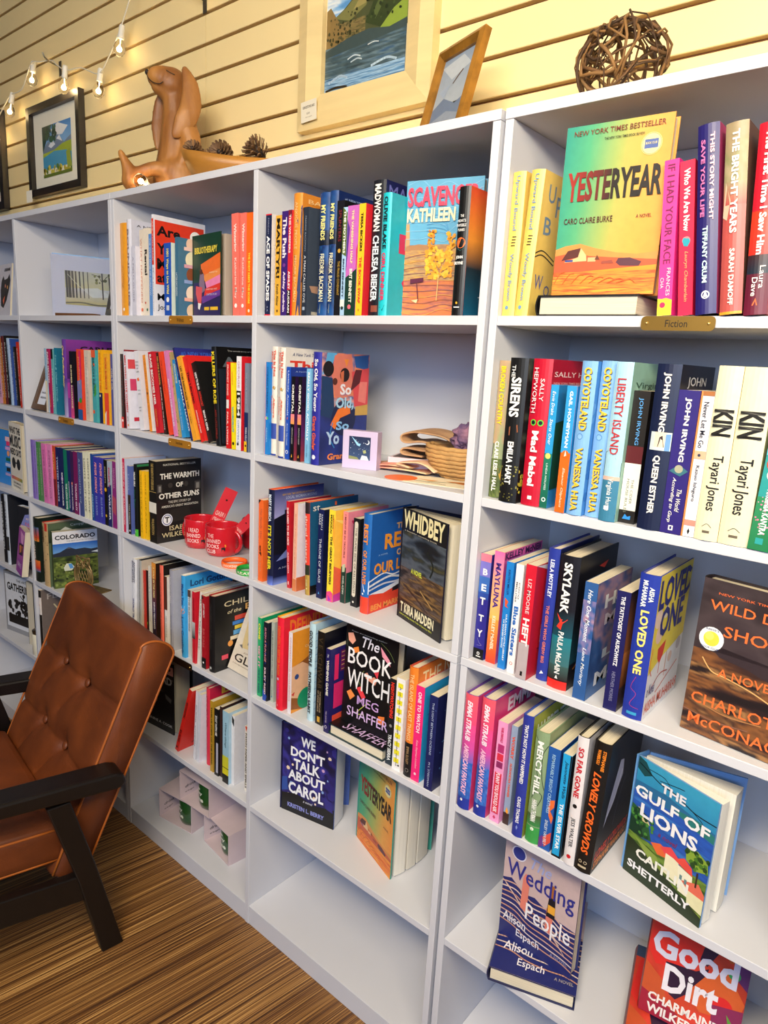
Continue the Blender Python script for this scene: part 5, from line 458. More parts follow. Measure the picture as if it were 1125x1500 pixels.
{'k':'p','p':[-1.29,.0022,1.231],'r':[0,.0],'s':[.022,.13,.2024],'c':'4AA8B0','lb':'aqua and orange paperback, owl bay second shelf','sa':[('R',0,0,1,.1,'E8603A'),('C',.6,.2,.25,'E86A40'),('P',[(.5,.5),(1,.45),(1,.6),(.4,.65)],'4AA84A'),('C',.3,.85,.25,'E86040')],'st':[('*BEACH READ',.1,.6,'2A5A60',.4)]},
{'k':'p','p':[-1.262,.0077,1.231],'r':[0,.0],'s':[.018,.13,.2043],'c':'F4B41E','lb':'golden yellow paperback with a navy foot, owl bay second shelf','sa':[('R',0,.58,1,1,'1C1A50'),('C',.3,.62,.2,'E8D8B0')],'st':[('*DOLLY ALL THE TIME',.04,.55,'E86A20',.4)]},
{'k':'p','p':[-1.226,.0044,1.231],'r':[0,.0],'s':[.022,.13,.1952],'c':'F4B030','lb':'yellow over red paperback, owl bay second shelf','sa':[('R',0,.55,1,1,'E84A34'),('P',[(0,.85),(.4,.8),(.3,1),(0,1)],'F0E0D0')],'st':[('*WORK ROMANCE',.05,.5,'D8402A',.4)]},
{'k':'p','p':[-1.194,.0064,1.231],'r':[0,.0],'s':[.014,.13,.1948],'c':'5A5A98','lb':'violet grey paperback against the divider, owl bay second shelf','st':[('^ONLY OK',.2,.5,'E8E0D0',.5)]},
{'k':'p','p':[-1.713,.002,.9371],'r':[0,.0],'s':[.0164,.13,.1973],'c':'8A70C8','lb':'left of two lilac paperbacks, owl bay third shelf','group':'lilac paperback pair','st':[('^SUMMER GARDEN LOVE',.1,.9,'6A50A8',.35)]},
{'k':'p','p':[-1.695,.0024,.9371],'r':[0,.0],'s':[.0154,.13,.1977],'c':'9A84D0','lb':'right of two lilac paperbacks, owl bay third shelf','group':'lilac paperback pair','st':[('^SUMMER GARDEN LOVE',.1,.9,'6A50A8',.35)]},
{'k':'p','p':[-1.674,.002,.9371],'r':[0,.0],'s':[.0169,.13,.1943],'c':'4A8A4A','lb':'left of two leaf green paperbacks, owl bay third shelf','group':'green paperback pair','st':[('^SUMMER GARDEN LOVE',.1,.9,'B8D8A8',.35)]},
{'k':'p','p':[-1.656,.0027,.9371],'r':[0,.0],'s':[.0175,.13,.1951],'c':'5A8A5A','lb':'right of two leaf green paperbacks, owl bay third shelf','group':'green paperback pair','st':[('^SUMMER GARDEN LOVE',.1,.9,'C8E0B8',.35)]},
{'k':'p','p':[-1.632,.002,.9371],'r':[0,-.029],'s':[.03,.13,.1934],'c':'E078B8','lb':'left of two broad pink paperbacks, owl bay third shelf','group':'pink paperback pair','st':[('^SUMMER GARDEN LOVE',.1,.9,'A83A80',.35)]},
{'k':'p','p':[-1.6,.0032,.9371],'r':[0,.0],'s':[.03,.13,.1963],'c':'E88AC0','lb':'right of two broad pink paperbacks, owl bay third shelf','group':'pink paperback pair','st':[('^SUMMER GARDEN LOVE',.1,.9,'A83A80',.35)]},
{'k':'p','p':[-1.566,.0059,.9371],'r':[0,-.0179],'s':[.0167,.13,.1938],'c':'C84A28','lb':'rust orange paperback, owl bay third shelf','sa':[('R',0,.55,1,1,'7A1A28')],'st':[('*HEATED',.1,.4,'F0C060',.4)]},
{'k':'p','p':[-1.545,.005,.9371],'r':[0,.0],'s':[.0219,.13,.1922],'c':'181E5A','lb':'navy paperback right of the rust orange one, owl bay third shelf','st':[('*TWISTED HEARTS',.15,.9,'C8D0F0',.4)]},
{'k':'p','p':[-1.514,.0035,.9371],'r':[0,.0],'s':[.0231,.13,.1944],'c':'1A2458','lb':'blue and black paperback, owl bay third shelf','sa':[('C',.5,.5,.3,'A87AC0')],'st':[('*BRIDE CONQUER',.4,.95,'F0F0F4',.4)]},
{'k':'p','p':[-1.489,.0037,.9371],'r':[0,-.0048],'s':[.0243,.13,.1916],'c':'107A60','lb':'emerald green paperback, owl bay third shelf','st':[('*THE LONG GAME',.55,.98,'E8F4F0',.42)]},
{'k':'p','p':[-1.46,.0025,.9371],'r':[0,-.0281],'s':[.0108,.13,.1919],'c':'1C2260','lb':'navy slim paperback right of the emerald one, owl bay third shelf','st':[('*COMMON GOAL',.5,.95,'E0E4F4',.45)]},
{'k':'p','p':[-1.448,.0043,.9371],'r':[0,.0],'s':[.0149,.13,.1908],'c':'3A2050','lb':'dark violet slim paperback, owl bay third shelf','sa':[('C',.5,.52,.3,'F08A80')],'st':[('*ROLE MODEL',.55,.97,'E8D8F0',.45)]},
{'k':'p','p':[-1.426,.0021,.9375],'r':[0,.0141],'s':[.0256,.13,.1935],'c':'7A1A5A','lb':'plum paperback, owl bay third shelf','st':[('*TOUGH GUY',.5,.95,'F0D8E8',.4)]},
{'k':'p','p':[-1.397,.002,.9371],'r':[0,.0],'s':[.0244,.13,.1956],'c':'46528A','lb':'slate blue paperback with a pale lower edge, owl bay third shelf','sa':[('R',0,.8,.3,1,'C8B8E8')],'st':[('^A DAUGHTER OF',.1,.8,'B8C4E0',.35)]},
{'k':'p','p':[-1.364,.002,.9371],'r':[0,.0],'s':[.0205,.13,.2003],'c':'E8E6CC','lb':'left of two cream paperbacks, owl bay third shelf','group':'cream paperback pair','st':[('^LIGHTS OUT LOVE',.1,.9,'4A4A40',.4)]},
{'k':'p','p':[-1.341,.002,.9371],'r':[0,.0],'s':[.0181,.13,.2033],'c':'E8E6CC','lb':'right of two cream paperbacks, owl bay third shelf','group':'cream paperback pair','st':[('^LIGHTS OUT LOVE',.1,.9,'4A4A40',.4)]},
{'k':'p','p':[-1.318,.002,.9371],'r':[0,.0],'s':[.0144,.13,.1995],'c':'1E4A98','lb':'cobalt slim paperback, owl bay third shelf','st':[('*FIREBIRD',.6,.95,'90C0E8',.4)]},
{'k':'p','p':[-1.301,.002,.9371],'r':[0,.0],'s':[.0265,.13,.1938],'c':'3A3AA8','lb':'left of two indigo paperbacks with pink lettering, owl bay third shelf','group':'indigo paperback pair','st':[('*~FEVER DREAM',.08,.55,'F0A0A8',.45),('^ELLE RIVER',.6,.9,'A8C0F0',.3)]},
{'k':'p','p':[-1.272,.002,.9371],'r':[0,.0],'s':[.0273,.13,.1953],'c':'3A3AA8','lb':'right of two indigo paperbacks with pink lettering, owl bay third shelf','group':'indigo paperback pair','st':[('*~FEVER DREAM',.08,.55,'F0A0A8',.45),('^ELLE RIVER',.6,.9,'A8C0F0',.3)]},
{'k':'p','p':[-1.242,.002,.9371],'r':[0,.0],'s':[.0171,.13,.1923],'c':'15140F','lb':'black paperback with a gold dot, owl bay third shelf','sa':[('C',.5,.45,.35,'F0B020'),('C',.5,.85,.25,'D8A838')],'st':[('^SECRETS',.1,.35,'C8B890',.4)]},
{'k':'p','p':[-1.222,.002,.9371],'r':[0,.0],'s':[.0201,.13,.1918],'c':'A8B4C4','lb':'grey over navy paperback, owl bay third shelf','sa':[('P',[(0,.4),(1,.35),(1,1),(0,1)],'1E2A66')],'st':[('*FIREFLY',.1,.4,'C84A6A',.4),('*WILDER',.5,.9,'E0E4F4',.4)]},
{'k':'p','p':[-1.2,.002,.9378],'r':[0,.0339],'s':[.02,.13,.1934],'c':'8A2A78','lb':'magenta purple paperback by the divider, owl bay third shelf','sa':[('P',[(0,.5),(1,.55),(1,.8),(0,.75)],'B04A60')],'st':[('^MAGNOLIA',.1,.4,'E0A0C8',.35)]},
{'k':'h','p':[-1.736,.002,.6448],'r':[0,.0],'s':[.04,.18,.2243],'c':'14201A','lb':'dark green hardcover with red and blue rainbow bands, owl bay fourth shelf','f':'18241C','sa':[('G',0,.14,1,.3,'3A6A90','D84A28'),('G',0,.3,1,.36,'D84A28','E8903A'),('G',0,.66,1,.78,'E87A30','D83A28'),('G',0,.78,1,.84,'D83A28','2A6A90')],'st':[('*CAMP',.42,.64,'F0D8C8',.3,.3),('CAMP STORIES',.12,.5,'2A3A30',.2,.7)]},
{'k':'h','p':[-1.67,.0024,.6448],'r':[0,.0],'s':[.042,.17,.2186],'c':'C8A878','lb':'thick birch bark patterned hardcover, owl bay fourth shelf','f':'5A6A50','sa':[('S',16,.2,.05,.95,.95,.06,['5A4028','8A6A48','3A2A20'],41),('R',.6,.0,.9,.12,'C83028')],'fa':[('G',0,.1,1,.3,'4A5A40','1A241C'),('P',[(.2,.14),(.35,.08),(.5,.14)],'E0E0D0')],'ft':[('Campground',.45,.95,.04,.09,'E8E8E0')],'end':'C8402A','st':[('*WILDSAM FIELD',.05,.3,'3A2A18',.3,.3),('^A GUIDE',.6,.8,'3A2A18',.2,.3)]},
{'k':'p','p':[-1.977,.0185,1.231],'r':[0,-.05],'s':[.0234,.13,.219],'c':'D8A0C0','lb':'pale pink book at the left frame edge, far left bay second shelf','st':[('^READING ALOUD',.1,.9,'404050',.4)]},
{'k':'p','p':[-1.953,.0191,1.231],'r':[0,-.048],'s':[.02,.13,.2225],'c':'C8782A','lb':'ochre book leaning left, far left bay second shelf','st':[('^READING ALOUD',.1,.9,'E8E0D8',.4)]},
{'k':'p','p':[-1.929,.0188,1.231],'r':[0,-.05],'s':[.0139,.13,.2298],'c':'5A1A20','lb':'maroon book leaning left, far left bay second shelf','st':[('^READING ALOUD',.1,.9,'E8E0D8',.4)]},
{'k':'p','p':[-1.915,.0219,1.231],'r':[0,-.0482],'s':[.0178,.13,.2314],'c':'141010','lb':'black book leaning left, far left bay second shelf','st':[('^READING ALOUD',.1,.9,'E8E0D8',.4)]},
{'k':'p','p':[-1.887,.0198,1.231],'r':[0,-.05],'s':[.0094,.13,.2236],'c':'A8C0DC','lb':'pale blue book leaning left, far left bay second shelf','st':[('^READING ALOUD',.1,.9,'404050',.4)]},
{'k':'p','p':[-1.877,.0247,1.231],'r':[0,-.0482],'s':[.0095,.13,.2222],'c':'2A4A98','lb':'blue book with white figure leaning left, far left bay second shelf','st':[('^READING ALOUD',.1,.9,'E8E0D8',.4)]},
{'k':'p','p':[-1.867,.0305,1.231],'r':[0,-.0461],'s':[.0121,.13,.1967],'c':'1A1812','lb':'black and white slim book leaning left, far left bay second shelf','st':[('^READING ALOUD',.1,.9,'E8E0D8',.4)]},
{'k':'p','p':[-1.794,.0118,1.231],'r':[0,-.05],'s':[.0134,.13,.2127],'c':'C8301E','lb':'red slim book leaning left, far left bay second shelf','st':[('^READING ALOUD',.1,.9,'E8E0D8',.4)]},
{'k':'o','p':[-.8476,.039,1.527],'r':[-1.698,-.0],'s':[.003,.127,.183],'c':'143022','f':'143C2C','lb':'small dark green face-out paperback with orange and purple slabs, pages fanned','fa':[('R',0,.58,1,1,'2A2258'),('P',[(.28,.36),(1,.24),(1,.5),(.42,.5),(.3,.42)],'F0702A'),('P',[(.35,.5),(1,.42),(1,.56),(.45,.58)],'F09048'),('P',[(.45,.58),(1,.5),(1,.6),(.5,.66)],'F088B8'),('P',[(.45,.66),(1,.6),(1,.68),(.4,.76)],'E03A2E'),('P',[(.3,.76),(1,.68),(1,.75),(.35,.84)],'6A3A98'),('P',[(.26,.47),(.4,.48),(.45,.68),(.3,.72),(.22,.6)],'8A7088'),('P',[(.1,.62),(.34,.64),(.3,.86),(.2,.86),(.1,.72)],'D8505A'),('C',.3,.45,.05,'5A2A1A'),('P',[(.18,.83),(.3,.84),(.24,.92),(.18,.9)],'F4F2F0'),('R',.42,.885,.6,.925,'F0C030'),('R',.64,.885,.92,.925,'F0C030')],'ft':[('*BIBLIOTHERAPY',.06,.9,.15,.23,'E8D24A'),('CHAPTER OF LIFE',.5,.88,.72,.745,'D8C8E8'),('SHORT AND SWEET',.5,.9,.66,.68,'F8D0C8'),('JOURNEY TO',.6,.9,.46,.48,'F8E0C0')],'o':{'A':34,'ts':.012,'g':[(4,12),(14,22),(24,32)],'cols':['B8A898','A89888','C0B0A0']}},
{'k':'h','p':[-.2252,.0708,1.527],'r':[-1.358,.0044],'s':[.022,.15,.235],'c':'5A8AAA','f':'62A8CC','lb':'face-out sky blue hardcover with swirling contour lines above an orange desert tree','fa':[('N',0,.46,1,.72,['8A7060','C09A60','A87A58','D0A050','94604A'],(4,14,.3),2,36),('N',0,.72,1,1,['C06A48','D87A40','A86058','E08848'],(3,9,.5),4,30),('P',[(0,.3),(.06,.3),(.08,.46),(0,.47)],'C09868'),('P',[(.04,.47),(.2,.455),(.5,.475),(.6,.465),(.62,.49),(0,.5)],'A87A52'),('K',[(.02,.03),(.2,.0),(.35,.06),(.55,.02),(.75,.07),(1,.02)],.006,'8CC4E0'),('K',[(.02,.085),(.2,.06),(.35,.11),(.55,.08),(.75,.11),(1,.07)],.006,'8CC4E0'),('K',[(.02,.14),(.2,.12),(.35,.16),(.55,.14),(.75,.15),(1,.12)],.006,'8CC4E0'),('K',[(.02,.195),(.2,.18),(.35,.21),(.55,.2),(.75,.19),(1,.17)],.006,'8CC4E0'),('K',[(.02,.25),(.2,.24),(.35,.26),(.55,.26),(.75,.23),(1,.22)],.006,'8CC4E0'),('K',[(.02,.305),(.2,.3),(.35,.31),(.55,.32),(.75,.27),(1,.27)],.006,'8CC4E0'),('K',[(.02,.36),(.2,.36),(.35,.36),(.55,.38),(.75,.31),(1,.32)],.006,'8CC4E0'),('K',[(.02,.415),(.2,.42),(.35,.41),(.55,.44),(.75,.35),(1,.37)],.006,'8CC4E0'),('K',[(.3,.28),(.42,.25),(.55,.3),(.6,.4)],.006,'4A94C4'),('K',[(.3,.3),(.42,.28),(.55,.32),(.6,.4)],.006,'4A94C4'),('K',[(.3,.32),(.42,.31),(.55,.34),(.6,.4)],.006,'4A94C4'),('K',[(.3,.34),(.42,.34),(.55,.36),(.6,.4)],.006,'4A94C4'),('K',[(.3,.36),(.42,.37),(.55,.38),(.6,.4)],.006,'4A94C4'),('K',[(0,.56),(.3,.53),(.6,.58),(1,.55)],.007,'8A5A60'),('K',[(0,.6),(.3,.575),(.6,.615),(1,.595)],.007,'E0A050'),('K',[(0,.64),(.3,.62),(.6,.65),(1,.64)],.007,'9A5A4A'),('K',[(0,.68),(.3,.665),(.6,.685),(1,.685)],.007,'8A5A60'),('K',[(0,.72),(.3,.71),(.6,.72),(1,.73)],.007,'E0A050'),('K',[(0,.76),(.3,.755),(.6,.755),(1,.775)],.007,'9A5A4A'),('K',[(0,.8),(.3,.8),(.6,.79),(1,.82)],.007,'8A5A60'),('K',[(0,.84),(.3,.845),(.6,.825),(1,.865)],.007,'E0A050'),('K',[(0,.88),(.3,.89),(.6,.86),(1,.91)],.007,'9A5A4A'),('K',[(0,.92),(.3,.935),(.6,.895),(1,.955)],.007,'8A5A60'),('K',[(0,.96),(.3,.98),(.6,.93),(1,1.0)],.007,'E0A050'),('S',130,.32,.48,.66,.7,.028,['F0A826','E8962A','F4BC3C'],51),('S',30,.34,.36,.42,.5,.025,['F0A826','D8862A'],52),('S',24,.58,.38,.68,.5,.025,['F0A826','E8962A'],53),('K',[(.5,.68),(.49,.87)],.012,'D8B070'),('K',[(.21,.73),(.24,.87)],.014,'6A2A3A'),('P',[(.12,.71),(.3,.7),(.3,.73),(.12,.745)],'5A1A3A'),('P',[(.15,.87),(.24,.86),(.22,.89)],'E8C898')],'ft':[('*SCAVENGERS',.03,1.03,.05,.19,'EE4460'),('*KATHLEEN BOLAND',.03,1.25,.2,.3,'F2E2B8')]},
{'k':'h','p':[.0986,.0413,1.558],'r':[-1.519,.0019],'s':[.024,.1551,.2325],'c':'E8A04A','f':'E8A04A','lb':'large face-out hardcover in teal to orange gradient standing on a lying book','fa':[('H',0,0,1,.92,['2A9486','4FA878','A4B05A','E8A44A','F0923E']),('P',[(0,.72),(.1,.7),(.25,.69),(.4,.72),(.6,.75),(.8,.765),(1,.755),(1,1),(0,1)],'D8904A'),('G',0,.82,1,1,'F0A030','E0482A'),('P',[(0,.76),(.2,.74),(.35,.765),(.6,.78),(1,.8),(1,.83),(0,.87)],'C85A38'),('N',0,.86,1,1,['F6B03C','E8702A','F0983A','D8402A','F4A838'],(2,8,.9),6,30),('P',[(.07,.79),(.13,.73),(.26,.715),(.24,.77)],'5A2A28'),('P',[(.24,.77),(.26,.715),(.32,.76),(.33,.795),(.1,.8)],'E8C08A'),('R',.11,.785,.19,.797,'3A4A90'),('R',.34,.775,.42,.8,'E8B080'),('P',[(.62,.81),(.64,.785),(.75,.785),(.86,.81),(.84,.835),(.66,.83)],'5A3040'),('P',[(.41,.79),(.43,.76),(.46,.79)],'6A3A28'),('P',[(.48,.8),(.58,.795),(.6,.815),(.48,.815)],'9A4A3A'),('C',.82,.155,.095,'E8D890'),('C',.82,.155,.09,'8A8A50'),('C',.82,.155,.085,'E8DC9A'),('R',.76,.13,.88,.18,'4A60A0'),('K',[(.02,.93),(.07,.87),(.12,.86)],.008,'C8622A'),('K',[(.11,.93),(.17,.876),(.22,.87)],.008,'C8622A'),('K',[(.2,.93),(.27,.882),(.32,.88)],.008,'C8622A'),('K',[(.29,.93),(.37,.888),(.42,.89)],.008,'C8622A'),('K',[(.38,.93),(.47,.894),(.52,.9)],.008,'C8622A'),('K',[(.47,.93),(.57,.9),(.62,.91)],.008,'C8622A'),('K',[(.56,.93),(.67,.906),(.72,.92)],.008,'C8622A'),('K',[(.65,.93),(.77,.912),(.82,.93)],.008,'C8622A')],'ft':[('NEW YORK TIMES BESTSELLER',.08,.93,.03,.06,'7A3A28'),('THE NEW YORK TIMES BOOK REVIEW',.38,.75,.085,.1,'303020'),('*YESTERYEAR',.06,.96,.265,.44,['A82A24','1A1010','140E0E']),('CARO CLAIRE BURKE',.06,.54,.535,.57,'5A1A20'),('A NOVEL',.76,.9,.54,.56,'5A1A20'),('BOOK CLUB',.77,.87,.145,.158,'E8DC9A')]},
{'k':'o','p':[-.3023,.1055,.3476],'r':[-1.919,-.0],'s':[.003,.1548,.235],'c':'2E9A8C','f':'E8A04A','lb':'half-open teal to orange gradient hardcover with flame orange fields, basket bay fifth shelf','fa':[('H',0,0,1,.92,['2A9486','4FA878','A4B05A','E8A44A','F0923E']),('P',[(0,.72),(.1,.7),(.25,.69),(.4,.72),(.6,.75),(.8,.765),(1,.755),(1,1),(0,1)],'D8904A'),('G',0,.82,1,1,'F0A030','E0482A'),('P',[(0,.76),(.2,.74),(.35,.765),(.6,.78),(1,.8),(1,.83),(0,.87)],'C85A38'),('N',0,.86,1,1,['F6B03C','E8702A','F0983A','D8402A','F4A838'],(2,8,.9),6,30),('P',[(.07,.79),(.13,.73),(.26,.715),(.24,.77)],'5A2A28'),('P',[(.24,.77),(.26,.715),(.32,.76),(.33,.795),(.1,.8)],'E8C08A'),('R',.11,.785,.19,.797,'3A4A90'),('R',.34,.775,.42,.8,'E8B080'),('P',[(.62,.81),(.64,.785),(.75,.785),(.86,.81),(.84,.835),(.66,.83)],'5A3040'),('P',[(.41,.79),(.43,.76),(.46,.79)],'6A3A28'),('P',[(.48,.8),(.58,.795),(.6,.815),(.48,.815)],'9A4A3A'),('C',.82,.155,.095,'E8D890'),('C',.82,.155,.09,'8A8A50'),('C',.82,.155,.085,'E8DC9A'),('R',.76,.13,.88,.18,'4A60A0'),('K',[(.02,.93),(.07,.87),(.12,.86)],.008,'C8622A'),('K',[(.11,.93),(.17,.876),(.22,.87)],.008,'C8622A'),('K',[(.2,.93),(.27,.882),(.32,.88)],.008,'C8622A'),('K',[(.29,.93),(.37,.888),(.42,.89)],.008,'C8622A'),('K',[(.38,.93),(.47,.894),(.52,.9)],.008,'C8622A'),('K',[(.47,.93),(.57,.9),(.62,.91)],.008,'C8622A'),('K',[(.56,.93),(.67,.906),(.72,.92)],.008,'C8622A'),('K',[(.65,.93),(.77,.912),(.82,.93)],.008,'C8622A')],'ft':[('NEW YORK TIMES BESTSELLER',.08,.93,.03,.06,'7A3A28'),('THE NEW YORK TIMES BOOK REVIEW',.38,.75,.085,.1,'303020'),('*YESTERYEAR',.06,.96,.265,.44,['A82A24','1A1010','140E0E']),('CARO CLAIRE BURKE',.06,.54,.535,.57,'5A1A20'),('A NOVEL',.76,.9,.54,.56,'5A1A20'),('BOOK CLUB',.77,.87,.145,.158,'E8DC9A')],'end':'3A9A88','o':{'A':42,'ts':.028,'g':[(2,11),(13,21),(23,36)],'cols':['E8E2D6','E4DCCC','E0D8C8']}},
{'k':'h','p':[.3755,.0668,.9372],'r':[-1.702,-.0301],'s':[.03,.155,.2322],'c':'2A2024','f':'382C30','lb':'face-out dark brown hardcover with orange capitals over a stormy sea','fa':[('G',0,0,1,.45,'4A3C40','352A30'),('N',0,.44,1,1,['1E1518','2E1E20','4A2E24','8A5832','3E2824','A8784A','241A1C'],(1.6,5.5,.55),3,40),('N',0,0,1,.45,['2E2428','463A3E','3A2E34'],(2,3,0),9),('P',[(0,.44),(.1,.4),(.25,.47),(.5,.49),(1,.58),(1,.44)],'362A30'),('K',[(.1,.5),(.2,.57),(.35,.585),(.6,.62),(.9,.69)],.012,'E0B070'),('K',[(.2,.8),(.4,.82),(.7,.8)],.01,'B88050'),('K',[(0,.86),(.3,.88),(.6,.86)],.01,'8A6050'),('C',.15,.37,.115,'E8ECF4'),('C',.15,.37,.09,'F4F2F0'),('C',.15,.37,.073,'D8D84A'),('C',.13,.355,.04,'ECEC70')],'ft':[('NEW YORK TIMES BESTSELLER',.15,.98,.07,.085,'E06A38'),('WILD DARK',.09,.98,.125,.185,'F0743A'),('SHORE',.25,.85,.265,.335,'F0743A'),('A NOVEL',.26,.78,.535,.59,'F0743A'),('CHARLOTTE',.06,.98,.73,.8,'F0743A'),('McCONAGHY',.06,1.1,.87,.94,'F0743A'),("REESE'S", .09, .21, .306, .318, '203A70'), ('BOOK CLUB', .07, .23, .422, .434, '203A70')]},
{'k':'o','p':[.3184,.0646,.6449],'r':[-1.896,-.0],'s':[.003,.141,.2078],'c':'6AA0D8','f':'2A6AB0','lb':'half-open hardcover with a painted blue bay, white houses and white capitals','fa':[('G',0,0,1,.25,'3AA0C8','2A86B8'),('P',[(0,.0),(.1,.02),(.2,.1),(.1,.14),(0,.1)],'1A4A50'),('P',[(0,.2),(.4,.18),(1,.24),(1,.34),(.5,.3),(0,.28)],'2A6A9A'),('N',0,.28,1,.64,['1E4898','2A5CC0','2450A8','3A78C8'],(2,7,.3),3,30),('P',[(.5,.24),(.8,.22),(1,.26),(1,.32),(.7,.3)],'2A7A78'),('K',[(.02,.05),(.3,.12),(.5,.13),(.75,.18),(1,.18)],.012,'101820'),('K',[(.15,.06),(.35,.06),(.45,.12)],.008,'101820'),('K',[(.7,.17),(.85,.22),(.8,.26)],.008,'101820'),('K',[(.3,.1),(.5,.07),(.6,.06)],.008,'101820'),('P',[(0,.4),(.1,.42),(.25,.52),(.3,.62),(.15,.64),(0,.56)],'2A5A34'),('P',[(0,.5),(.15,.56),(.2,.62),(.1,.68),(0,.64)],'1A3A28'),('P',[(.08,.4),(.2,.44),(.26,.5),(.16,.5)],'D8C890'),('N',0,.64,1,1,['1E341A','3A5A2A','7A9A3C','2A4420','9AB04A'],(3,6,.6),7,30),('P',[(.3,.62),(.42,.58),(.52,.6),(.52,.66),(.4,.68)],'E86A3A'),('P',[(.42,.6),(.55,.55),(.66,.6),(.66,.64),(.5,.64)],'E84A50'),('P',[(.5,.62),(.66,.62),(.72,.8),(.5,.78)],'F0EAC8'),('P',[(.6,.62),(.72,.56),(.82,.6),(.84,.66)],'E85048'),('P',[(.66,.64),(.84,.66),(.86,.84),(.7,.84)],'F4F0D8'),('P',[(.72,.74),(.92,.68),(1,.74),(1,.78),(.85,.8)],'E8705A'),('P',[(.8,.78),(1,.78),(1,.9),(.82,.88)],'E8E4B8'),('P',[(.72,.48),(.85,.44),(.98,.48),(1,.56),(.86,.6),(.74,.56)],'8AA83A'),('S',24,.72,.44,1,.6,.03,['4A7A2A','2A4A20'],61),('R',.88,.6,.9,.72,'3A2A20'),('S',30,.0,.42,.3,.62,.03,['1A4028','4A8A3A'],62),('P',[(0,.68),(.2,.72),(.5,.8),(1,.92),(1,1),(0,1)],'22321C'),('P',[(.1,.66),(.4,.7),(.5,.78),(.3,.76)],'8AA048'),('R',.7,.7,.73,.74,'6A8A90'),('R',.76,.71,.79,.75,'6A8A90')],'ft':[('*THE',.33,.64,.1,.17,'ECECF4'),('*GULF OF',.02,.95,.22,.31,'F4F4F8'),('*LIONS',.12,.84,.35,.46,'F4F4F8'),('~a novel',.38,.62,.49,.53,'8A2A50'),('*CAITLIN',.14,.82,.735,.815,'F0F0E8'),('*SHETTERLY',.05,.87,.87,.935,'F0F0F4')],'end':'7FA8DC','o':{'A':32,'ts':.024,'g':[(1,7),(14,24)],'cols':['F0ECE2','EDE8DC']}},
{'k':'o','p':[-.198,.0774,.9372],'r':[-1.925,-.0],'s':[.003,.1525,.2285],'c':'16141A','f':'1A1818','lb':'half-open black hardcover with tall cream capitals over a dark landscape','fa':[('N',0,.2,1,.52,['1C1D1E','3A424C','565E68','2A2E2A','5A5430'],(1.8,2.6,.2),5),('N',0,.52,1,.83,['1A1412','4A382A','8A683A','3A2C24','6A5850','1A1614'],(2.2,6,.9),8),('K',[(.5,.66),(.8,.76)],.02,'B08A50'),('K',[(.1,.68),(.4,.74),(.7,.82)],.02,'3A2420'),('K',[(.6,.3),(.75,.4),(.7,.5)],.03,'22261F')],'ft':[('*WHIDBEY',.01,.95,.01,.17,'F2E6B0'),('a beautiful unsettling book',.05,.8,.185,.2,'C8C0A8'),('*A NOVEL',.26,.52,.5,.545,'D8E040'),('*T KIRA MADDEN',.05,.85,.84,.93,'EFE6C0'),('Author of Long Live the Tribe of Fatherless Girls',.04,.82,.945,.965,'D8E040')],'end':'10102A','o':{'A':26,'ts':.026,'g':[(3,9),(11,20)],'cols':['E8DCC0','E0D2B0']}},
{'k':'h','p':[-.3173,.0684,.6709],'r':[-1.55,-.0239],'s':[.028,.1453,.2219],'c':'0C0C0E','f':'0C0D10','lb':'propped black hardcover of floating papers with thin white and lilac capitals','fa':[('P',[(.04,.08),(.14,.06),(.2,.13),(.14,.18),(.06,.15)],'F0A890'),('P',[(.16,.21),(.26,.18),(.28,.23),(.19,.26)],'F08A3A'),('P',[(.68,.1),(.86,.2),(.88,.26),(.72,.19)],'F09AB0'),('P',[(.42,.42),(.5,.39),(.66,.44),(.62,.5),(.44,.47)],'E8A088'),('P',[(.46,.4),(.55,.34),(.6,.42),(.52,.45)],'141C2A'),('P',[(.58,.37),(.68,.35),(.66,.43)],'D83A48'),('P',[(.27,.6),(.35,.57),(.46,.66),(.4,.7)],'E8404A'),('P',[(.08,.68),(.16,.64),(.25,.69),(.16,.75)],'F0904A'),('P',[(.72,.79),(.84,.77),(.84,.86),(.73,.86)],'F0803A'),('K',[(.05,.14),(.04,.2),(.1,.23)],.008,'4A5A48'),('K',[(.68,.06),(.85,.12),(.95,.2)],.006,'7A8A50'),('K',[(.4,.4),(.3,.5),(.4,.6)],.008,'7A8A40'),('K',[(.12,.38),(.2,.36),(.2,.5)],.008,'2A4038'),('K',[(.52,.7),(.4,.78),(.3,.86),(.45,.84)],.012,'B8C84A')],'ft':[('From the bestselling author',.12,.8,.035,.05,'C8C8C0'),('~The',.33,.66,.06,.17,'E8E4F0'),('BOOK',.07,.92,.21,.375,'F4F2F4'),('WITCH',.08,.9,.42,.615,'F4F2F4'),('MEG',.3,.72,.67,.76,'C8A0DC'),('SHAFFER',.11,.92,.81,.91,'D8B8E8')]},
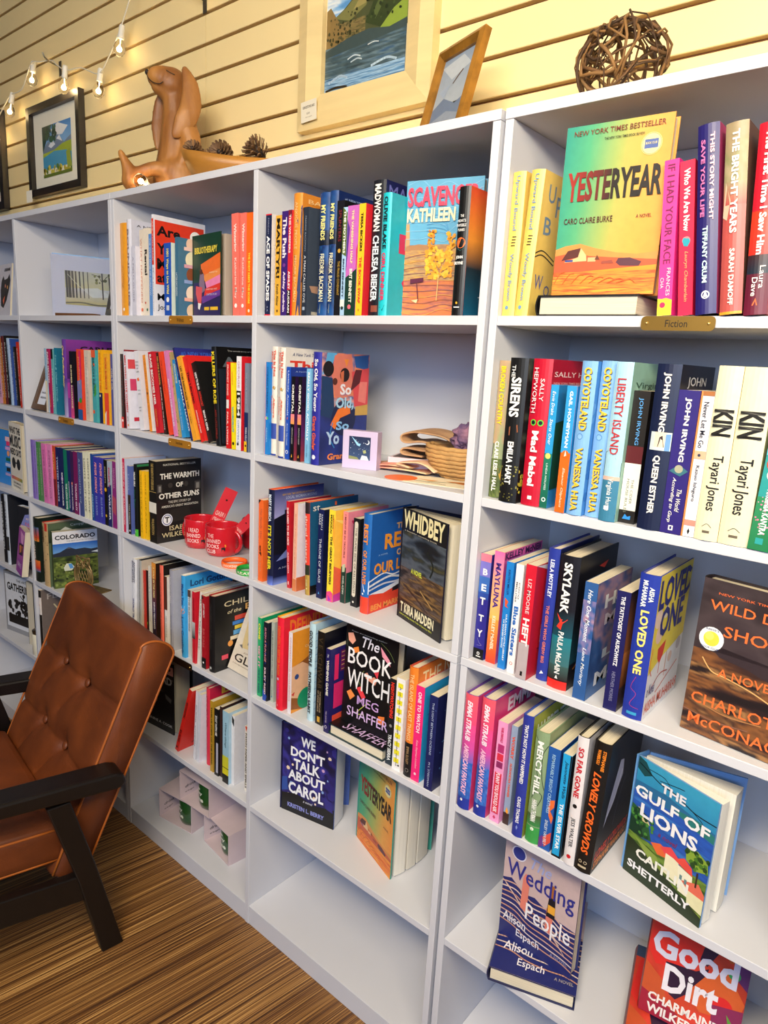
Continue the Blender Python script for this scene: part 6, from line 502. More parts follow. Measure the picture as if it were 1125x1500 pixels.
{'k':'o','p':[-.5097,.0523,.3476],'r':[-1.371,-.0],'s':[.003,.1534,.235],'c':'1A1A4A','f':'16163A','lb':'half-open hardcover of indigo flowers with bold white capitals, lower third bay','fa':[('N',0,0,1,.85,['12123A','2A2478','161446','3A3694','1E1A5A'],(3,3,0),2,36),('S',22,.0,.0,1,.8,.07,['2A2478','1E1A5A','3A3490','241E68'],71),('S',16,.05,.05,.95,.8,.03,['F0D8B8','C8A0C8','80A0D8'],72),('P',[(0,.8),(.3,.76),(.6,.82),(1,.78),(1,1),(0,1)],'0C0C12'),('P',[(.8,.68),(.95,.7),(.98,.82),(.86,.8)],'2E2A80'),('P',[(0,.62),(.1,.6),(.12,.75),(0,.78)],'3050A0')],'ft':[('*WE',.35,.62,.09,.2,'F0F2F8'),("*DON'T", .16, .8, .23, .34, 'F0F2F8'), ('*TALK', .22, .72, .36, .48, 'F0F2F8'), ('*ABOUT', .12, .82, .5, .61, 'F0F2F8'), ('*CAROL', .13, .8, .64, .77, 'F0F2F8'), ('~a novel', .42, .6, .8, .83, 'D8D8E8'), ('*KRISTEN L. BERRY', .12, .82, .89, .94, '8A90D8')], 'end':'4A6AC0', 'o':{'A':30, 'ts':.024, 'g':[(1, 14)], 'cols':['E4E6EE']}},
{'k':'h','p':[.1011,.0923,.3784],'r':[-1.612,.0296],'s':[.028,.1557,.235],'c':'232A6C','f':'C8B0B0','lb':'standing mauve hardcover of blue waves with a raised arm and bottle','fa':[('R',0,0,1,1,'C8B0B0'),('P',[(0,.46),(.12,.428),(.3,.508),(.45,.484),(.7,.556),(1,.572),(1,1.02),(0,1.02)],'232A6C'),('K',[(0,.492),(.2,.468),(.4,.54),(.65,.524),(.85,.588),(1,.58)],.018,'D8AC98'),('K',[(0,.536),(.2,.516),(.4,.584),(.65,.572),(.85,.628),(1,.624)],.018,'E8D0C4'),('K',[(0,.58),(.2,.564),(.4,.628),(.65,.62),(.85,.668),(1,.668)],.018,'D09A80'),('K',[(0,.624),(.2,.612),(.4,.672),(.65,.668),(.85,.708),(1,.712)],.018,'D8AC98'),('K',[(0,.668),(.2,.66),(.4,.716),(.65,.716),(.85,.748),(1,.756)],.018,'E8D0C4'),('K',[(0,.712),(.2,.708),(.4,.76),(.65,.764),(.85,.788),(1,.8)],.018,'D09A80'),('K',[(0,.756),(.2,.756),(.4,.804),(.65,.812),(.85,.828),(1,.844)],.018,'D8AC98'),('K',[(0,.8),(.2,.804),(.4,.848),(.65,.86),(.85,.868),(1,.888)],.018,'E8D0C4'),('K',[(0,.844),(.2,.852),(.4,.892),(.65,.908),(.85,.908),(1,.932)],.018,'D09A80'),('K',[(.5,.62),(.7,.668)],.008,'E0C0B0'),('K',[(.55,.644),(.74,.7)],.008,'E0C0B0'),('K',[(.6,.668),(.78,.732)],.008,'E0C0B0'),('K',[(.65,.692),(.82,.764)],.008,'E0C0B0'),('K',[(.7,.716),(.86,.796)],.008,'E0C0B0'),('K',[(.75,.74),(.9,.828)],.008,'E0C0B0'),('K',[(.0,.476),(.12,.524)],.012,'E0C0B0'),('K',[(.05,.5),(.17,.556)],.012,'E0C0B0'),('K',[(.1,.524),(.22,.588)],.012,'E0C0B0'),('K',[(.15,.548),(.27,.62)],.012,'E0C0B0'),('K',[(.2,.572),(.32,.652)],.012,'E0C0B0'),('K',[(.25,.596),(.37,.684)],.012,'E0C0B0'),('P',[(.28,.36),(.31,.31),(.36,.34),(.37,.42),(.36,.66),(.27,.64)],'E08070'),('P',[(.62,.5),(.71,.5),(.71,.72),(.62,.7)],'E08070'),('P',[(.64,.38),(.72,.38),(.735,.57),(.62,.57)],'141420'),('R',.665,.28,.7,.39,'A8642A'),('R',.635,.46,.73,.53,'E8A83A'),('C',.2,.17,.1,'E8E4F0'),('C',.2,.17,.085,'2A3A90')],'ft':[('~The',.36,.64,.14,.24,'A8B0E0'),('Wedding',.05,.96,.25,.45,'2A2E8A'),('People',.35,.95,.56,.76,'F2EFF4'),('Alison',.05,.37,.75,.83,'EDEAF2'),('Espach',.25,.57,.85,.94,'EDEAF2'),('A NOVEL',.72,.95,.87,.9,'8A90C0')]},
{'k':'h','p':[.3611,.1141,.3776],'r':[-1.458,-.1],'s':[.028,.1554,.235],'c':'A02A28','f':'D03A2A','lb':'standing red and orange hardcover with profile shapes and large white letters','fa':[('N',0,0,1,1,['D83428','C8482A','E04030','B83A28'],(2,3,0),2,24),('R',0,0,.12,.12,'3A4A6A'),('P',[(.05,.15),(.3,.1),(.5,.2),(.55,.4),(.5,.5),(.4,.56),(.1,.6),(0,.5)],'E02E28'),('P',[(.45,.12),(.75,.05),(.7,.3),(.6,.45),(.52,.42),(.55,.3)],'2A1638'),('P',[(.7,.05),(1,.0),(1,.3),(.8,.35),(.72,.25)],'C8602A'),('P',[(.2,.55),(.5,.52),(.62,.46),(.6,.6),(.35,.8),(.28,.78)],'2A1434'),('P',[(.62,.5),(.8,.42),(1,.6),(.95,.75),(.6,.8),(.45,.7)],'D8622E'),('P',[(.85,.3),(1,.3),(1,.5),(.9,.45)],'5A2A6A'),('C',.86,.42,.06,'2A9A5A'),('C',.8,.68,.1,'E02A2A'),('P',[(0,.6),(.2,.7),(.3,.9),(0,1)],'C8562E'),('P',[(.7,.7),(1,.65),(1,1),(.75,1)],'8A2A58'),('P',[(.85,.72),(.95,.8),(.9,.84)],'5A9A3A'),('P',[(0,.82),(.4,.9),(.4,1),(0,1)],'A01E3A')],'ft':[('*Good',.04,.9,.32,.53,'DDDDF0'),('*Dirt',.2,.76,.56,.77,'EDEBF4'),('*CHARMAINE',.08,.8,.82,.89,'F0EEEA'),('*WILKERSON',.08,.82,.91,.98,'F0EEEA')]},
{'k':'o','p':[-1.13,.0396,.3476],'r':[-1.473,-.0],'s':[.003,.1508,.22],'c':'141416','f':'121214','lb':'half-open black paperback with pink band and grey capitals behind the armchair','fa':[('R',0,.04,1,.16,'D8A0A0'),('R',.3,.22,.98,.225,'B8B8B8'),('P',[(.38,.48),(.48,.45),(.52,.6),(.42,.66)],'A06A50'),('P',[(.36,.4),(.7,.42),(.68,.44),(.36,.42)],'4A4A4A'),('P',[(.75,.45),(.95,.5),(.92,.56),(.78,.52)],'5A5A5A'),('P',[(.3,.55),(.36,.5),(.36,.75)],'3A2E2A')],'ft':[('*SHUT UP',.05,.93,.06,.14,'101012'),('*& READ',.2,.96,.2,.31,'A8A8AC'),('JEANNINE A. COOK',.1,.96,.87,.92,'E0E0E0')],'o':{'A':22,'ts':.02,'g':[(2,18)],'cols':['C8C0A8']}},
{'k':'p','p':[-1.624,.012,.645],'r':[-.2269,.0061],'s':[.022,.1412,.1946],'c':'3A4A22','f':'4A5A2A','lb':'camping guide paperback with a blue mountain and tent behind the owl','fa':[('R',0,0,1,.21,'ECEAF0'),('G',0,.21,1,.42,'2A6AC8','7AB0E4'),('P',[(0,.38),(.15,.36),(.35,.28),(.5,.33),(.7,.32),(.85,.35),(1,.34),(1,.5),(0,.5)],'2A3040'),('P',[(.3,.31),(.35,.28),(.4,.31)],'5A5A70'),('N',0,.44,1,1,['1A2214','3A4A20','6A7A34','2E3A1A','94A04A'],(3,7,.2),9,30),('S',70,.0,.55,1,.98,.035,['4A5A22','7A8A3A','2A3418','8A9A50'],81),('P',[(.22,.64),(.28,.57),(.38,.57),(.46,.64),(.4,.7),(.24,.7)],'D8DCC8'),('P',[(.32,.58),(.4,.58),(.44,.66),(.36,.67)],'5A9AD8'),('P',[(.85,.4),(1,.38),(1,.42)],'E0E8F0')],'ft':[('*COLORADO',.05,.95,.06,.14,'1A1A28'),('THE BEST PLACES TO CAMP',.3,.92,.165,.18,'6A6A70')]},
{'k':'h','p':[-1.932,.0506,.9371],'r':[-1.681,-.0042],'s':[.028,.1338,.235],'c':'D8CCB0','f':'E8E0D0','lb':'cream hardcover with tall black capitals and round sunglasses, far left bay','fa':[('C',.3,.6,.15,'18181A'),('C',.7,.6,.15,'18181A'),('R',.3,.58,.7,.6,'18181A'),('H',.05,.8,.95,.85,['C8407A','E08A4A','6AA04A'])],'ft':[('*WHAT THE',.05,.95,.06,.16,'28282A'),('*MUSIC',.04,.96,.18,.36,'28282A'),('*NERD SAYS',.05,.95,.38,.48,'28282A'),('SHUMAN',.2,.8,.88,.91,'4A4A4A'),('GHOSHAL',.18,.82,.93,.96,'4A4A4A')]},
{'k':'p','p':[-2.107,.047,.9372],'r':[-1.552,-.04],'s':[.02,.15,.197],'c':'2A7AC8','f':'2E86D4','lb':'bright blue face-out paperback with stacked shapes at the left frame edge','fa':[('R',.72,.12,1,.2,'F0C0C8'),('R',.78,.2,.98,.28,'E83A70'),('R',.72,.3,1,.36,'D8A0D8'),('C',.88,.42,.07,'F0A070'),('R',.75,.5,1,.56,'1A6A50'),('R',.72,.6,1,.66,'C0C8F0'),('R',.78,.68,.98,.75,'202020'),('R',.72,.78,1,.83,'B8A0D0')],'ft':[]},
{'k':'h','p':[-1.928,.0539,.6449],'r':[-1.471,0],'s':[.02,.153,.226],'c':'D8DCE8','f':'7A86C0','lb':'lilac sunset hardcover with two standing figures, far left bay','fa':[('R',0,0,1,1,'22242C'),('P',[(.1,.3),(.3,.12),(.7,.06),(1,.1),(1,.8),(.05,.8)],'8A90D0'),('G',.08,.3,1,.62,'D8A0B8','E0B080'),('R',.02,.62,1,.75,'2A2430'),('R',0,.75,1,1,'3A3A70'),('C',.42,.38,.08,'1A1614'),('P',[(.3,.5),(.55,.5),(.6,.95),(.3,.95)],'22305A'),('C',.75,.36,.08,'1A1614'),('P',[(.66,.45),(.88,.45),(.9,.9),(.64,.9)],'B06A8A'),('K',[(.1,.84),(.4,.87),(.5,.84)],.02,'F4F2F0')],'ft':[('MY VERY',.35,.8,.16,.2,'F0D8E0'),('FAMILY',.3,.9,.24,.29,'D85A7A')]},
{'k':'p','p':[-1.881,.0194,.6449],'r':[-1.792,-.12],'s':[.02,.105,.16],'c':'E0DCD0','f':'B04AA8','lb':'small purple and orange paperback leaning in front of the lilac one','fa':[('P',[(.3,.05),(.9,.1),(.8,.3),(.5,.3)],'F0A8D8'),('P',[(.2,.35),(.9,.3),(.85,.55),(.3,.6)],'2A1430'),('P',[(.3,.4),(.5,.35),(.6,.5),(.4,.55)],'F08A3A'),('P',[(.6,.35),(.8,.35),(.75,.5)],'F0703A'),('P',[(.1,.7),(.9,.65),(.9,1),(.2,1)],'9A3AA0')],'ft':[('ROMANCE',.2,.8,.75,.85,'F0D8F0')]},
{'k':'h','p':[-2.105,.0656,.3476],'r':[-1.401,-.0],'s':[.03,.2,.24],'c':'7A7060','f':'8E8E92','lb':'large grey hardcover with a black and white tree picture, far left bay','fa':[('R',.04,.04,.95,.92,'D8DAE0'),('S',60,.1,.45,.95,.75,.05,['141414','2A2A2A'],91),('R',.1,.7,.95,.85,'161616'),('K',[(.6,.35),(.62,.5)],.03,'1A1A1A'),('K',[(.5,.35),(.62,.42)],.02,'1A1A1A'),('C',.62,.34,.04,'1A1A1A')],'ft':[('THE ART OF',.4,.85,.09,.13,'3A3A3A'),('*GATHERING',.1,.9,.17,.3,'1A1A1C')]},
{'k':'p','p':[-.7257,.0645,.6449],'r':[-1.618,-.4084],'s':[.018,.135,.203],'c':'D8CCB8','f':'DDD2C0','lb':'cream paperback leaning back with a small dark photo in taped corners','fa':[('P',[(.12,.3),(.95,.18),(.98,.66),(.2,.7)],'D8C08A'),('P',[(.3,.32),(.95,.22),(.95,.6),(.34,.64)],'1E1814'),('P',[(.45,.45),(.9,.4),(.9,.6),(.5,.62)],'4A3020'),('P',[(.12,.68),(.2,.66),(.24,.71)],'6A6A70')],'ft':[('~JUST LIKE',.3,.7,.735,.76,'8A7A68'),('GLASS',.1,1.15,.78,.88,'2A2420'),('a family memoir',.1,.6,.9,.92,'8A7A68')]},
{'k':'h','p':[.084,.006,1.527],'lie':.0262,'s':[.03,.158,.236],'c':'0E0D0D','f':'B8622E','lb':'black-edged hardcover lying flat under the gradient one, cream pages outward','fa':[],'ft':[]},
{'k':'h','p':[.129,-.018,.3475],'lie':.3316,'s':[.03,.158,.236],'c':'1E2450','f':'C8B0B0','lb':'mauve and blue hardcover lying flat, cream pages outward, right bay','fa':[('G',0,0,1,.3,'C8B0B0','D0B4AC'),('P',[(0,.3),(.12,.26),(.3,.36),(.45,.33),(.7,.42),(1,.44),(1,1),(0,1)],'232A6C'),('K',[(0,.34),(.2,.31),(.4,.4),(.65,.38),(.85,.46),(1,.45)],.018,'D8AC98'),('K',[(0,.395),(.2,.37),(.4,.455),(.65,.44),(.85,.51),(1,.505)],.018,'E8D0C4'),('K',[(0,.45),(.2,.43),(.4,.51),(.65,.5),(.85,.56),(1,.56)],.018,'D09A80'),('K',[(0,.505),(.2,.49),(.4,.565),(.65,.56),(.85,.61),(1,.615)],.018,'D8AC98'),('K',[(0,.56),(.2,.55),(.4,.62),(.65,.62),(.85,.66),(1,.67)],.018,'E8D0C4'),('K',[(0,.615),(.2,.61),(.4,.675),(.65,.68),(.85,.71),(1,.725)],.018,'D09A80'),('K',[(0,.67),(.2,.67),(.4,.73),(.65,.74),(.85,.76),(1,.78)],.018,'D8AC98'),('K',[(0,.725),(.2,.73),(.4,.785),(.65,.8),(.85,.81),(1,.835)],.018,'E8D0C4'),('K',[(0,.78),(.2,.79),(.4,.84),(.65,.86),(.85,.86),(1,.89)],.018,'D09A80'),('K',[(.5,.5),(.7,.56)],.008,'E0C0B0'),('K',[(.55,.53),(.74,.6)],.008,'E0C0B0'),('K',[(.6,.56),(.78,.64)],.008,'E0C0B0'),('K',[(.65,.59),(.82,.68)],.008,'E0C0B0'),('K',[(.7,.62),(.86,.72)],.008,'E0C0B0'),('K',[(.75,.65),(.9,.76)],.008,'E0C0B0'),('K',[(.0,.32),(.12,.38)],.012,'E0C0B0'),('K',[(.05,.35),(.17,.42)],.012,'E0C0B0'),('K',[(.1,.38),(.22,.46)],.012,'E0C0B0'),('K',[(.15,.41),(.27,.5)],.012,'E0C0B0'),('K',[(.2,.44),(.32,.54)],.012,'E0C0B0'),('K',[(.25,.47),(.37,.58)],.012,'E0C0B0')],'ft':[('Alison',.1,.45,.7,.79,'EDEAF2'),('Espach',.3,.62,.84,.93,'EDEAF2'),('A NOVEL',.74,.96,.9,.93,'A8A0A0')]},
{'k':'h','p':[.372,-.006,.3475],'lie':.2443,'s':[.03,.158,.236],'c':'7A1A22','f':'C03A2A','lb':'red and orange hardcover lying flat under its twin, bottom right','fa':[('N',0,0,1,1,['D83428','C8482A','E04030','B83A28'],(2,3,0),2,24),('R',0,0,.12,.12,'3A4A6A'),('P',[(.05,.15),(.3,.1),(.5,.2),(.55,.4),(.5,.5),(.4,.56),(.1,.6),(0,.5)],'E02E28'),('P',[(.45,.12),(.75,.05),(.7,.3),(.6,.45),(.52,.42),(.55,.3)],'2A1638'),('P',[(.7,.05),(1,.0),(1,.3),(.8,.35),(.72,.25)],'C8602A'),('P',[(.2,.55),(.5,.52),(.62,.46),(.6,.6),(.35,.8),(.28,.78)],'2A1434'),('P',[(.62,.5),(.8,.42),(1,.6),(.95,.75),(.6,.8),(.45,.7)],'D8622E'),('P',[(.85,.3),(1,.3),(1,.5),(.9,.45)],'5A2A6A'),('C',.86,.42,.06,'2A9A5A'),('C',.8,.68,.1,'E02A2A'),('P',[(0,.6),(.2,.7),(.3,.9),(0,1)],'C8562E'),('P',[(.7,.7),(1,.65),(1,1),(.75,1)],'8A2A58'),('P',[(.85,.72),(.95,.8),(.9,.84)],'5A9A3A'),('P',[(0,.82),(.4,.9),(.4,1),(0,1)],'A01E3A')],'ft':[('*CHARMAINE',.12,.85,.74,.82,'F0EEEA'),('*WILKERSON',.14,.9,.87,.95,'F0EEEA')]},
{'k':'h','p':[-.326,.012,.6447],'lie':.0,'s':[.026,.158,.236],'c':'123038','f':'0C0D10','lb':'black hardcover lying flat under the propped one, cream pages outward','fa':[],'ft':[('^~SHAFFER',.2,.95,.86,.97,'D8B8E8')]},
{'k':'h','p':[-1.734,.006,.3476],'r':[0,0],'s':[.02,.2,.262],'c':'E8DCD4','f':'7A6C66','lb':'large grey brown hardcover behind the armchair back, owl bay fifth shelf','fa':[],'ft':[('FLOWER',.1,.9,.06,.14,'C8BCB4'),('WILD',.2,.8,.22,.3,'D8C8A0')],'sa':[('R',0,0,1,.1,'181818'),('P',[(0,.1),(1,.14),(.4,.22),(1,.3),(0,.24)],'C8562E'),('R',0,.34,1,.9,'14100E')]},
{'k':'p','p':[-1.842,.2,.3476],'r':[3.142,0],'s':[.054,.165,.245],'c':'2A2A34','f':'3A3440','lb':'thick book turned with its cream page edges outward, far left bay','fa':[],'ft':[]},
{'k':'h','p':[-2.02,.012,.6448],'r':[0,0],'s':[.03,.2,.255],'c':'15151A','f':'18181C','lb':'tall black hardcover at the photo edge, far left bay fourth shelf','st':[('*HISTORY TAKEN',.1,.8,'D8D8D8',.4)],'fa':[],'ft':[]},
{'k':'h','p':[-1.985,.01,.6448],'r':[0,0],'s':[.028,.2,.262],'c':'D0D8E4','f':'20222A','lb':'tall pale spined hardcover beside the black one, far left bay','st':[('^PORTRAITS',.1,.5,'3A3A4A',.4)],'sa':[('R',.1,.6,.9,.8,'2A2A2A')],'fa':[],'ft':[]},
{'k':'p','p':[-2.05,.05,1.527],'r':[-1.7,-.09],'s':[.006,.2,.168],'c':'C8C4CC','f':'CCC8D0','lb':'white picture board with a dark bear head, far left bay top shelf','fa':[('P',[(.45,.3),(.55,.22),(.62,.3),(.8,.28),(.9,.2),(.96,.32),(.9,.5),(.78,.7),(.6,.85),(.45,.8),(.4,.5)],'1E1612'),('C',.68,.42,.03,'E08A6A'),('C',.8,.45,.03,'E8A040'),('P',[(.55,.7),(.68,.6),(.62,.78)],'E0602A')],'ft':[('*~DREAMS',.6,.95,.08,.14,'1A1A1A')]},
]
# ------------------------------------------------------------------ the setting
def floor_mat():
    m = bpy.data.materials.new('striped_floor'); m.use_nodes = True; n = m.node_tree.nodes; L = m.node_tree.links; b = n['Principled BSDF']
    tc = n.new('ShaderNodeTexCoord'); mp = n.new('ShaderNodeMapping'); mp.inputs['Rotation'].default_value = (0, 0, R(9)); L.new(tc.outputs['Object'], mp.inputs[0])
    m2 = n.new('ShaderNodeMapping'); m2.inputs['Scale'].default_value = (1, .0045, 1); L.new(mp.outputs[0], m2.inputs[0])
    n1 = n.new('ShaderNodeTexNoise'); n1.inputs['Scale'].default_value = 300; n1.inputs['Detail'].default_value = 2; n1.inputs['Roughness'].default_value = .75; L.new(m2.outputs[0], n1.inputs[0])
    n2 = n.new('ShaderNodeTexNoise'); n2.inputs['Scale'].default_value = 28; L.new(m2.outputs[0], n2.inputs[0])
    ad = n.new('ShaderNodeMath'); ad.operation = 'MULTIPLY_ADD'; ad.inputs[1].default_value = .22; L.new(n2.outputs[0], ad.inputs[0])
    sb = n.new('ShaderNodeMath'); sb.operation = 'SUBTRACT'; sb.inputs[1].default_value = .11; L.new(n1.outputs[0], ad.inputs[2]); L.new(ad.outputs[0], sb.inputs[0])
    rp = n.new('ShaderNodeValToRGB'); e = rp.color_ramp.elements; e[0].position = .38; e[0].color = lin('3A2212'); e[1].position = .66; e[1].color = lin('C89A5C')
    q = e.new(.47); q.color = lin('6A4524'); q = e.new(.55); q.color = lin('8E6434')
    L.new(sb.outputs[0], rp.inputs[0]); L.new(rp.outputs[0], b.inputs['Base Color']); b.inputs['Roughness'].default_value = .45
    bp = n.new('ShaderNodeBump'); bp.inputs['Strength'].default_value = .25; bp.inputs['Distance'].default_value = .001; L.new(n1.outputs[0], bp.inputs['Height']); L.new(bp.outputs[0], b.inputs['Normal'])
    return m
tag(boxo('floor', -5, -4.2, -.05, 3, .3, 0, floor_mat(), bev=0), 'brown striped wood-look floor', kind='structure')
wb = tag(boxo('wall_back', -5, .296, 0, 3, .40, 2.9, GROOVE, bev=0), 'cream slatwall with brown grooves', kind='structure')
tag(boxo('ceiling', -5, -4.2, 2.9, 3, .4, 2.95, mat('ceiling_white', 'D8D4CC', .9), bev=0), kind='structure')
slatm = {}
zs = [1.96+.0753*i for i in range(-2, 12)]
for (xa, xb) in ((-4.99, -3.58), (-3.578, -1.1395), (-1.1380, 1.30), (1.3015, 2.99)):
    for z in zs:
        key = (round(xb-xa, 3))
        if key not in slatm:
            bm = bmesh.new(); W_ = xb-xa; zt = .0753-.0085
            # board with a small lower lip and rounded front edges
            pr = [(0, .0), (-.0015, .0), (-.0135, .0), (-.0150, .0012), (-.0150, zt-.0012), (-.0138, zt), (-.004, zt), (0, zt)]
            A = [bm.verts.new((0, y, q)) for y, q in pr]; B = [bm.verts.new((W_, y, q)) for y, q in pr]
            for i in range(len(pr)): bm.faces.new((A[i], A[(i+1) % len(pr)], B[(i+1) % len(pr)], B[i]))
            bm.faces.new(A[::-1]); bm.faces.new(B)
            o = bmobj('slat', bm, CREAMP, wb); slatm[key] = o.data
        else: o = link('slat', slatm[key], None, wb)
        o.location = (xa, .2958, z+.0042)
    # plain strip behind the bookcases
boxo('wall_panel', -4.99, .281, 0, 2.99, .2958, 1.79, CREAMP, wb, bev=0)

# ------------------------------------------------------------------ bookcases
def bookcase(label, x0, x1, y, xdiv, cols):
    """cols: number of openings; xdiv: divider left/right faces"""
    t = .0140; H = 1.83; D = .278
    r = thing('bookcase', label, 'bookcase', (x0, y, 0), group='white laminate bookcases along the wall'); W_ = x1-x0
    b_ = .0009
    boxo('side_panel', 0, 0, 0, t, D, .9210, WHITE, r, b_); boxo('side_panel', W_-t, 0, 0, W_, D, .9210, WHITE, r, b_)
    boxo('side_panel', 0, 0, .9372, t, D, H-.0158, WHITE, r, b_); boxo('side_panel', W_-t, 0, .9372, W_, D, H-.0158, WHITE, r, b_)
    boxo('top_board', -.0003, -.0012, H-.0155, W_+.0003, D, H, WHITE, r, b_)
    boxo('middle_board', -.0003, -.0012, .9214, W_+.0003, D, .9368, WHITE, r, .0012)
    boxo('divider', xdiv[0]-x0, 0, 0, xdiv[1]-x0, D-.006, .9212, WHITE, r, b_); boxo('divider', xdiv[0]-x0, 0, .937, xdiv[1]-x0, D-.006, H-.0157, WHITE, r, b_)
    boxo('back_panel', t, .272, .0, W_-t, .2775, H-.016, WHITE, r, 0)
    for a, b in ((t, xdiv[0]-x0), (xdiv[1]-x0, W_-t)):
        for z in (.0545, .3472, .6445, 1.2303, 1.5267):
            boxo('shelf', a+.0002, .0004, z-.0152, b-.0002, .2718, z, WHITE, r, b_)
        boxo('kick_board', a+.0002, .0015, 0, b-.0002, .014, .0390, WHITE, r, b_)
    return r
bookcase('left white bookcase of two bays, the owl bookend inside', -2.334, -1.1568, 0, (-1.7512, -1.7374), 2)
bookcase('middle white bookcase of two bays, its right half holding basket and half-open books', -1.1558, -.0010, 0, (-.5850, -.5712), 2)
bookcase('right white bookcase nearest the camera, under the twig ball', .0052, 1.1600, .004, (.5760, .5900), 2)

# ------------------------------------------------------------------ brass shelf plates
def plate(x, z, word, label, mt, ink='2A1C0C', y=-.0003, w_=.097):
    r = thing('shelf_plate', label, 'label plate', (x, y, z), group=None)
    bm = bmesh.new(); hh = .0095; n = 10; pts = []
    for (cx, cz, a0) in ((w_-.006, hh-.006, 0), (.006, hh-.006, 90), (.006, -hh+.006, 180), (w_-.006, -hh+.006, 270)):
        for i in range(5): a = R(a0+i*22.5); pts.append((cx+.006*math.cos(a), cz+.006*math.sin(a)))
    A = [bm.verts.new((u, -.0012, v)) for u, v in pts]; B = [bm.verts.new((u, 0, v)) for u, v in pts]
    bm.faces.new(A); bm.faces.new(B[::-1])
    for i in range(len(pts)): bm.faces.new((A[i], A[(i+1) % len(pts)], B[(i+1) % len(pts)], B[i]))
    bmobj('plate', bm, mt, r)
    for sx in (.008, w_-.008):
        bm = bmesh.new(); bmesh.ops.create_uvsphere(bm, u_segments=10, v_segments=6, radius=.0022); bmobj('screw', bm, mat('bright_brass', 'E8C878', .25, metal=.8), r, True, loc=(sx, -.0012, 0))
    if word:
        L = Layer(lambda u, v, k: (w_*u, -.0014, .0095-.019*v), w_, .019); L.text(word, lambda x, y: (.34+.3*x, .76-.5*y), ink); L.build('lettering', r)
GOLDP = mat('gold_plate', 'C88A2E', .4, metal=.45, vary=.1); DARKP = mat('dark_brass_plate', '3A2418', .35, metal=.5)
plate(.2535, 1.5165, 'Fiction', 'brushed brass plate reading Fiction on the right bookcase', BRASS)
plate(-.8965, 1.5165, 'Wellness', 'gold plate under the top shelf books left of the third bay', GOLDP)
plate(-.9060, 1.2200, 'Science & Society', 'gold plate under the leaning books of the mug bay', GOLDP)
plate(-1.499, 1.2200, 'Romance', 'small gold plate below the romance paperbacks in the owl bay', GOLDP)
plate(-.9090, .6340, '', 'dark brass plate below the sky blue hardcover, beside the armchair', DARKP)

# ------------------------------------------------------------------ books
for b in BOOKS: book(b)
# ------------------------------------------------------------------ framed pictures
def frame_mesh(bm, w_, h_, fw_, dp, prof=.0):
    """picture frame ring in local x (width), z (height), front at y=-dp"""
    o = [(0, 0), (w_, 0), (w_, h_), (0, h_)]; i = [(fw_, fw_), (w_-fw_, fw_), (w_-fw_, h_-fw_), (fw_, h_-fw_)]; mdl = [(fw_*.45, fw_*.45), (w_-fw_*.45, fw_*.45), (w_-fw_*.45, h_-fw_*.45), (fw_*.45, h_-fw_*.45)]
    rings = [[(x, 0, z) for x, z in o], [(x, -dp, z) for x, z in o], [(x, -dp-prof, z) for x, z in mdl], [(x, -dp+prof*.8, z) for x, z in i], [(x, -.002, z) for x, z in i], [(x, 0, z) for x, z in i]]
    V = [[bm.verts.new(p) for p in r] for r in rings]
    for A, B in zip(V, V[1:]+V[:1]):
        for k in range(4): bm.faces.new((A[k], A[(k+1) % 4], B[(k+1) % 4], B[k]))
def picture(name, label, cat, loc, rot, w_, h_, fw_, dp, fm, art, matc=None, mw=None, texts=(), prof=0, group=None, artbox=None):
    r = thing(name, label, cat, loc, rot, group)
    bm = bmesh.new(); frame_mesh(bm, w_, h_, fw_, dp, prof); bmobj('frame', bm, fm, r)
    boxo('backing', fw_*.5, -.0035, fw_*.5, w_-fw_*.5, -.001, h_-fw_*.5, mat('backing_board', '8A7A60', .8), r, 0)
    if matc: boxo('mat_board', fw_-.001, -.0055, fw_-.001, w_-fw_+.001, -.0036, h_-fw_+.001, mat('mat_'+matc, matc, .85, vary=.03), r, 0)
    u0, v0, u1, v1 = artbox
    L = Layer(lambda u, v, k: (w_*(u0+(u1-u0)*u), -.0058-.00008*k, h_*(1-(v0+(v1-v0)*v))), w_*(u1-u0), h_*(v1-v0)); L.art(art, 1); front_texts(L, texts); L.build('picture', r)
    return r
LAND = [('G', 0, 0, 1, .45, '4A8ACC', '8AB8E0'), ('P', [(.3, .1), (.55, .0), (.9, .12), (.7, .25), (.4, .22)], 'EEF0F0'), ('P', [(0, .45), (.2, .3), (.35, .4), (.55, .22), (.75, .4), (1, .3), (1, .6), (0, .6)], '7A8AA0'), ('P', [(.2, .4), (.35, .3), (.45, .4), (.3, .45)], 'E8ECF0'), ('P', [(.5, .3), (.6, .24), (.7, .38)], 'F0F0F0'),
        ('P', [(0, .52), (.4, .5), (.7, .42), (1, .4), (1, .7), (0, .7)], 'A8B83A'), ('P', [(0, .6), (.4, .52), (.8, .56), (1, .62), (1, .85), (0, .85)], '4A9AC0'), ('P', [(0, 0), (.35, 0), (.1, .35), (0, .5)], '1A3A34'), ('S', 30, 0, .02, .5, .3, .05, ['1A3A34', '2A5A44'], 3), ('S', 40, 0, .82, 1, .98, .04, ['B8A82A', '5A7A2A', 'D8C84A'], 4), ('P', [(.82, .6), (.95, .55), (1, .9), (.85, .9)], '9AA83A'), ('R', 0, .94, 1, 1, '6A7A2A')]
picture('framed_print', 'black framed mountain lake print with white mat on the slatwall', 'picture', (-2.2035, .279, 1.972), (0, 0, R(0)), .394, .303, .024, .022, BLACKW, LAND, 'EEE6D0', artbox=(.23, .24, .775, .80))
tg = thing('price_card', 'tiny white price card at the foot of the black framed print', 'card', (-2.19, .240, 1.95)); boxo('card', 0, -.0006, 0, .045, 0, .04, mat('card_white', 'EFE8D8', .8), tg, 0)
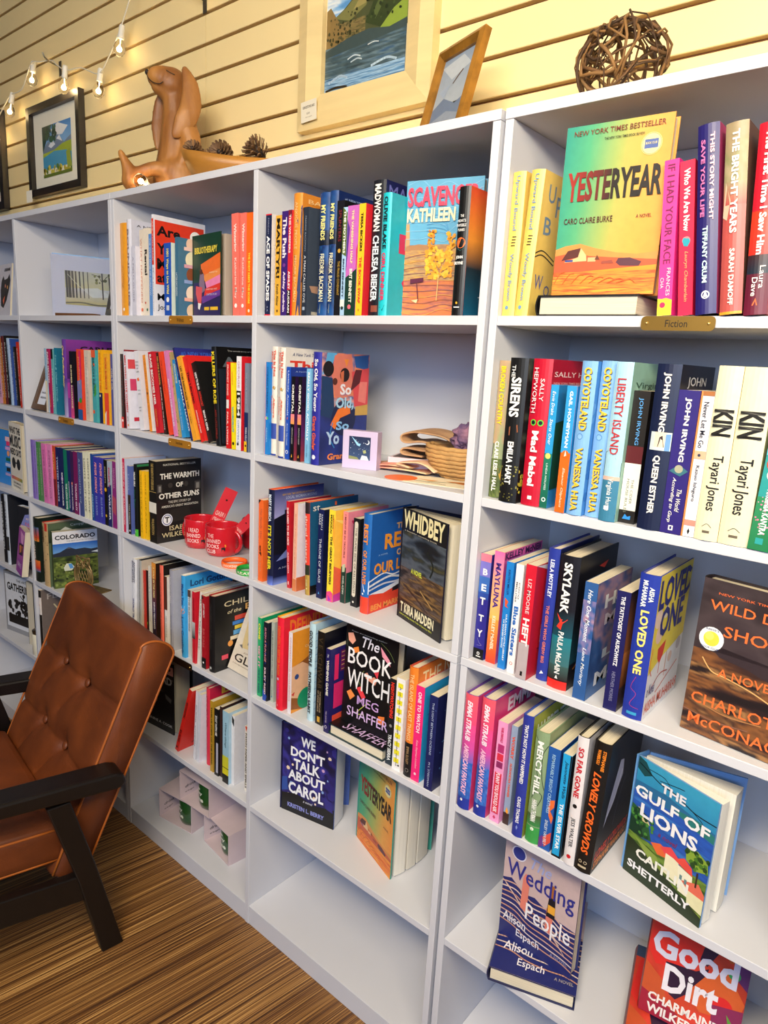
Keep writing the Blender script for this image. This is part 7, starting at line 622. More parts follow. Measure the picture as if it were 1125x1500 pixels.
LAKE = [('N', 0, 0, 1, .45, ['5A94CC', '8ABCE4', 'E8ECEC', '6AA4D8', 'F4F2E8'], (2.2, 4, .3), 3, 26), ('P', [(0, .30), (.05, .28), (.12, .37), (.22, .33), (.34, .26), (.48, .16), (.6, .12), (.74, .04), (.86, 0), (1, 0), (1, .62), (0, .66)], '4A5030'),
        ('N', 0, .44, .5, .64, ['6A5A38', '8A7848', '4A4A2A', 'A08A50'], (5, 9, .5), 4, 24), ('P', [(.1, .38), (.24, .33), (.36, .26), (.5, .17), (.58, .24), (.5, .36), (.3, .44)], '7A7844'), ('P', [(.34, .36), (.46, .24), (.54, .2), (.5, .34)], '9A8E54'), ('P', [(0, .3), (.05, .28), (.12, .37), (.2, .46), (.3, .5), (.2, .62), (0, .66)], '8A7040'), ('P', [(.5, .5), (.62, .3), (.8, .08), (1, .02), (1, .56), (.7, .58)], '33401F'), ('P', [(.6, .42), (.74, .24), (.7, .4), (.62, .5)], '566434'), ('P', [(.78, .3), (.95, .1), (.98, .2), (.85, .4)], '4A5A2C'), ('P', [(.66, .60), (.84, .46), (1, .40), (1, .58), (.86, .62)], '8AA03A'),
        ('S', 60, .02, .36, .4, .6, .014, ['3A3A20', '5A5230', '2A3018'], 15), ('S', 60, .5, .12, .98, .5, .016, ['222C16', '44542A', '2C3A1C'], 17),
        ('N', 0, .62, 1, 1, ['2E3E44', '4A5C60', '38505C', '6A8088', '3A5A78'], (3, 16, .2), 6, 34), ('P', [(0, .64), (.3, .58), (.55, .56), (.8, .6), (1, .57), (1, .64), (0, .7)], '3C4C4C'), ('N', 0, .88, 1, 1, ['3A6A94', '5A8AB4', 'A8C8E0', '2E5A80'], (4, 14, .3), 8, 30),
        ('K', [(.3, .76), (.38, .74), (.46, .76)], .012, 'D8E4E8'), ('K', [(.34, .79), (.42, .775), (.48, .79)], .012, 'C8D8E0'), ('K', [(.06, .92), (.2, .88), (.3, .91)], .02, 'B8D0E4'), ('K', [(.6, .87), (.78, .84), (.9, .87)], .02, 'C0D8E8'), ('K', [(.55, .69), (.62, .68), (.68, .69)], .008, 'E8F0F0'), ('K', [(.02, .985), (.15, .97), (.3, .985)], .02, '3A3020')]
bf = picture('framed_painting', 'large river valley painting in a wide pale wooden frame on the slatwall', 'painting', (-.740, .281, 1.975), (0, 0, 0), .398, .395, .072, .024, mat('pale_wood', 'E4CB92', .5, vary=.12, scale=4, stretch=(1, 1, 8)), LAKE, 'E8D8B0', prof=.006, artbox=(.185, .19, .79, .81))
tg = thing('price_card', 'paper price card stuck at the lower left of the pale wooden frame', 'card', (-.715, .2475, 1.988), (0, R(-3), 0))
boxo('card', 0, -.0006, 0, .052, 0, .045, mat('card_grey', 'DCD4C0', .8), tg, 0)
L = Layer(lambda u, v, k: (.052*u, -.0009, .045*(1-v)), .052, .045); L.text('GRINDSTONE LAKE', lambda x, y: (.12+.76*x, .36-.13*y), '3A2A20'); L.text('$250', lambda x, y: (.38+.2*x, .66-.1*y), '3A2A20'); L.text('Oil on panel', lambda x, y: (.3+.4*x, .82-.07*y), '6A5A48'); L.build('lettering', tg)
SKY = [('G', 0, 0, 1, .6, '8A9AB0', 'A8B0B8'), ('P', [(0, .1), (.6, .05), (.9, .2), (.4, .3)], 'B8C0C8'), ('P', [(0, .6), (.3, .5), (.7, .62), (1, .55), (1, .8), (0, .8)], '6A7A94'), ('P', [(0, .75), (.5, .68), (1, .78), (1, 1), (0, 1)], '8A94A4'), ('K', [(.48, .36), (.58, .3), (.7, .24)], .03, '5A3A20'), ('P', [(.1, .4), (.4, .35), (.3, .5)], '9AA8BC')]
picture('framed_painting', 'small gold framed misty bird painting leaning on the bookcase top', 'painting', (-.278, .150, 1.831), (R(-14.6), 0, R(-20.5)), .144, .194, .020, .014, mat('gilt_wood', 'A8742A', .35, metal=.35, vary=.4, scale=40), SKY, None, prof=.004, artbox=(.13, .09, .87, .91))
picture('framed_print', 'black framed picture cut by the left edge of the photo', 'picture', (-2.762, .279, 1.955), (0, 0, 0), .33, .36, .03, .022, BLACKW, LAND, 'EEE6D0', artbox=(.2, .2, .8, .8))
# small items in the owl bay and mug bay
WOODS = [('G', 0, 0, 1, .5, 'C8C8B8', 'D8D0A0'), ('G', 0, .5, 1, 1, 'D8D8D8', 'C8B870'), ('P', [(.3, .5), (.6, .45), (.9, .7), (.5, .75)], 'E8E8E0')]+[('K', [(x, 0), (x+.01, .78)], wd, '3A342E') for x, wd in ((.03, .04), (.08, .05), (.14, .04), (.2, .03), (.27, .025), (.34, .02), (.42, .015), (.69, .025), (.84, .06), (.93, .03))]+[('K', [(.5, .06), (.62, .1), (.69, .25), (.78, .1), (.84, .08)], .012, '3A342E'), ('S', 16, .55, .02, .95, .3, .03, ['5A5A3A', '8A8A50'], 8), ('K', [(0, .95), (.3, .92), (.6, .97), (1, .93)], .03, '5A5638'), ('K', [(.05, .1), (.2, .35), (.35, .55)], .006, 'F4F4E0')]
r = thing('matted_print', 'matted woodland print in a clear sleeve on the top shelf', 'picture', (-1.535, .014, 1.5292), (R(-6), 0, R(63.9)))
boxo('mat_board', 0, -.003, 0, .229, 0, .178, mat('cool_white_card', 'D4D4E2', .6), r, .0003)
boxo('sleeve_edge', .004, .0002, .176, .222, .002, .1815, mat('blue_plastic', '8AB8E8', .15, coat=.8), r, .0002)
L = Layer(lambda u, v, k: (.229*(.16+.66*u), -.0032-.00006*k, .178*(.75-.56*v)), .15, .1); L.art(WOODS, 1); L.build('picture', r)
boxo('sleeve', -.002, -.0046, -.001, .231, -.0042, .18, mat('clear_film', 'FFFFFF', .05), r, 0)
fm = MATS['clear_film']; fm.node_tree.nodes['Principled BSDF'].inputs['Transmission Weight'].default_value = 1.0; fm.node_tree.nodes['Principled BSDF'].inputs['IOR'].default_value = 1.03
r = thing('easel', 'brown wooden ledge lying in front of the woodland print', 'easel', (-1.50, .004, 1.5268), (0, 0, R(12))); 
bm = bmesh.new(); box(bm, 0, 0, 0, .16, .03, .008, bev=.001); box(bm, .01, .03, 0, .15, .06, .005, bev=.001); bmobj('ledge', bm, mat('walnut', '6A4220', .4, vary=.3, stretch=(1, 10, 1)), r)
r = thing('framed_note', 'black framed white note tilted at the right of the woodland print', 'picture', (-1.300, .066, 1.5300), (R(-12), 0, R(-20)))
bm = bmesh.new(); frame_mesh(bm, .12, .135, .014, .012); bmobj('frame', bm, BLACKW, r); boxo('note', .012, -.004, .012, .108, -.001, .123, mat('note_white', 'D8DCE8', .7), r, 0)
r = thing('framed_sign', 'brown wooden frame leaning behind the romance paperbacks', 'picture', (-1.768, .036, 1.2312), (R(-20), 0, R(-2.6)))
# its left side clears the divider
r.location = (-1.7335, .030, 1.2306); bm = bmesh.new(); frame_mesh(bm, .114, .185, .018, .012); bmobj('frame', bm, mat('oak_brown', '5A3E28', .5, vary=.3), r)
boxo('note', .016, -.004, .016, .098, -.001, .169, mat('note_white', 'D8DCE8', .7), r, 0)
L = Layer(lambda u, v, k: (.017+.080*u, -.0044, .167-.149*v), .080, .149); L.text('all', lambda x, y: (.3+.3*x, .58-.1*y), '30304A'); L.text('love stories', lambda x, y: (.15+.5*x, .75-.06*y), '30304A'); L.text('welcome here', lambda x, y: (.15+.55*x, .86-.06*y), '30304A'); L.build('lettering', r)

# ------------------------------------------------------------------ lavender boxes
LAV = mat('lavender_card', 'C8B8D8', .35, vary=.04, coat=.3); PINKC = mat('pale_pink_card', 'D8C4CC', .5, vary=.05)
r = thing('gift_box', 'small lavender window box with a night sky picture beside the big indigo hardcover', 'box', (-.336, .034, 1.2305), (0, 0, R(18.4)))
boxo('carton', 0, 0, 0, .076, .024, .077, LAV, r, .001)
L = Layer(lambda u, v, k: (.076*(.19+.62*u), -.0003-.00005*k, .077*(.85-.6*v)), .047, .046)
L.art([('G', 0, 0, 1, 1, '1A2448', '3A5078'), ('P', [(.1, .0), (.45, .3), (.55, .3), (.5, .42), (.38, .38)], '9AD0F4'), ('C', .85, .22, .1, 'E8ECF4'), ('C', .81, .2, .09, '1E2A50'), ('P', [(.55, 1), (.62, .8), (.85, .82), (.95, 1)], 'D8E0EC'), ('P', [(.0, .85), (.4, .9), (.5, 1), (0, 1)], '8A9060'), ('P', [(.65, .6), (.78, .55), (.82, .68), (.7, .72)], 'A8B078'), ('S', 20, .05, .05, .95, .8, .015, ['E8F0F8', 'B8C8E0'], 12)], 1); L.build('picture', r)
r = thing('gift_box', 'flat pale pink box lying open behind the lavender window box', 'box', (-.268, .098, 1.2305), (0, 0, R(22)))
boxo('carton', 0, 0, 0, .085, .075, .026, PINKC, r, .001); boxo('lining', .008, .008, .0262, .077, .066, .0268, mat('dark_lining', '5A4A44', .7), r, 0)
# cards and stickers under the basket
r = thing('sticker', 'round orange flower sticker lying at the front edge of the basket shelf', 'sticker', (-.185, .040, 1.2305), (0, 0, R(5)))
bm = bmesh.new(); lathe(bm, [(0, 0), (.032, 0), (.032, .0008), (0, .0008)], 24, cap=False); bmobj('disc', bm, mat('orange_sticker', 'F06A20', .4), r); boxo('stem', .028, -.004, 0, .10, -.001, .0006, mat('dark_stem', '2A3A30', .5), r, 0)
r = thing('greeting_card', 'cream card with orange leaves flat on the shelf beneath the basket', 'card', (-.16, .012, 1.2304), (0, 0, R(14)))
boxo('paper', 0, 0, 0, .135, .085, .0007, mat('cream_card', 'E8DCC0', .7), r, 0)
L = Layer(lambda u, v, k: (.135*u, .085*(1-v), .0009+.00005*k), .135, .085); L.art([('P', [(.5, .4), (.8, .25), (.98, .35), (.8, .55)], 'D87A28'), ('P', [(.1, .5), (.4, .45), (.35, .6)], 'E8A050'), ('K', [(.3, .7), (.9, .3)], .02, '4A6A3A')], 1); L.build('picture', r)
# basket of coiled rope with cloth
r = thing('rope_basket', 'oval coiled rope basket at the right end of the shelf', 'basket', (-.1065, .148, 1.2313), (0, 0, R(15)))
ROPE = mat('rope_straw', 'C89A5E', .8, vary=.35, scale=25, bump=.8, bscale=140)
for i in range(8):
    bm = bmesh.new(); q = i/7; ax = .052+.030*min(1, q*1.5)**.6; ay = .040+.022*min(1, q*1.5)**.6
    pts = [(ax*math.cos(a*math.pi/36)*(1+.006*math.sin(a*5)), ay*math.sin(a*math.pi/36)*(1+.006*math.cos(a*7)), .0045+i*.0078+.0006*math.sin(a*1.7)) for a in range(72)]
    tube(bm, pts, .0048, 8, True); bmobj('rope_coil', bm, ROPE, r, True)
bm = bmesh.new(); lathe(bm, [(0, .002), (.05, .002), (.05, .006), (0, .006)], 24, cap=False)
for v in bm.verts: v.co.y *= .78
bmobj('basket_base', bm, ROPE, r)
def cloth(name, label, loc, rot, pts, wd, h1, h2, thick=.003, cat='cloth', seed=1, folds=3):
    r = thing(name, label, cat, loc, rot); path = smoothpath(pts, 8); rg = random.Random(seed)
    bm = bmesh.new(); n = len(path); mcol = 12; rows = []
    for i, p in enumerate(path):
        row = []
        for j in range(mcol+1):
            s = j/mcol-.5; wob = .0028*math.sin(i*.16+j*.45+seed)+.0018*math.sin(i*.11*folds+j*.8)
            row.append(bm.verts.new((p.x+wob*.6, p.y+s*wd+.004*math.sin(i*.3+seed), p.z+wob*.5)))
        rows.append(row)
    for A, B in zip(rows, rows[1:]):
        for j in range(mcol): bm.faces.new((A[j], A[j+1], B[j+1], B[j]))
    m_ = mat(name+label[:6], h1, .85, vary=.25, scale=14, bump=.3, bscale=300, h2=h2)
    o = bmobj('fabric', bm, m_, r, True); s_ = o.modifiers.new('s', 'SOLIDIFY'); s_.thickness = thick; s_.offset = 0
    sb = o.modifiers.new('b', 'SUBSURF'); sb.levels = 1; sb.render_levels = 1
    return r
cloth('tea_towel', 'folded beige cloth draped over the left rim of the rope basket', (-.19, .165, 1.2305), (0, 0, R(12)), [(.05, 0, .060), (.02, 0, .078), (-.03, 0, .082), (-.066, 0, .072), (-.058, 0, .058), (-.02, 0, .060), (.02, 0, .050), (-.02, 0, .046), (-.062, 0, .045), (-.06, 0, .034), (-.02, 0, .030)], .085, 'C8A078', 'A8805C', .004, seed=2)
cloth('tea_towel', 'crumpled cream and pink floral cloth spread on the shelf before the basket', (-.215, .115, 1.2305), (0, 0, R(8)), [(.07, 0, .012), (.03, 0, .024), (-.02, 0, .018), (.01, 0, .012), (-.04, 0, .014), (-.10, 0, .006), (-.075, 0, .0045), (-.02, 0, .006), (.05, 0, .006)], .07, 'E0C8A0', 'D88A78', .003, seed=5)
def crumple(label, loc, rad, h1, h2, seed):
    r = thing('scarf', label, 'cloth', loc, (0, 0, R(12))); bm = bmesh.new(); g = bmesh.ops.create_uvsphere(bm, u_segments=72, v_segments=48, radius=1)
    for v in bm.verts:
        n_ = v.co.copy(); q = Vector((n_.x*1.6+seed, n_.y*1.6, n_.z*1.6)); d = 1-2.0*abs(noise.noise(q+Vector((noise.noise(q*1.5)*1.2, 0, 0)))); f = .80+.22*d+.07*math.sin(9*n_.z+7*noise.noise(q))
        v.co = Vector((n_.x*rad[0]*f, n_.y*rad[1]*f, max(n_.z, -.75)*rad[2]*f))
    bmobj('fabric', bm, mat('scarf_'+h1, h1, .85, vary=.4, scale=45, bump=.4, bscale=260, h2=h2), r, True); return r
crumple('dusty mauve crumpled scarf heaped on top of the rope basket', (-.105, .140, 1.309), (.034, .036, .031), 'A87A90', '5A4468', 3)
crumple('crimson cloth bunched in the basket at the bookcase side', (-.052, .128, 1.296), (.026, .030, .022), 'B01C2E', '7A1020', 8)

# ------------------------------------------------------------------ mugs
def mug(label, loc, rz, colr, rr=.042, hh=.078, group=None, texts=(), handle=0, icon=True):
    r = thing('mug', label, 'mug', loc, (0, 0, rz), group); m_ = mat('glaze_'+colr, colr, .16, coat=.6, vary=.05)
    bm = bmesh.new()
    lathe(bm, [(0, 0), (rr*.80, 0), (rr*.9, .003), (rr*.985, .014), (rr, .03), (rr, hh-.003), (rr-.001, hh), (rr-.003, hh), (rr-.0038, hh-.004), (rr-.004, .012), (rr*.7, .006), (0, .006)], 40, cap=False); bmobj('body', bm, m_, r, True)
    bm = bmesh.new(); a = handle; pts = []
    for i in range(15):
        q = -1.15+2.3*i/14; pts.append(((rr-.003+.030*math.cos(q)*1.0 - .030*math.cos(1.15)), 0, hh*.48+.030*math.sin(q)))
    pts = [Vector(p) for p in pts]; rm = Matrix.Rotation(a, 3, 'Z'); tube(bm, [rm @ p for p in pts], .0052, 10); bmobj('handle', bm, m_, r, True)
    if texts:
        L = Layer(lambda u, v, k: ((rr+.0004)*math.cos(u), (rr+.0004)*math.sin(u), hh*(1-v)), 1, 1)
        for s_, u0, u1, v0, v1, cc in texts: L.text(s_, lambda x, y: (u0+(u1-u0)*x, v1-(v1-v0)*y), cc)
        if icon:
            L.k = 1
            for q in ([(.42, .66), (.62, .64), (.66, .72), (.60, .78), (.56, .72), (.47, .72), (.44, .8)], [(.60, .56), (.68, .55), (.7, .62), (.64, .66)]): L.tri([(icon+u-.5, v) for u, v in q], lin('1A1614' if q[0][0] < .5 else 'E88A2A'))
        L.build('lettering', r)
    return r
d_ = math.atan2(-.98-.078, .62+.792)   # towards the camera
mug('front red mug reading The Banned Books Club', (-.792, .080, .9371), 0, 'C41E2A', .0435, .078, 'red banned books mugs', [('THE', d_-.95, d_-.52, .22, .35, 'F0B8B8'), ('BANNED', d_-1.05, d_-.1, .39, .52, 'F0C8C8'), ('BOOKS', d_-1.05, d_-.2, .56, .69, 'F4D0D0'), ('CLUB', d_-1.0, d_-.4, .73, .86, 'F4D8D8')], handle=R(-5)+.35, icon=d_+.02)
mug('left red mug reading I Read Banned Books', (-.888, .082, .9371), 0, 'C41E2A', .0435, .078, 'red banned books mugs', [('I READ', d_-.75, d_-.1, .26, .4, 'F0C8C8'), ('BANNED', d_-.9, d_+.0, .45, .58, 'F4D0D0'), ('BOOKS', d_-.85, d_-.1, .63, .76, 'F4D0D0')], handle=R(195), icon=d_+.12)
mug('rear red mug half hidden behind the two lettered ones', (-.785, .192, .9371), 0, 'C41E2A', .0435, .078, 'red banned books mugs', [], handle=R(60))
def bookmark(label, p0, p1, wd, txt, nrm):
    p0 = Vector(p0); p1 = Vector(p1); z = (p1-p0); ln = z.length; z.normalize(); n = Vector(nrm).normalized(); x = n.cross(z)*-1; x.normalize(); n = x.cross(z)*1
    m3 = Matrix((x, -n if False else z.cross(x), z)).transposed(); r = thing('bookmark', label, 'bookmark', p0, m3.to_euler(), 'red bookmarks in the mugs')
    boxo('card', -wd/2, -.0004, 0, wd/2, .0004, ln, mat('red_card', 'D8303C', .4), r, 0)
    for sgn in (-1, 1):
        L = Layer(lambda u, v, k: (sgn*wd*(u-.5), sgn*.0006, ln*(1-v)), wd, ln)
        for s_, v0, v1 in txt: L.text(s_, lambda x_, y_: (.12+.76*x_, v1-(v1-v0)*y_), 'F4D0C8')
        L.art([('C', .5, .2, .08, '2A1410')], 1); L.build('lettering', r)
TT = [('I READ', .42, .5), ('BANNED', .54, .62), ('BOOKS', .66, .74)]
bookmark('red bookmark slanting out of the left mug', (-.872, .090, .950), (-.803, .118, 1.100), .034, TT, (1, -.8, 0))
bookmark('red bookmark slanting out of the rear mug', (-.795, .185, .950), (-.728, .195, 1.095), .034, TT, (1, -.8, 0))
bookmark('red bookmark leaning right in the front mug', (-.796, .088, .956), (-.706, .106, 1.046), .026, TT, (1, -.8, .4))
def band(label, loc, rr, hh, colr, txt):
    r = thing('wristband', label, 'wristband', loc, group='rubber wristbands in front of the mugs'); bm = bmesh.new()
    lathe(bm, [(rr, 0), (rr+.0008, hh/2), (rr, hh), (rr-.0022, hh), (rr-.0022, 0), (rr, 0)], 40, cap=False); bmobj('band', bm, mat('rubber_'+colr, colr, .4), r, True)
    L = Layer(lambda u, v, k: ((rr+.0012)*math.cos(u), (rr+.0012)*math.sin(u), hh*(1-v)), 1, 1); L.text(txt, lambda x, y: (-1.75+1.3*x, .75-.5*y), 'F8E8D8'); L.build('lettering', r)
band('orange rubber wristband lettered in white, lying before the front mug', (-.690, .040, .9371), .031, .012, 'F0601A', 'CENSORSHIP')
band('green rubber wristband beside the orange one at the divider', (-.621, .030, .9371), .030, .012, '1E9A3A', 'READ')

# ------------------------------------------------------------------ boxed green mugs on the bottom shelf
def mugbox(label, loc, rz, w_, dp, h_, mlabel):
    r = thing('gift_box', label, 'box', loc, (0, 0, rz), 'open-fronted mug boxes'); t = .0022
    bm = bmesh.new(); box(bm, 0, 0, 0, w_, dp, t); box(bm, 0, 0, h_-t, w_, dp, h_); box(bm, 0, 0, t, t, dp, h_-t); box(bm, w_-t, 0, t, w_, dp, h_-t); box(bm, t, dp-t, t, w_-t, dp, h_-t); bmobj('carton', bm, mat('kraft_pink_card', 'CDBAC0', .7, vary=.06), r)
    L = Layer(lambda u, v, k: (t+.0003, .01+dp*.8*u, t+h_*(1-v)), 1, 1); L.text('~drink', lambda x, y: (.1+.5*x, .72-.1*y), '3A3A3A'); L.text('~cup', lambda x, y: (.1+.4*x, .9-.06*y), '3A3A3A'); L.build('lettering', r)
    a = rz; c, s = math.cos(a), math.sin(a); lx, ly = w_*.66, dp*.5
    loc2 = (loc[0]+c*lx-s*ly, loc[1]+s*lx+c*ly, loc[2]+t+.0004)
    hd = math.atan2(-.98-loc2[1], .62-loc2[0]); f0 = -math.pi/2
    mug(mlabel, loc2, 0, '1E4A22', .0405, .084, 'dark green mugs in boxes', [('*is', f0-.5, f0-.15, .2, .3, 'E8E8D8'), ('*my', f0-.5, f0+.1, .38, .5, 'E8E8D8'), ('*me', f0-.5, f0+.2, .6, .72, 'E8E8D8')], handle=R(180), icon=0)
mugbox('lower left pale box holding a dark green mug, bottom shelf', (-1.043, .038, .0548), R(8.5), .139, .10, .0955, 'dark green mug inside the lower left box')
mugbox('lower right pale box holding a dark green mug, bottom shelf', (-.857, .067, .0548), R(-6.6), .136, .10, .0955, 'dark green mug inside the lower right box')
mugbox('upper pale box stacked across the two lower mug boxes', (-.955, .052, .0548+.0960), R(2.6), .136, .10, .0955, 'dark green mug inside the upper stacked box')

# ------------------------------------------------------------------ owl bookend
r = thing('owl_bookend', 'openwork antique brass owl bookend on the camping guides shelf', 'bookend', (-1.546, .054, .6447), (0, 0, R(14)))
OWL = mat('antique_brass', 'A88A58', .38, metal=.6, vary=.4, scale=60)
boxo('base_plate', -.018, -.004, 0, .095, .062, .0035, OWL, r, .001)
def wire(name, pts, rad, closed=False, n=6, y=0): bm = bmesh.new(); q = smoothpath([(x, y, z) for x, z in pts], n) if not closed else [Vector((x, y, z)) for x, z in pts]; tube(bm, q, rad, 7, closed); return bmobj(name, bm, OWL, r, True)
body = [(.010, .006), (.000, .030), (-.006, .055), (-.002, .080), (.008, .100), (.006, .122), (.022, .118), (.036, .121), (.050, .118), (.066, .122), (.064, .100), (.074, .080), (.078, .055), (.072, .030), (.062, .006)]
q = smoothpath([(x, 0, z) for x, z in body], 5); bm = bmesh.new(); tube(bm, q, .0028, 7); bmobj('outline', bm, OWL, r, True)
for cx in (.022, .050):
    for rad in (.0125, .0065): wire('eye_ring', [(cx+rad*math.cos(a*math.pi/10), .100+rad*math.sin(a*math.pi/10)) for a in range(20)], .0017, True, y=-.001)
wire('beak', [(.036, .100), (.033, .090), (.036, .082), (.039, .090), (.036, .100)], .002, n=3, y=-.002)
wire('brow', [(.006, .121), (.020, .115), (.036, .103), (.052, .115), (.066, .121)], .0022)
for row in range(4):
    z = .074-row*.0145
    for i in range(3+row % 2):
        x = .036+(i-(1+.5*(row % 2)))*.013; wire('breast_feather', [(x-.0065, z), (x-.004, z-.009), (x, z-.013), (x+.004, z-.009), (x+.0065, z)], .0013, n=3)
for sg in (-1, 1):
    for i in range(4):
        x = .036+sg*(.018+.0055*i); wire('wing_feather', [(.036+sg*(.014+.004*i), .088), (x+sg*.004, .062), (x, .036), (x-sg*.006, .020-.0*i)], .0014, n=4)
for i in range(6): wire('tail_feather', [(.016+i*.008, .018), (.016+i*.008, .004)], .0016, n=2)
wire('foot_bar', [(.006, .018), (.068, .018)], .0018, n=2); wire('foot_bar', [(.008, .0035), (.066, .0035)], .0022, n=2)
r = thing('picture_tile', 'small orange and brown tile leaning in the owl bay corner', 'tile', (-1.232, .075, .6447), (R(-12), R(0), R(-30)))
boxo('tile', 0, -.003, 0, .055, 0, .072, mat('orange_print', 'B8602A', .5, vary=.5, scale=50, h2='4A2414'), r, .0005)
# candle jar and pale page-edge book, far left
r = thing('candle_jar', 'white lettered candle jar with a dark lid at the left divider', 'jar', (-1.787, .035, .3474))
bm = bmesh.new(); lathe(bm, [(0, 0), (.030, 0), (.032, .003), (.032, .075), (.028, .08), (0, .08)], 28, cap=False); bmobj('jar', bm, mat('cream_jar', 'E8E0C8', .3, vary=.1), r, True)
bm = bmesh.new(); lathe(bm, [(0, .08), (.030, .08), (.031, .09), (.012, .094), (0, .094)], 28, cap=False); bmobj('lid', bm, mat('bronze_lid', '5A4630', .3, metal=.7), r, True)
# ------------------------------------------------------------------ carved dog, bowl of pinecones, twig ball
def blob(bm, c, r, rot=(0, 0, 0), seg=20):
    g = bmesh.ops.create_uvsphere(bm, u_segments=seg, v_segments=seg//2+2, radius=1)
    m = Matrix.Translation(c) @ Matrix.Rotation(R(rot[2]), 4, 'Z') @ Matrix.Rotation(R(rot[1]), 4, 'Y') @ Matrix.Rotation(R(rot[0]), 4, 'X') @ Matrix.Diagonal((r[0], r[1], r[2], 1))
    for v in g['verts']: v.co = m @ v.co
def limb(bm, pts, rads, n=6):
    P = smoothpath(pts, n); k = len(P)
    for i, p in enumerate(P):
        q = i/(k-1)*(len(rads)-1); j = min(int(q), len(rads)-2); rr = rads[j]+(rads[j+1]-rads[j])*(q-j)
        blob(bm, p, (rr, rr, rr), seg=12)
def remeshed(name, bm, m, parent, vox=.0035, sm=6):
    o = bmobj(name, bm, m, parent, True)
    a = o.modifiers.new('r', 'REMESH'); a.mode = 'VOXEL'; a.voxel_size = vox; a.use_smooth_shade = True
    b = o.modifiers.new('s', 'SMOOTH'); b.iterations = sm; b.factor = .6; return o
WOOD = mat('carved_wood', 'B0793C', .5, vary=.3, scale=14, stretch=(1, 1, .3), bump=1.0, bscale=70, h2='7E4C20')
dog = thing('dog_sculpture', 'carved wooden long-eared dog statue with raised nose on the bookcase top', 'statue', (-1.06, .135, 1.8302), (0, 0, R(56.5)))
bm = bmesh.new()
limb(bm, [(-.008, 0, .050), (-.002, 0, .10), (.000, 0, .15), (-.004, 0, .20), (-.006, 0, .240)], [.054, .048, .042, .031, .028])
blob(bm, (.010, .0, .045), (.055, .055, .050)); blob(bm, (.012, -.034, .048), (.056, .030, .046), (0, 24, 0)); blob(bm, (.018, .035, .045), (.050, .030, .044), (0, 20, 0))
limb(bm, [(-.025, -.030, .060), (-.055, -.036, .060), (-.085, -.036, .050), (-.110, -.036, .035)], [.024, .018, .015, .020])
limb(bm, [(-.112, -.036, .026), (-.116, -.037, .048), (-.124, -.037, .066), (-.135, -.036, .088)], [.024, .018, .012, .008])
blob(bm, (-.112, -.036, .022), (.022, .016, .022))
limb(bm, [(-.02, .03, .05), (-.06, .036, .04), (-.10, .04, .022)], [.020, .016, .016])
limb(bm, [(.022, -.030, .165), (.034, -.040, .130), (.024, -.048, .098), (.010, -.050, .076)], [.030, .026, .020, .014])
limb(bm, [(-.02, .03, .150), (-.03, .036, .115), (-.035, .036, .080)], [.022, .02, .014])
blob(bm, (-.010, 0, .270), (.040, .034, .040)); limb(bm, [(-.012, 0, .272), (-.034, 0, .280), (-.050, 0, .283)], [.038, .030, .022]); limb(bm, [(-.020, 0, .255), (-.044, 0, .262)], [.028, .018])
for v in bm.verts: v.co.z = max(v.co.z, .0012)
remeshed('body', bm, WOOD, dog)
for sg, (ax, nm) in ((-1, (.0, 'ear')), (1, (-.014, 'ear'))):
    bm = bmesh.new()
    if sg < 0: limb(bm, [(.020, -.030, .300), (.033, -.038, .262), (.034, -.046, .215), (.019, -.054, .175), (-.004, -.058, .143)], [.008, .021, .027, .027, .010], 8)
    else: limb(bm, [(-.022, .030, .275), (-.040, .036, .235), (-.047, .040, .180), (-.047, .038, .132)], [.010, .016, .018, .010], 8)
    for v in bm.verts: v.co.y = sg*.040+(v.co.y-sg*.046)*.45+sg*.010*(1-abs(v.co.z-.2)/.1)
    remeshed('ear', bm, WOOD, dog, .003, 4)
DK = mat('burnt_line', '22140C', .6)
bm = bmesh.new(); blob(bm, (-.0700, 0, .2905), (.0055, .008, .0065), seg=12); bmobj('nose', bm, DK, dog, True)
for sg in (-1, 1):
    bm = bmesh.new(); tube(bm, smoothpath([(-.070, sg*.004, .284), (-.066, sg*.013, .272), (-.054, sg*.0225, .262), (-.040, sg*.0305, .259), (-.032, sg*.034, .264)], 5), .0011, 6); bmobj('mouth_line', bm, DK, dog, True)
    bm = bmesh.new(); tube(bm, smoothpath([(-.024, sg*.0325, .291), (-.014, sg*.0350, .286), (-.004, sg*.0350, .283)], 5), .0011, 6); bmobj('closed_eye', bm, DK, dog, True)
# bowl
bowl = thing('wooden_bowl', 'boat-shaped carved wooden bowl right of the dog statue', 'bowl', (-.795, .125, 1.8302), (0, 0, R(40)))
bm = bmesh.new(); nl, nc = 20, 12; rows = []
for sh in (0, 1):
    for i in range(nl+1):
        q = i/nl*2-1; wd = .060*max(0, 1-abs(q)**2.6)**.6+.004; sz = .052+.014*abs(q)**2-.006*q; x = q*(.135-.006*sh)
        row = []
        for j in range(nc+1):
            a = math.pi*j/nc; k = wd-(.005 if sh else 0); k = max(k, .002); fl = .0+(.006 if sh else 0)
            row.append(bm.verts.new((x*(1-.28*math.sin(a)), -k*math.cos(a), fl+(sz-fl)*(1-math.sin(a)**.8))))
        rows.append(row)
for s_ in (0, nl+1):
    for A, B in zip(rows[s_:s_+nl], rows[s_+1:s_+nl+1]):
        for j in range(nc): bm.faces.new((A[j], A[j+1], B[j+1], B[j]))
for i in range(nl):
    for j in (0, nc): bm.faces.new((rows[i][j], rows[i+1][j], rows[nl+2+i][j], rows[nl+1+i][j]))
bmobj('bowl_shell', bm, mat('bowl_wood', 'B07830', .4, vary=.25, scale=5, stretch=(1, 4, 4), bump=.15), bowl, True)
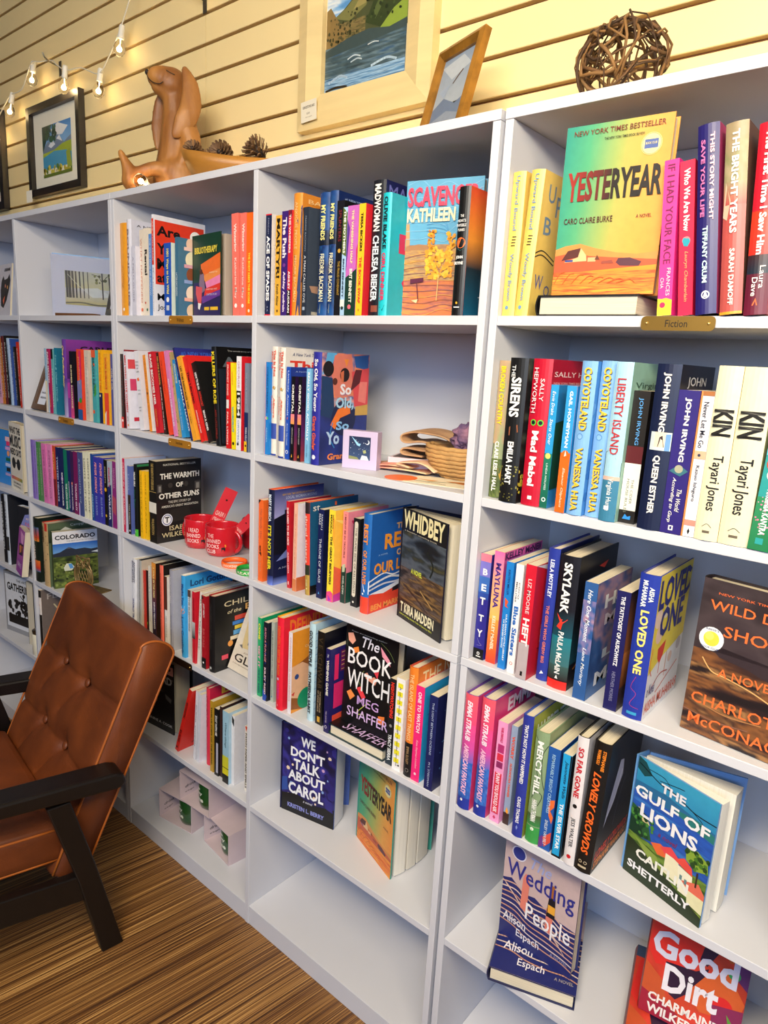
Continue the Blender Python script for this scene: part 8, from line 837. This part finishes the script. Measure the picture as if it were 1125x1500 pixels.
def pinecone(loc, rot, s, label):
    r = thing('pinecone', label, 'pinecone', loc, rot, 'pinecones in the wooden bowl'); bm = bmesh.new(); blob(bm, (0, 0, .018*s), (.010*s, .010*s, .019*s), seg=10); bmobj('core', bm, DK, r)
    bm = bmesh.new(); rg = random.Random(int(loc[0]*1000))
    for i in range(58):
        q = i/58; a = i*2.39996; z = .004+.034*q; rad = .021*math.sin(math.pi*(.18+.72*q))+.002; d = Vector((math.cos(a), math.sin(a), .25+.9*q)).normalized(); t_ = Vector((-math.sin(a), math.cos(a), 0)); u_ = d.cross(t_)
        p0 = Vector((math.cos(a)*.006, math.sin(a)*.006, z)); p1 = p0+d*rad; wv = .0042*(1-.4*q)
        V = [p0-t_*.001, p1-t_*wv, p1+d*.0025+u_*.001, p1+t_*wv, p0+t_*.001]; vs = [bm.verts.new(x*s) for x in V]+[bm.verts.new((x-u_*.0014)*s) for x in V]
        bm.faces.new(vs[:5]); bm.faces.new(vs[5:][::-1])
        for k in range(5): bm.faces.new((vs[k], vs[(k+1) % 5], vs[5+(k+1) % 5], vs[5+k]))
    o = bmobj('scales', bm, mat('cone_brown', '4A3020', .7, vary=.5, scale=70, h2='8A6844'), r); tag(o, kind='stuff')
pinecone((-.890, .075, 1.896), (R(60), 0, R(30)), .85, 'dark pinecone nearest the dog statue in the bowl')
pinecone((-.815, .110, 1.890), (R(75), R(20), R(10)), 1.05, 'spiky pinecone in the middle of the bowl')
pinecone((-.852, .100, 1.896), (R(95), 0, R(-60)), .8, 'pale pinecone lying flat left of the middle one')
pinecone((-.735, .155, 1.892), (R(50), R(-30), 0), 1.15, 'largest pinecone at the right end of the bowl')
# twig ball
tb = thing('twig_ball', 'ball of woven brown grapevine twigs on the right bookcase top', 'ornament', (.128, .125, 1.8302), (0, 0, 0))
TW = [mat('twig_dark', '4A3018', .75, vary=.4, scale=60, bump=.5), mat('twig_mid', '6E4A26', .7, vary=.4, scale=60, bump=.5), mat('twig_pale', '8C6436', .7, vary=.3, scale=60, bump=.5)]
rg = random.Random(44); Rb = .066
for i in range(46):
    ax = Vector((rg.gauss(0, 1), rg.gauss(0, 1), rg.gauss(0, 1))).normalized(); u = ax.orthogonal().normalized(); v = ax.cross(u); off = rg.uniform(-.7, .7); rr = Rb*rg.uniform(.86, 1.05); c = ax*off*rr; rc = rr*math.sqrt(1-off*off)
    a0 = rg.uniform(0, 6.28); ln = rg.uniform(2.2, 5.6); n = 14; ph = rg.uniform(0, 6); pts = []
    for k in range(n): a = a0+ln*k/(n-1); w_ = 1+.07*math.sin(a*3+ph); p = c+(u*math.cos(a)+v*math.sin(a))*rc*w_+ax*.004*math.sin(a*5+ph); pts.append(p+Vector((0, 0, Rb*1.08)))
    for p in pts: p.z = max(p.z, .004)
    wd = rg.uniform(.0016, .0036); bm = bmesh.new(); tube(bm, pts, [wd*(1-.45*k/(n-1)) for k in range(n)], 6); bmobj('twig', bm, TW[i % 3], tb, True)

# ------------------------------------------------------------------ string lights
GLASS = bpy.data.materials.new('bulb_glass'); GLASS.use_nodes = True; b_ = GLASS.node_tree.nodes['Principled BSDF']; b_.inputs['Transmission Weight'].default_value = 1; b_.inputs['Roughness'].default_value = .02; b_.inputs['IOR'].default_value = 1.1; b_.inputs['Base Color'].default_value = (1, .96, .88, 1)
FIL = mat('filament_glow', 'FFE0A0', emit=('FFD890', 60)); SOCK = mat('white_plastic', 'E8E4D8', .35, vary=.03); CORD = mat('cord_white', 'DDD6C4', .4)
def string_lights(label, bulbs, cord, power, group):
    r = thing('string_lights', label, 'string lights', bulbs[0][0], (0, 0, 0), group); o0 = Vector(bulbs[0][0])
    bm = bmesh.new(); tube(bm, [p-o0 for p in smoothpath(cord, 8)], .0020, 8); bmobj('cord', bm, CORD, r, True)
    for (p, d) in bulbs:
        p = Vector(p)-o0; d = Vector(d).normalized(); q = d.to_track_quat('-Z', 'Y'); e = q.to_euler()
        bm = bmesh.new(); lathe(bm, [(0, .052), (.006, .052), (.0085, .048), (.0085, .022), (.0095, .020), (.0095, .014), (0, .014)], 16, cap=False); s = bmobj('socket', bm, SOCK, r, True, loc=p, rot=e)
        bm = bmesh.new(); lathe(bm, [(.0068, .016), (.0075, .010), (.013, .002), (.0172, -.010), (.0165, -.020), (.011, -.029), (.004, -.033), (0, -.0335)], 20, cap=False); g = bmobj('bulb', bm, GLASS, r, True, loc=p, rot=e); g.visible_shadow = True
        bm = bmesh.new(); tube(bm, [(.003*math.cos(a*1.3), .003*math.sin(a*1.3), -.004-.0012*a) for a in range(12)], .0010, 6); tube(bm, [(0, 0, .012), (.001, 0, -.004)], .0007, 6); f = bmobj('filament', bm, FIL, g, True)
        l = bpy.data.lights.new('bulb_light', 'POINT'); l.energy = power; l.color = (1.0, .74, .38); l.shadow_soft_size = .006
        lo = bpy.data.objects.new('bulb_light', l); col.objects.link(lo); lo.parent = r; lo.location = p+d*.014
    return r
GL = 'globe string lights on the slatwall'
string_lights('string of clear globe bulbs hooked across the slatwall above the dog statue', [((-2.42, .235, 2.22), (-.3, 0, -1)), ((-2.275, .235, 2.285), (-.35, -.1, -1)), ((-2.085, .235, 2.352), (.1, -.2, -1)), ((-1.855, .235, 2.288), (-.5, .1, -1)), ((-1.630, .235, 2.235), (-.1, -.1, -1)), ((-1.500, .235, 2.325), (-.15, -.1, -1))],
    [(-2.47, .235, 2.28), (-2.41, .235, 2.262), (-2.33, .236, 2.30), (-2.265, .235, 2.325), (-2.17, .236, 2.33), (-2.088, .235, 2.392), (-2.02, .237, 2.385), (-1.965, .250, 2.382), (-1.90, .236, 2.35), (-1.835, .235, 2.322), (-1.74, .236, 2.31), (-1.632, .235, 2.272), (-1.575, .236, 2.30), (-1.495, .235, 2.365), (-1.42, .240, 2.47), (-1.35, .245, 2.60)], 26.0, GL)
string_lights('string of globe bulbs laid along the back of the bookcase top', [((x, .245, 1.852), (1, .1, 0)) for x in (-2.30, -2.05, -1.82, -1.60, -1.38, -.98, -.66, -.40, -.16, .12, .38, .64, .88)], [(-2.40+.16*i, .250+.006*math.sin(i*2.1), 1.838+.004*math.sin(i*1.3)) for i in range(22)], 5.5, GL)
string_lights('single lit globe bulb lying at the feet of the dog statue', [((-1.050, .030, 1.8480), (.55, -.80, .03))], [(-1.075, .072, 1.848), (-1.12, .10, 1.842), (-1.175, .13, 1.836), (-1.20, .24, 1.836)], .10, GL)
string_lights('string of globe bulbs hanging above the paintings', [((-1.12, .235, 2.44), (.1, -.1, -1)), ((-.80, .235, 2.50), (.1, -.1, -1)), ((-.26, .235, 2.42), (.1, -.1, -1)), ((.10, .235, 2.50), (.1, -.1, -1)), ((.5, .235, 2.44), (.1, -.1, -1))], [(-1.35, .245, 2.60), (-1.118, .236, 2.485), (-.96, .24, 2.60), (-.80, .236, 2.54), (-.55, .24, 2.56), (-.26, .236, 2.46), (-.1, .24, 2.58), (.10, .236, 2.54), (.5, .236, 2.48), (.9, .24, 2.58)], 13, GL)
def hook(x, z, label):
    r = thing('wall_hook', label, 'hook', (x, .281, z)); bm = bmesh.new(); box(bm, -.008, -.003, -.03, .008, 0, .018, bev=.0006); tube(bm, smoothpath([(0, -.002, .0), (0, -.03, .004), (0, -.052, .012), (0, -.06, .026)], 5), .0026, 8); bmobj('bracket', bm, mat('dull_steel', '6A6458', .35, metal=.8), r)
hook(-1.968, 2.372, 'steel slatwall hook holding the bulb cord above the black framed print'); hook(-1.141, 2.365, 'steel slatwall hook near the top edge right of the hanging bulbs')
bm = bmesh.new()

# ------------------------------------------------------------------ armchair
ch = thing('armchair', 'tan leather armchair with buttoned back and dark wooden arms', 'armchair', (-.7561, -.2765, 0), (0, 0, R(171.86)))
# local: +x across the seat (near side 0), +y forward, +z up
def slabbed(name, w0, w1, prof, m, parent, bev=.004):
    """prof: list of (y, z) outline extruded from x=w0 to w1"""
    bm = bmesh.new(); A = [bm.verts.new((w0, y, z)) for y, z in prof]; B = [bm.verts.new((w1, y, z)) for y, z in prof]
    bm.faces.new(A); bm.faces.new(B[::-1])
    for i in range(len(prof)): bm.faces.new((A[i], A[(i+1) % len(prof)], B[(i+1) % len(prof)], B[i]))
    bmesh.ops.recalc_face_normals(bm, faces=bm.faces)
    if bev: bmesh.ops.bevel(bm, geom=list(bm.edges), offset=bev, segments=2, affect='EDGES', profile=.5)
    return bmobj(name, bm, m, parent)
for w0, w1 in ((-.006, .034), (.610, .650)):
    slabbed('leg', w0+.004, w1-.006, [(-.030, 0), (.022, 0), (.068, .22), (.128, .440), (.078, .440), (.030, .26)], DARKW, ch, .003)
    slabbed('leg', w0+.004, w1-.006, [(.62, 0), (.655, 0), (.60, .47), (.55, .47)], DARKW, ch, .003)
    slabbed('seat_rail', w0+.008, w1-.008, [(.055, .165), (.60, .235), (.60, .30), (.062, .235)], DARKW, ch, .003)
for w0, w1 in ((-.014, .052), (.592, .658)):
    slabbed('armrest', w0, w1, [(-.046, .448), (-.040, .470), (-.02, .478), (.30, .505), (.62, .522), (.655, .505), (.65, .49), (.30, .472), (-.02, .436), (-.038, .438)], DARKW, ch, .006)
slabbed('seat_rail', .034, .610, [(.565, .225), (.60, .235), (.60, .30), (.565, .29)], DARKW, ch, .003)
slabbed('seat_rail', .034, .610, [(.050, .150), (.075, .150), (.080, .215), (.055, .215)], DARKW, ch, .003)
# back cushion as a shaped grid: front face with tufts, wrapped to the rear
ax0, ax1 = .052, .598; a_ = Vector((0, .095, .27)); b2 = Vector((0, -.110, .74)); lv = (b2-a_); Lb = lv.length; lv.normalize(); nv = Vector((0, lv.z, -lv.y))*1.0   # front normal (forward/up)
if nv.y < 0: nv = -nv
BT = [(.256, .352), (.422, .352), (.244, .187), (.408, .187)]
SEAMS = [((.065, .37), (.256, .352)), ((.256, .352), (.422, .352)), ((.422, .352), (.60, .34)), ((.06, .17), (.244, .187)), ((.244, .187), (.408, .187)), ((.408, .187), (.60, .17)), ((.256, .352), (.330, .25)), ((.422, .352), (.49, .25)), ((.244, .187), (.32, .08)), ((.408, .187), (.48, .08)), ((.256, .352), (.256, .352))]
def seamd(x, y):
    best = 9
    for (x0, y0), (x1, y1) in SEAMS[:-1]:
        dx, dy = x1-x0, y1-y0; t = max(0, min(1, ((x-x0)*dx+(y-y0)*dy)/(dx*dx+dy*dy))); best = min(best, math.hypot(x-x0-t*dx, y-y0-t*dy))
    return best
bm = bmesh.new(); nx, ny = 90, 80; G = []
Lf = -.045; Lt = Lb+.0
for j in range(ny+1):
    row = []
    for i in range(nx+1):
        x = ax0+(ax1-ax0)*i/nx; y = Lf+(Lt-Lf)*j/ny
        d = 0
        for bx, by in BT: q = math.hypot(x-bx, (y-by)); d -= .017*math.exp(-(q/.030)**2)+.006*math.exp(-(q/.012)**2)
        s = seamd(x, y); d -= .0055*math.exp(-(s/.0055)**2)+.004*math.exp(-(s/.03)**2)
        d += .010*math.sin(math.pi*i/nx)*1.0+.0015*noise.noise(Vector((x*14, y*14, 1)))
        ex = min(x-ax0, ax1-x); d -= .006*math.exp(-ex/.006)
        p = a_+lv*y+nv*d; row.append(bm.verts.new((x, p.y, p.z)))
    G.append(row)
# top roll and rear face
th = .092; nr = 14
for j in range(1, nr+1):
    an = math.pi*j/nr; row = []
    for i in range(nx+1):
        x = ax0+(ax1-ax0)*i/nx; c0 = Lt; rad = th/2
        p = a_+lv*(c0+rad*.62*math.sin(an))+nv*(.010*math.sin(math.pi*i/nx)*(1-j/nr)-rad+rad*math.cos(an)); row.append(bm.verts.new((x, p.y, p.z)))
    G.append(row)
for j in range(1, 13):
    row = []
    for i in range(nx+1):
        x = ax0+(ax1-ax0)*i/nx; p = a_+lv*(Lt+(Lf-.02-Lt)*j/12)+nv*(-th+.012*(j/12)); row.append(bm.verts.new((x, p.y, p.z)))
    G.append(row)
for A, B in zip(G, G[1:]+G[:1]):
    for i in range(nx): bm.faces.new((A[i], A[i+1], B[i+1], B[i]))
for i in (0, nx): bm.faces.new([g[i] for g in G])
bmobj('back_cushion', bm, LEATHER, ch, True)
for bx, by in BT:
    p = a_+lv*by+nv*(-.008); bm = bmesh.new(); blob(bm, (0, 0, 0), (.0115, .0115, .006), seg=16); o = bmobj('button', bm, LEATHER, ch, True); o.location = (bx, p.y, p.z); o.rotation_euler = nv.to_track_quat('Z', 'Y').to_euler()
PIPE = mat('leather_piping', 'A85A20', .38, vary=.15)
def outline(x, inset=0.0):
    P = []
    for j in range(0, ny+1, 8): y = Lf+(Lt-Lf)*j/ny; p = a_+lv*y+nv*(-.004); P.append((x, p.y, p.z))
    for j in range(1, nr): an = math.pi*j/nr; p = a_+lv*(Lt+th/2*.62*math.sin(an))+nv*(-th/2+th/2*math.cos(an)); P.append((x, p.y, p.z))
    for j in range(0, 13): p = a_+lv*(Lt+(Lf-.02-Lt)*j/12)+nv*(-th+.012*(j/12)); P.append((x, p.y, p.z))
    return P
for x in (ax0+.001, ax1-.001): bm = bmesh.new(); tube(bm, outline(x), .0032, 8); bmobj('piping', bm, PIPE, ch, True)
# seat cushion
bm = bmesh.new(); box(bm, .056, .072, .245, .594, .640, .350, bev=.022)
for v in bm.verts:
    v.co.z += .105*(v.co.y-.08)*.9+.012*math.exp(-(((v.co.x-.32)/.2)**2))*(1 if v.co.z > .3 else 0)
bmesh.ops.subdivide_edges(bm, edges=bm.edges[:], cuts=3, use_grid_fill=True)
bmobj('seat_cushion', bm, LEATHER, ch, True)
bm = bmesh.new(); zc = lambda y, z: z+.0945*(y-.08)
tube(bm, smoothpath([(.059, .080, zc(.08, .335)), (.058, .078, zc(.078, .26)), (.058, .085, zc(.085, .252))], 6), .003, 8)
tube(bm, [(.060, .09+.05*i, zc(.09+.05*i, .337)) for i in range(11)], .003, 8); tube(bm, [(.060, .09+.05*i, zc(.09+.05*i, .258)) for i in range(11)], .003, 8); bmobj('piping', bm, PIPE, ch, True)
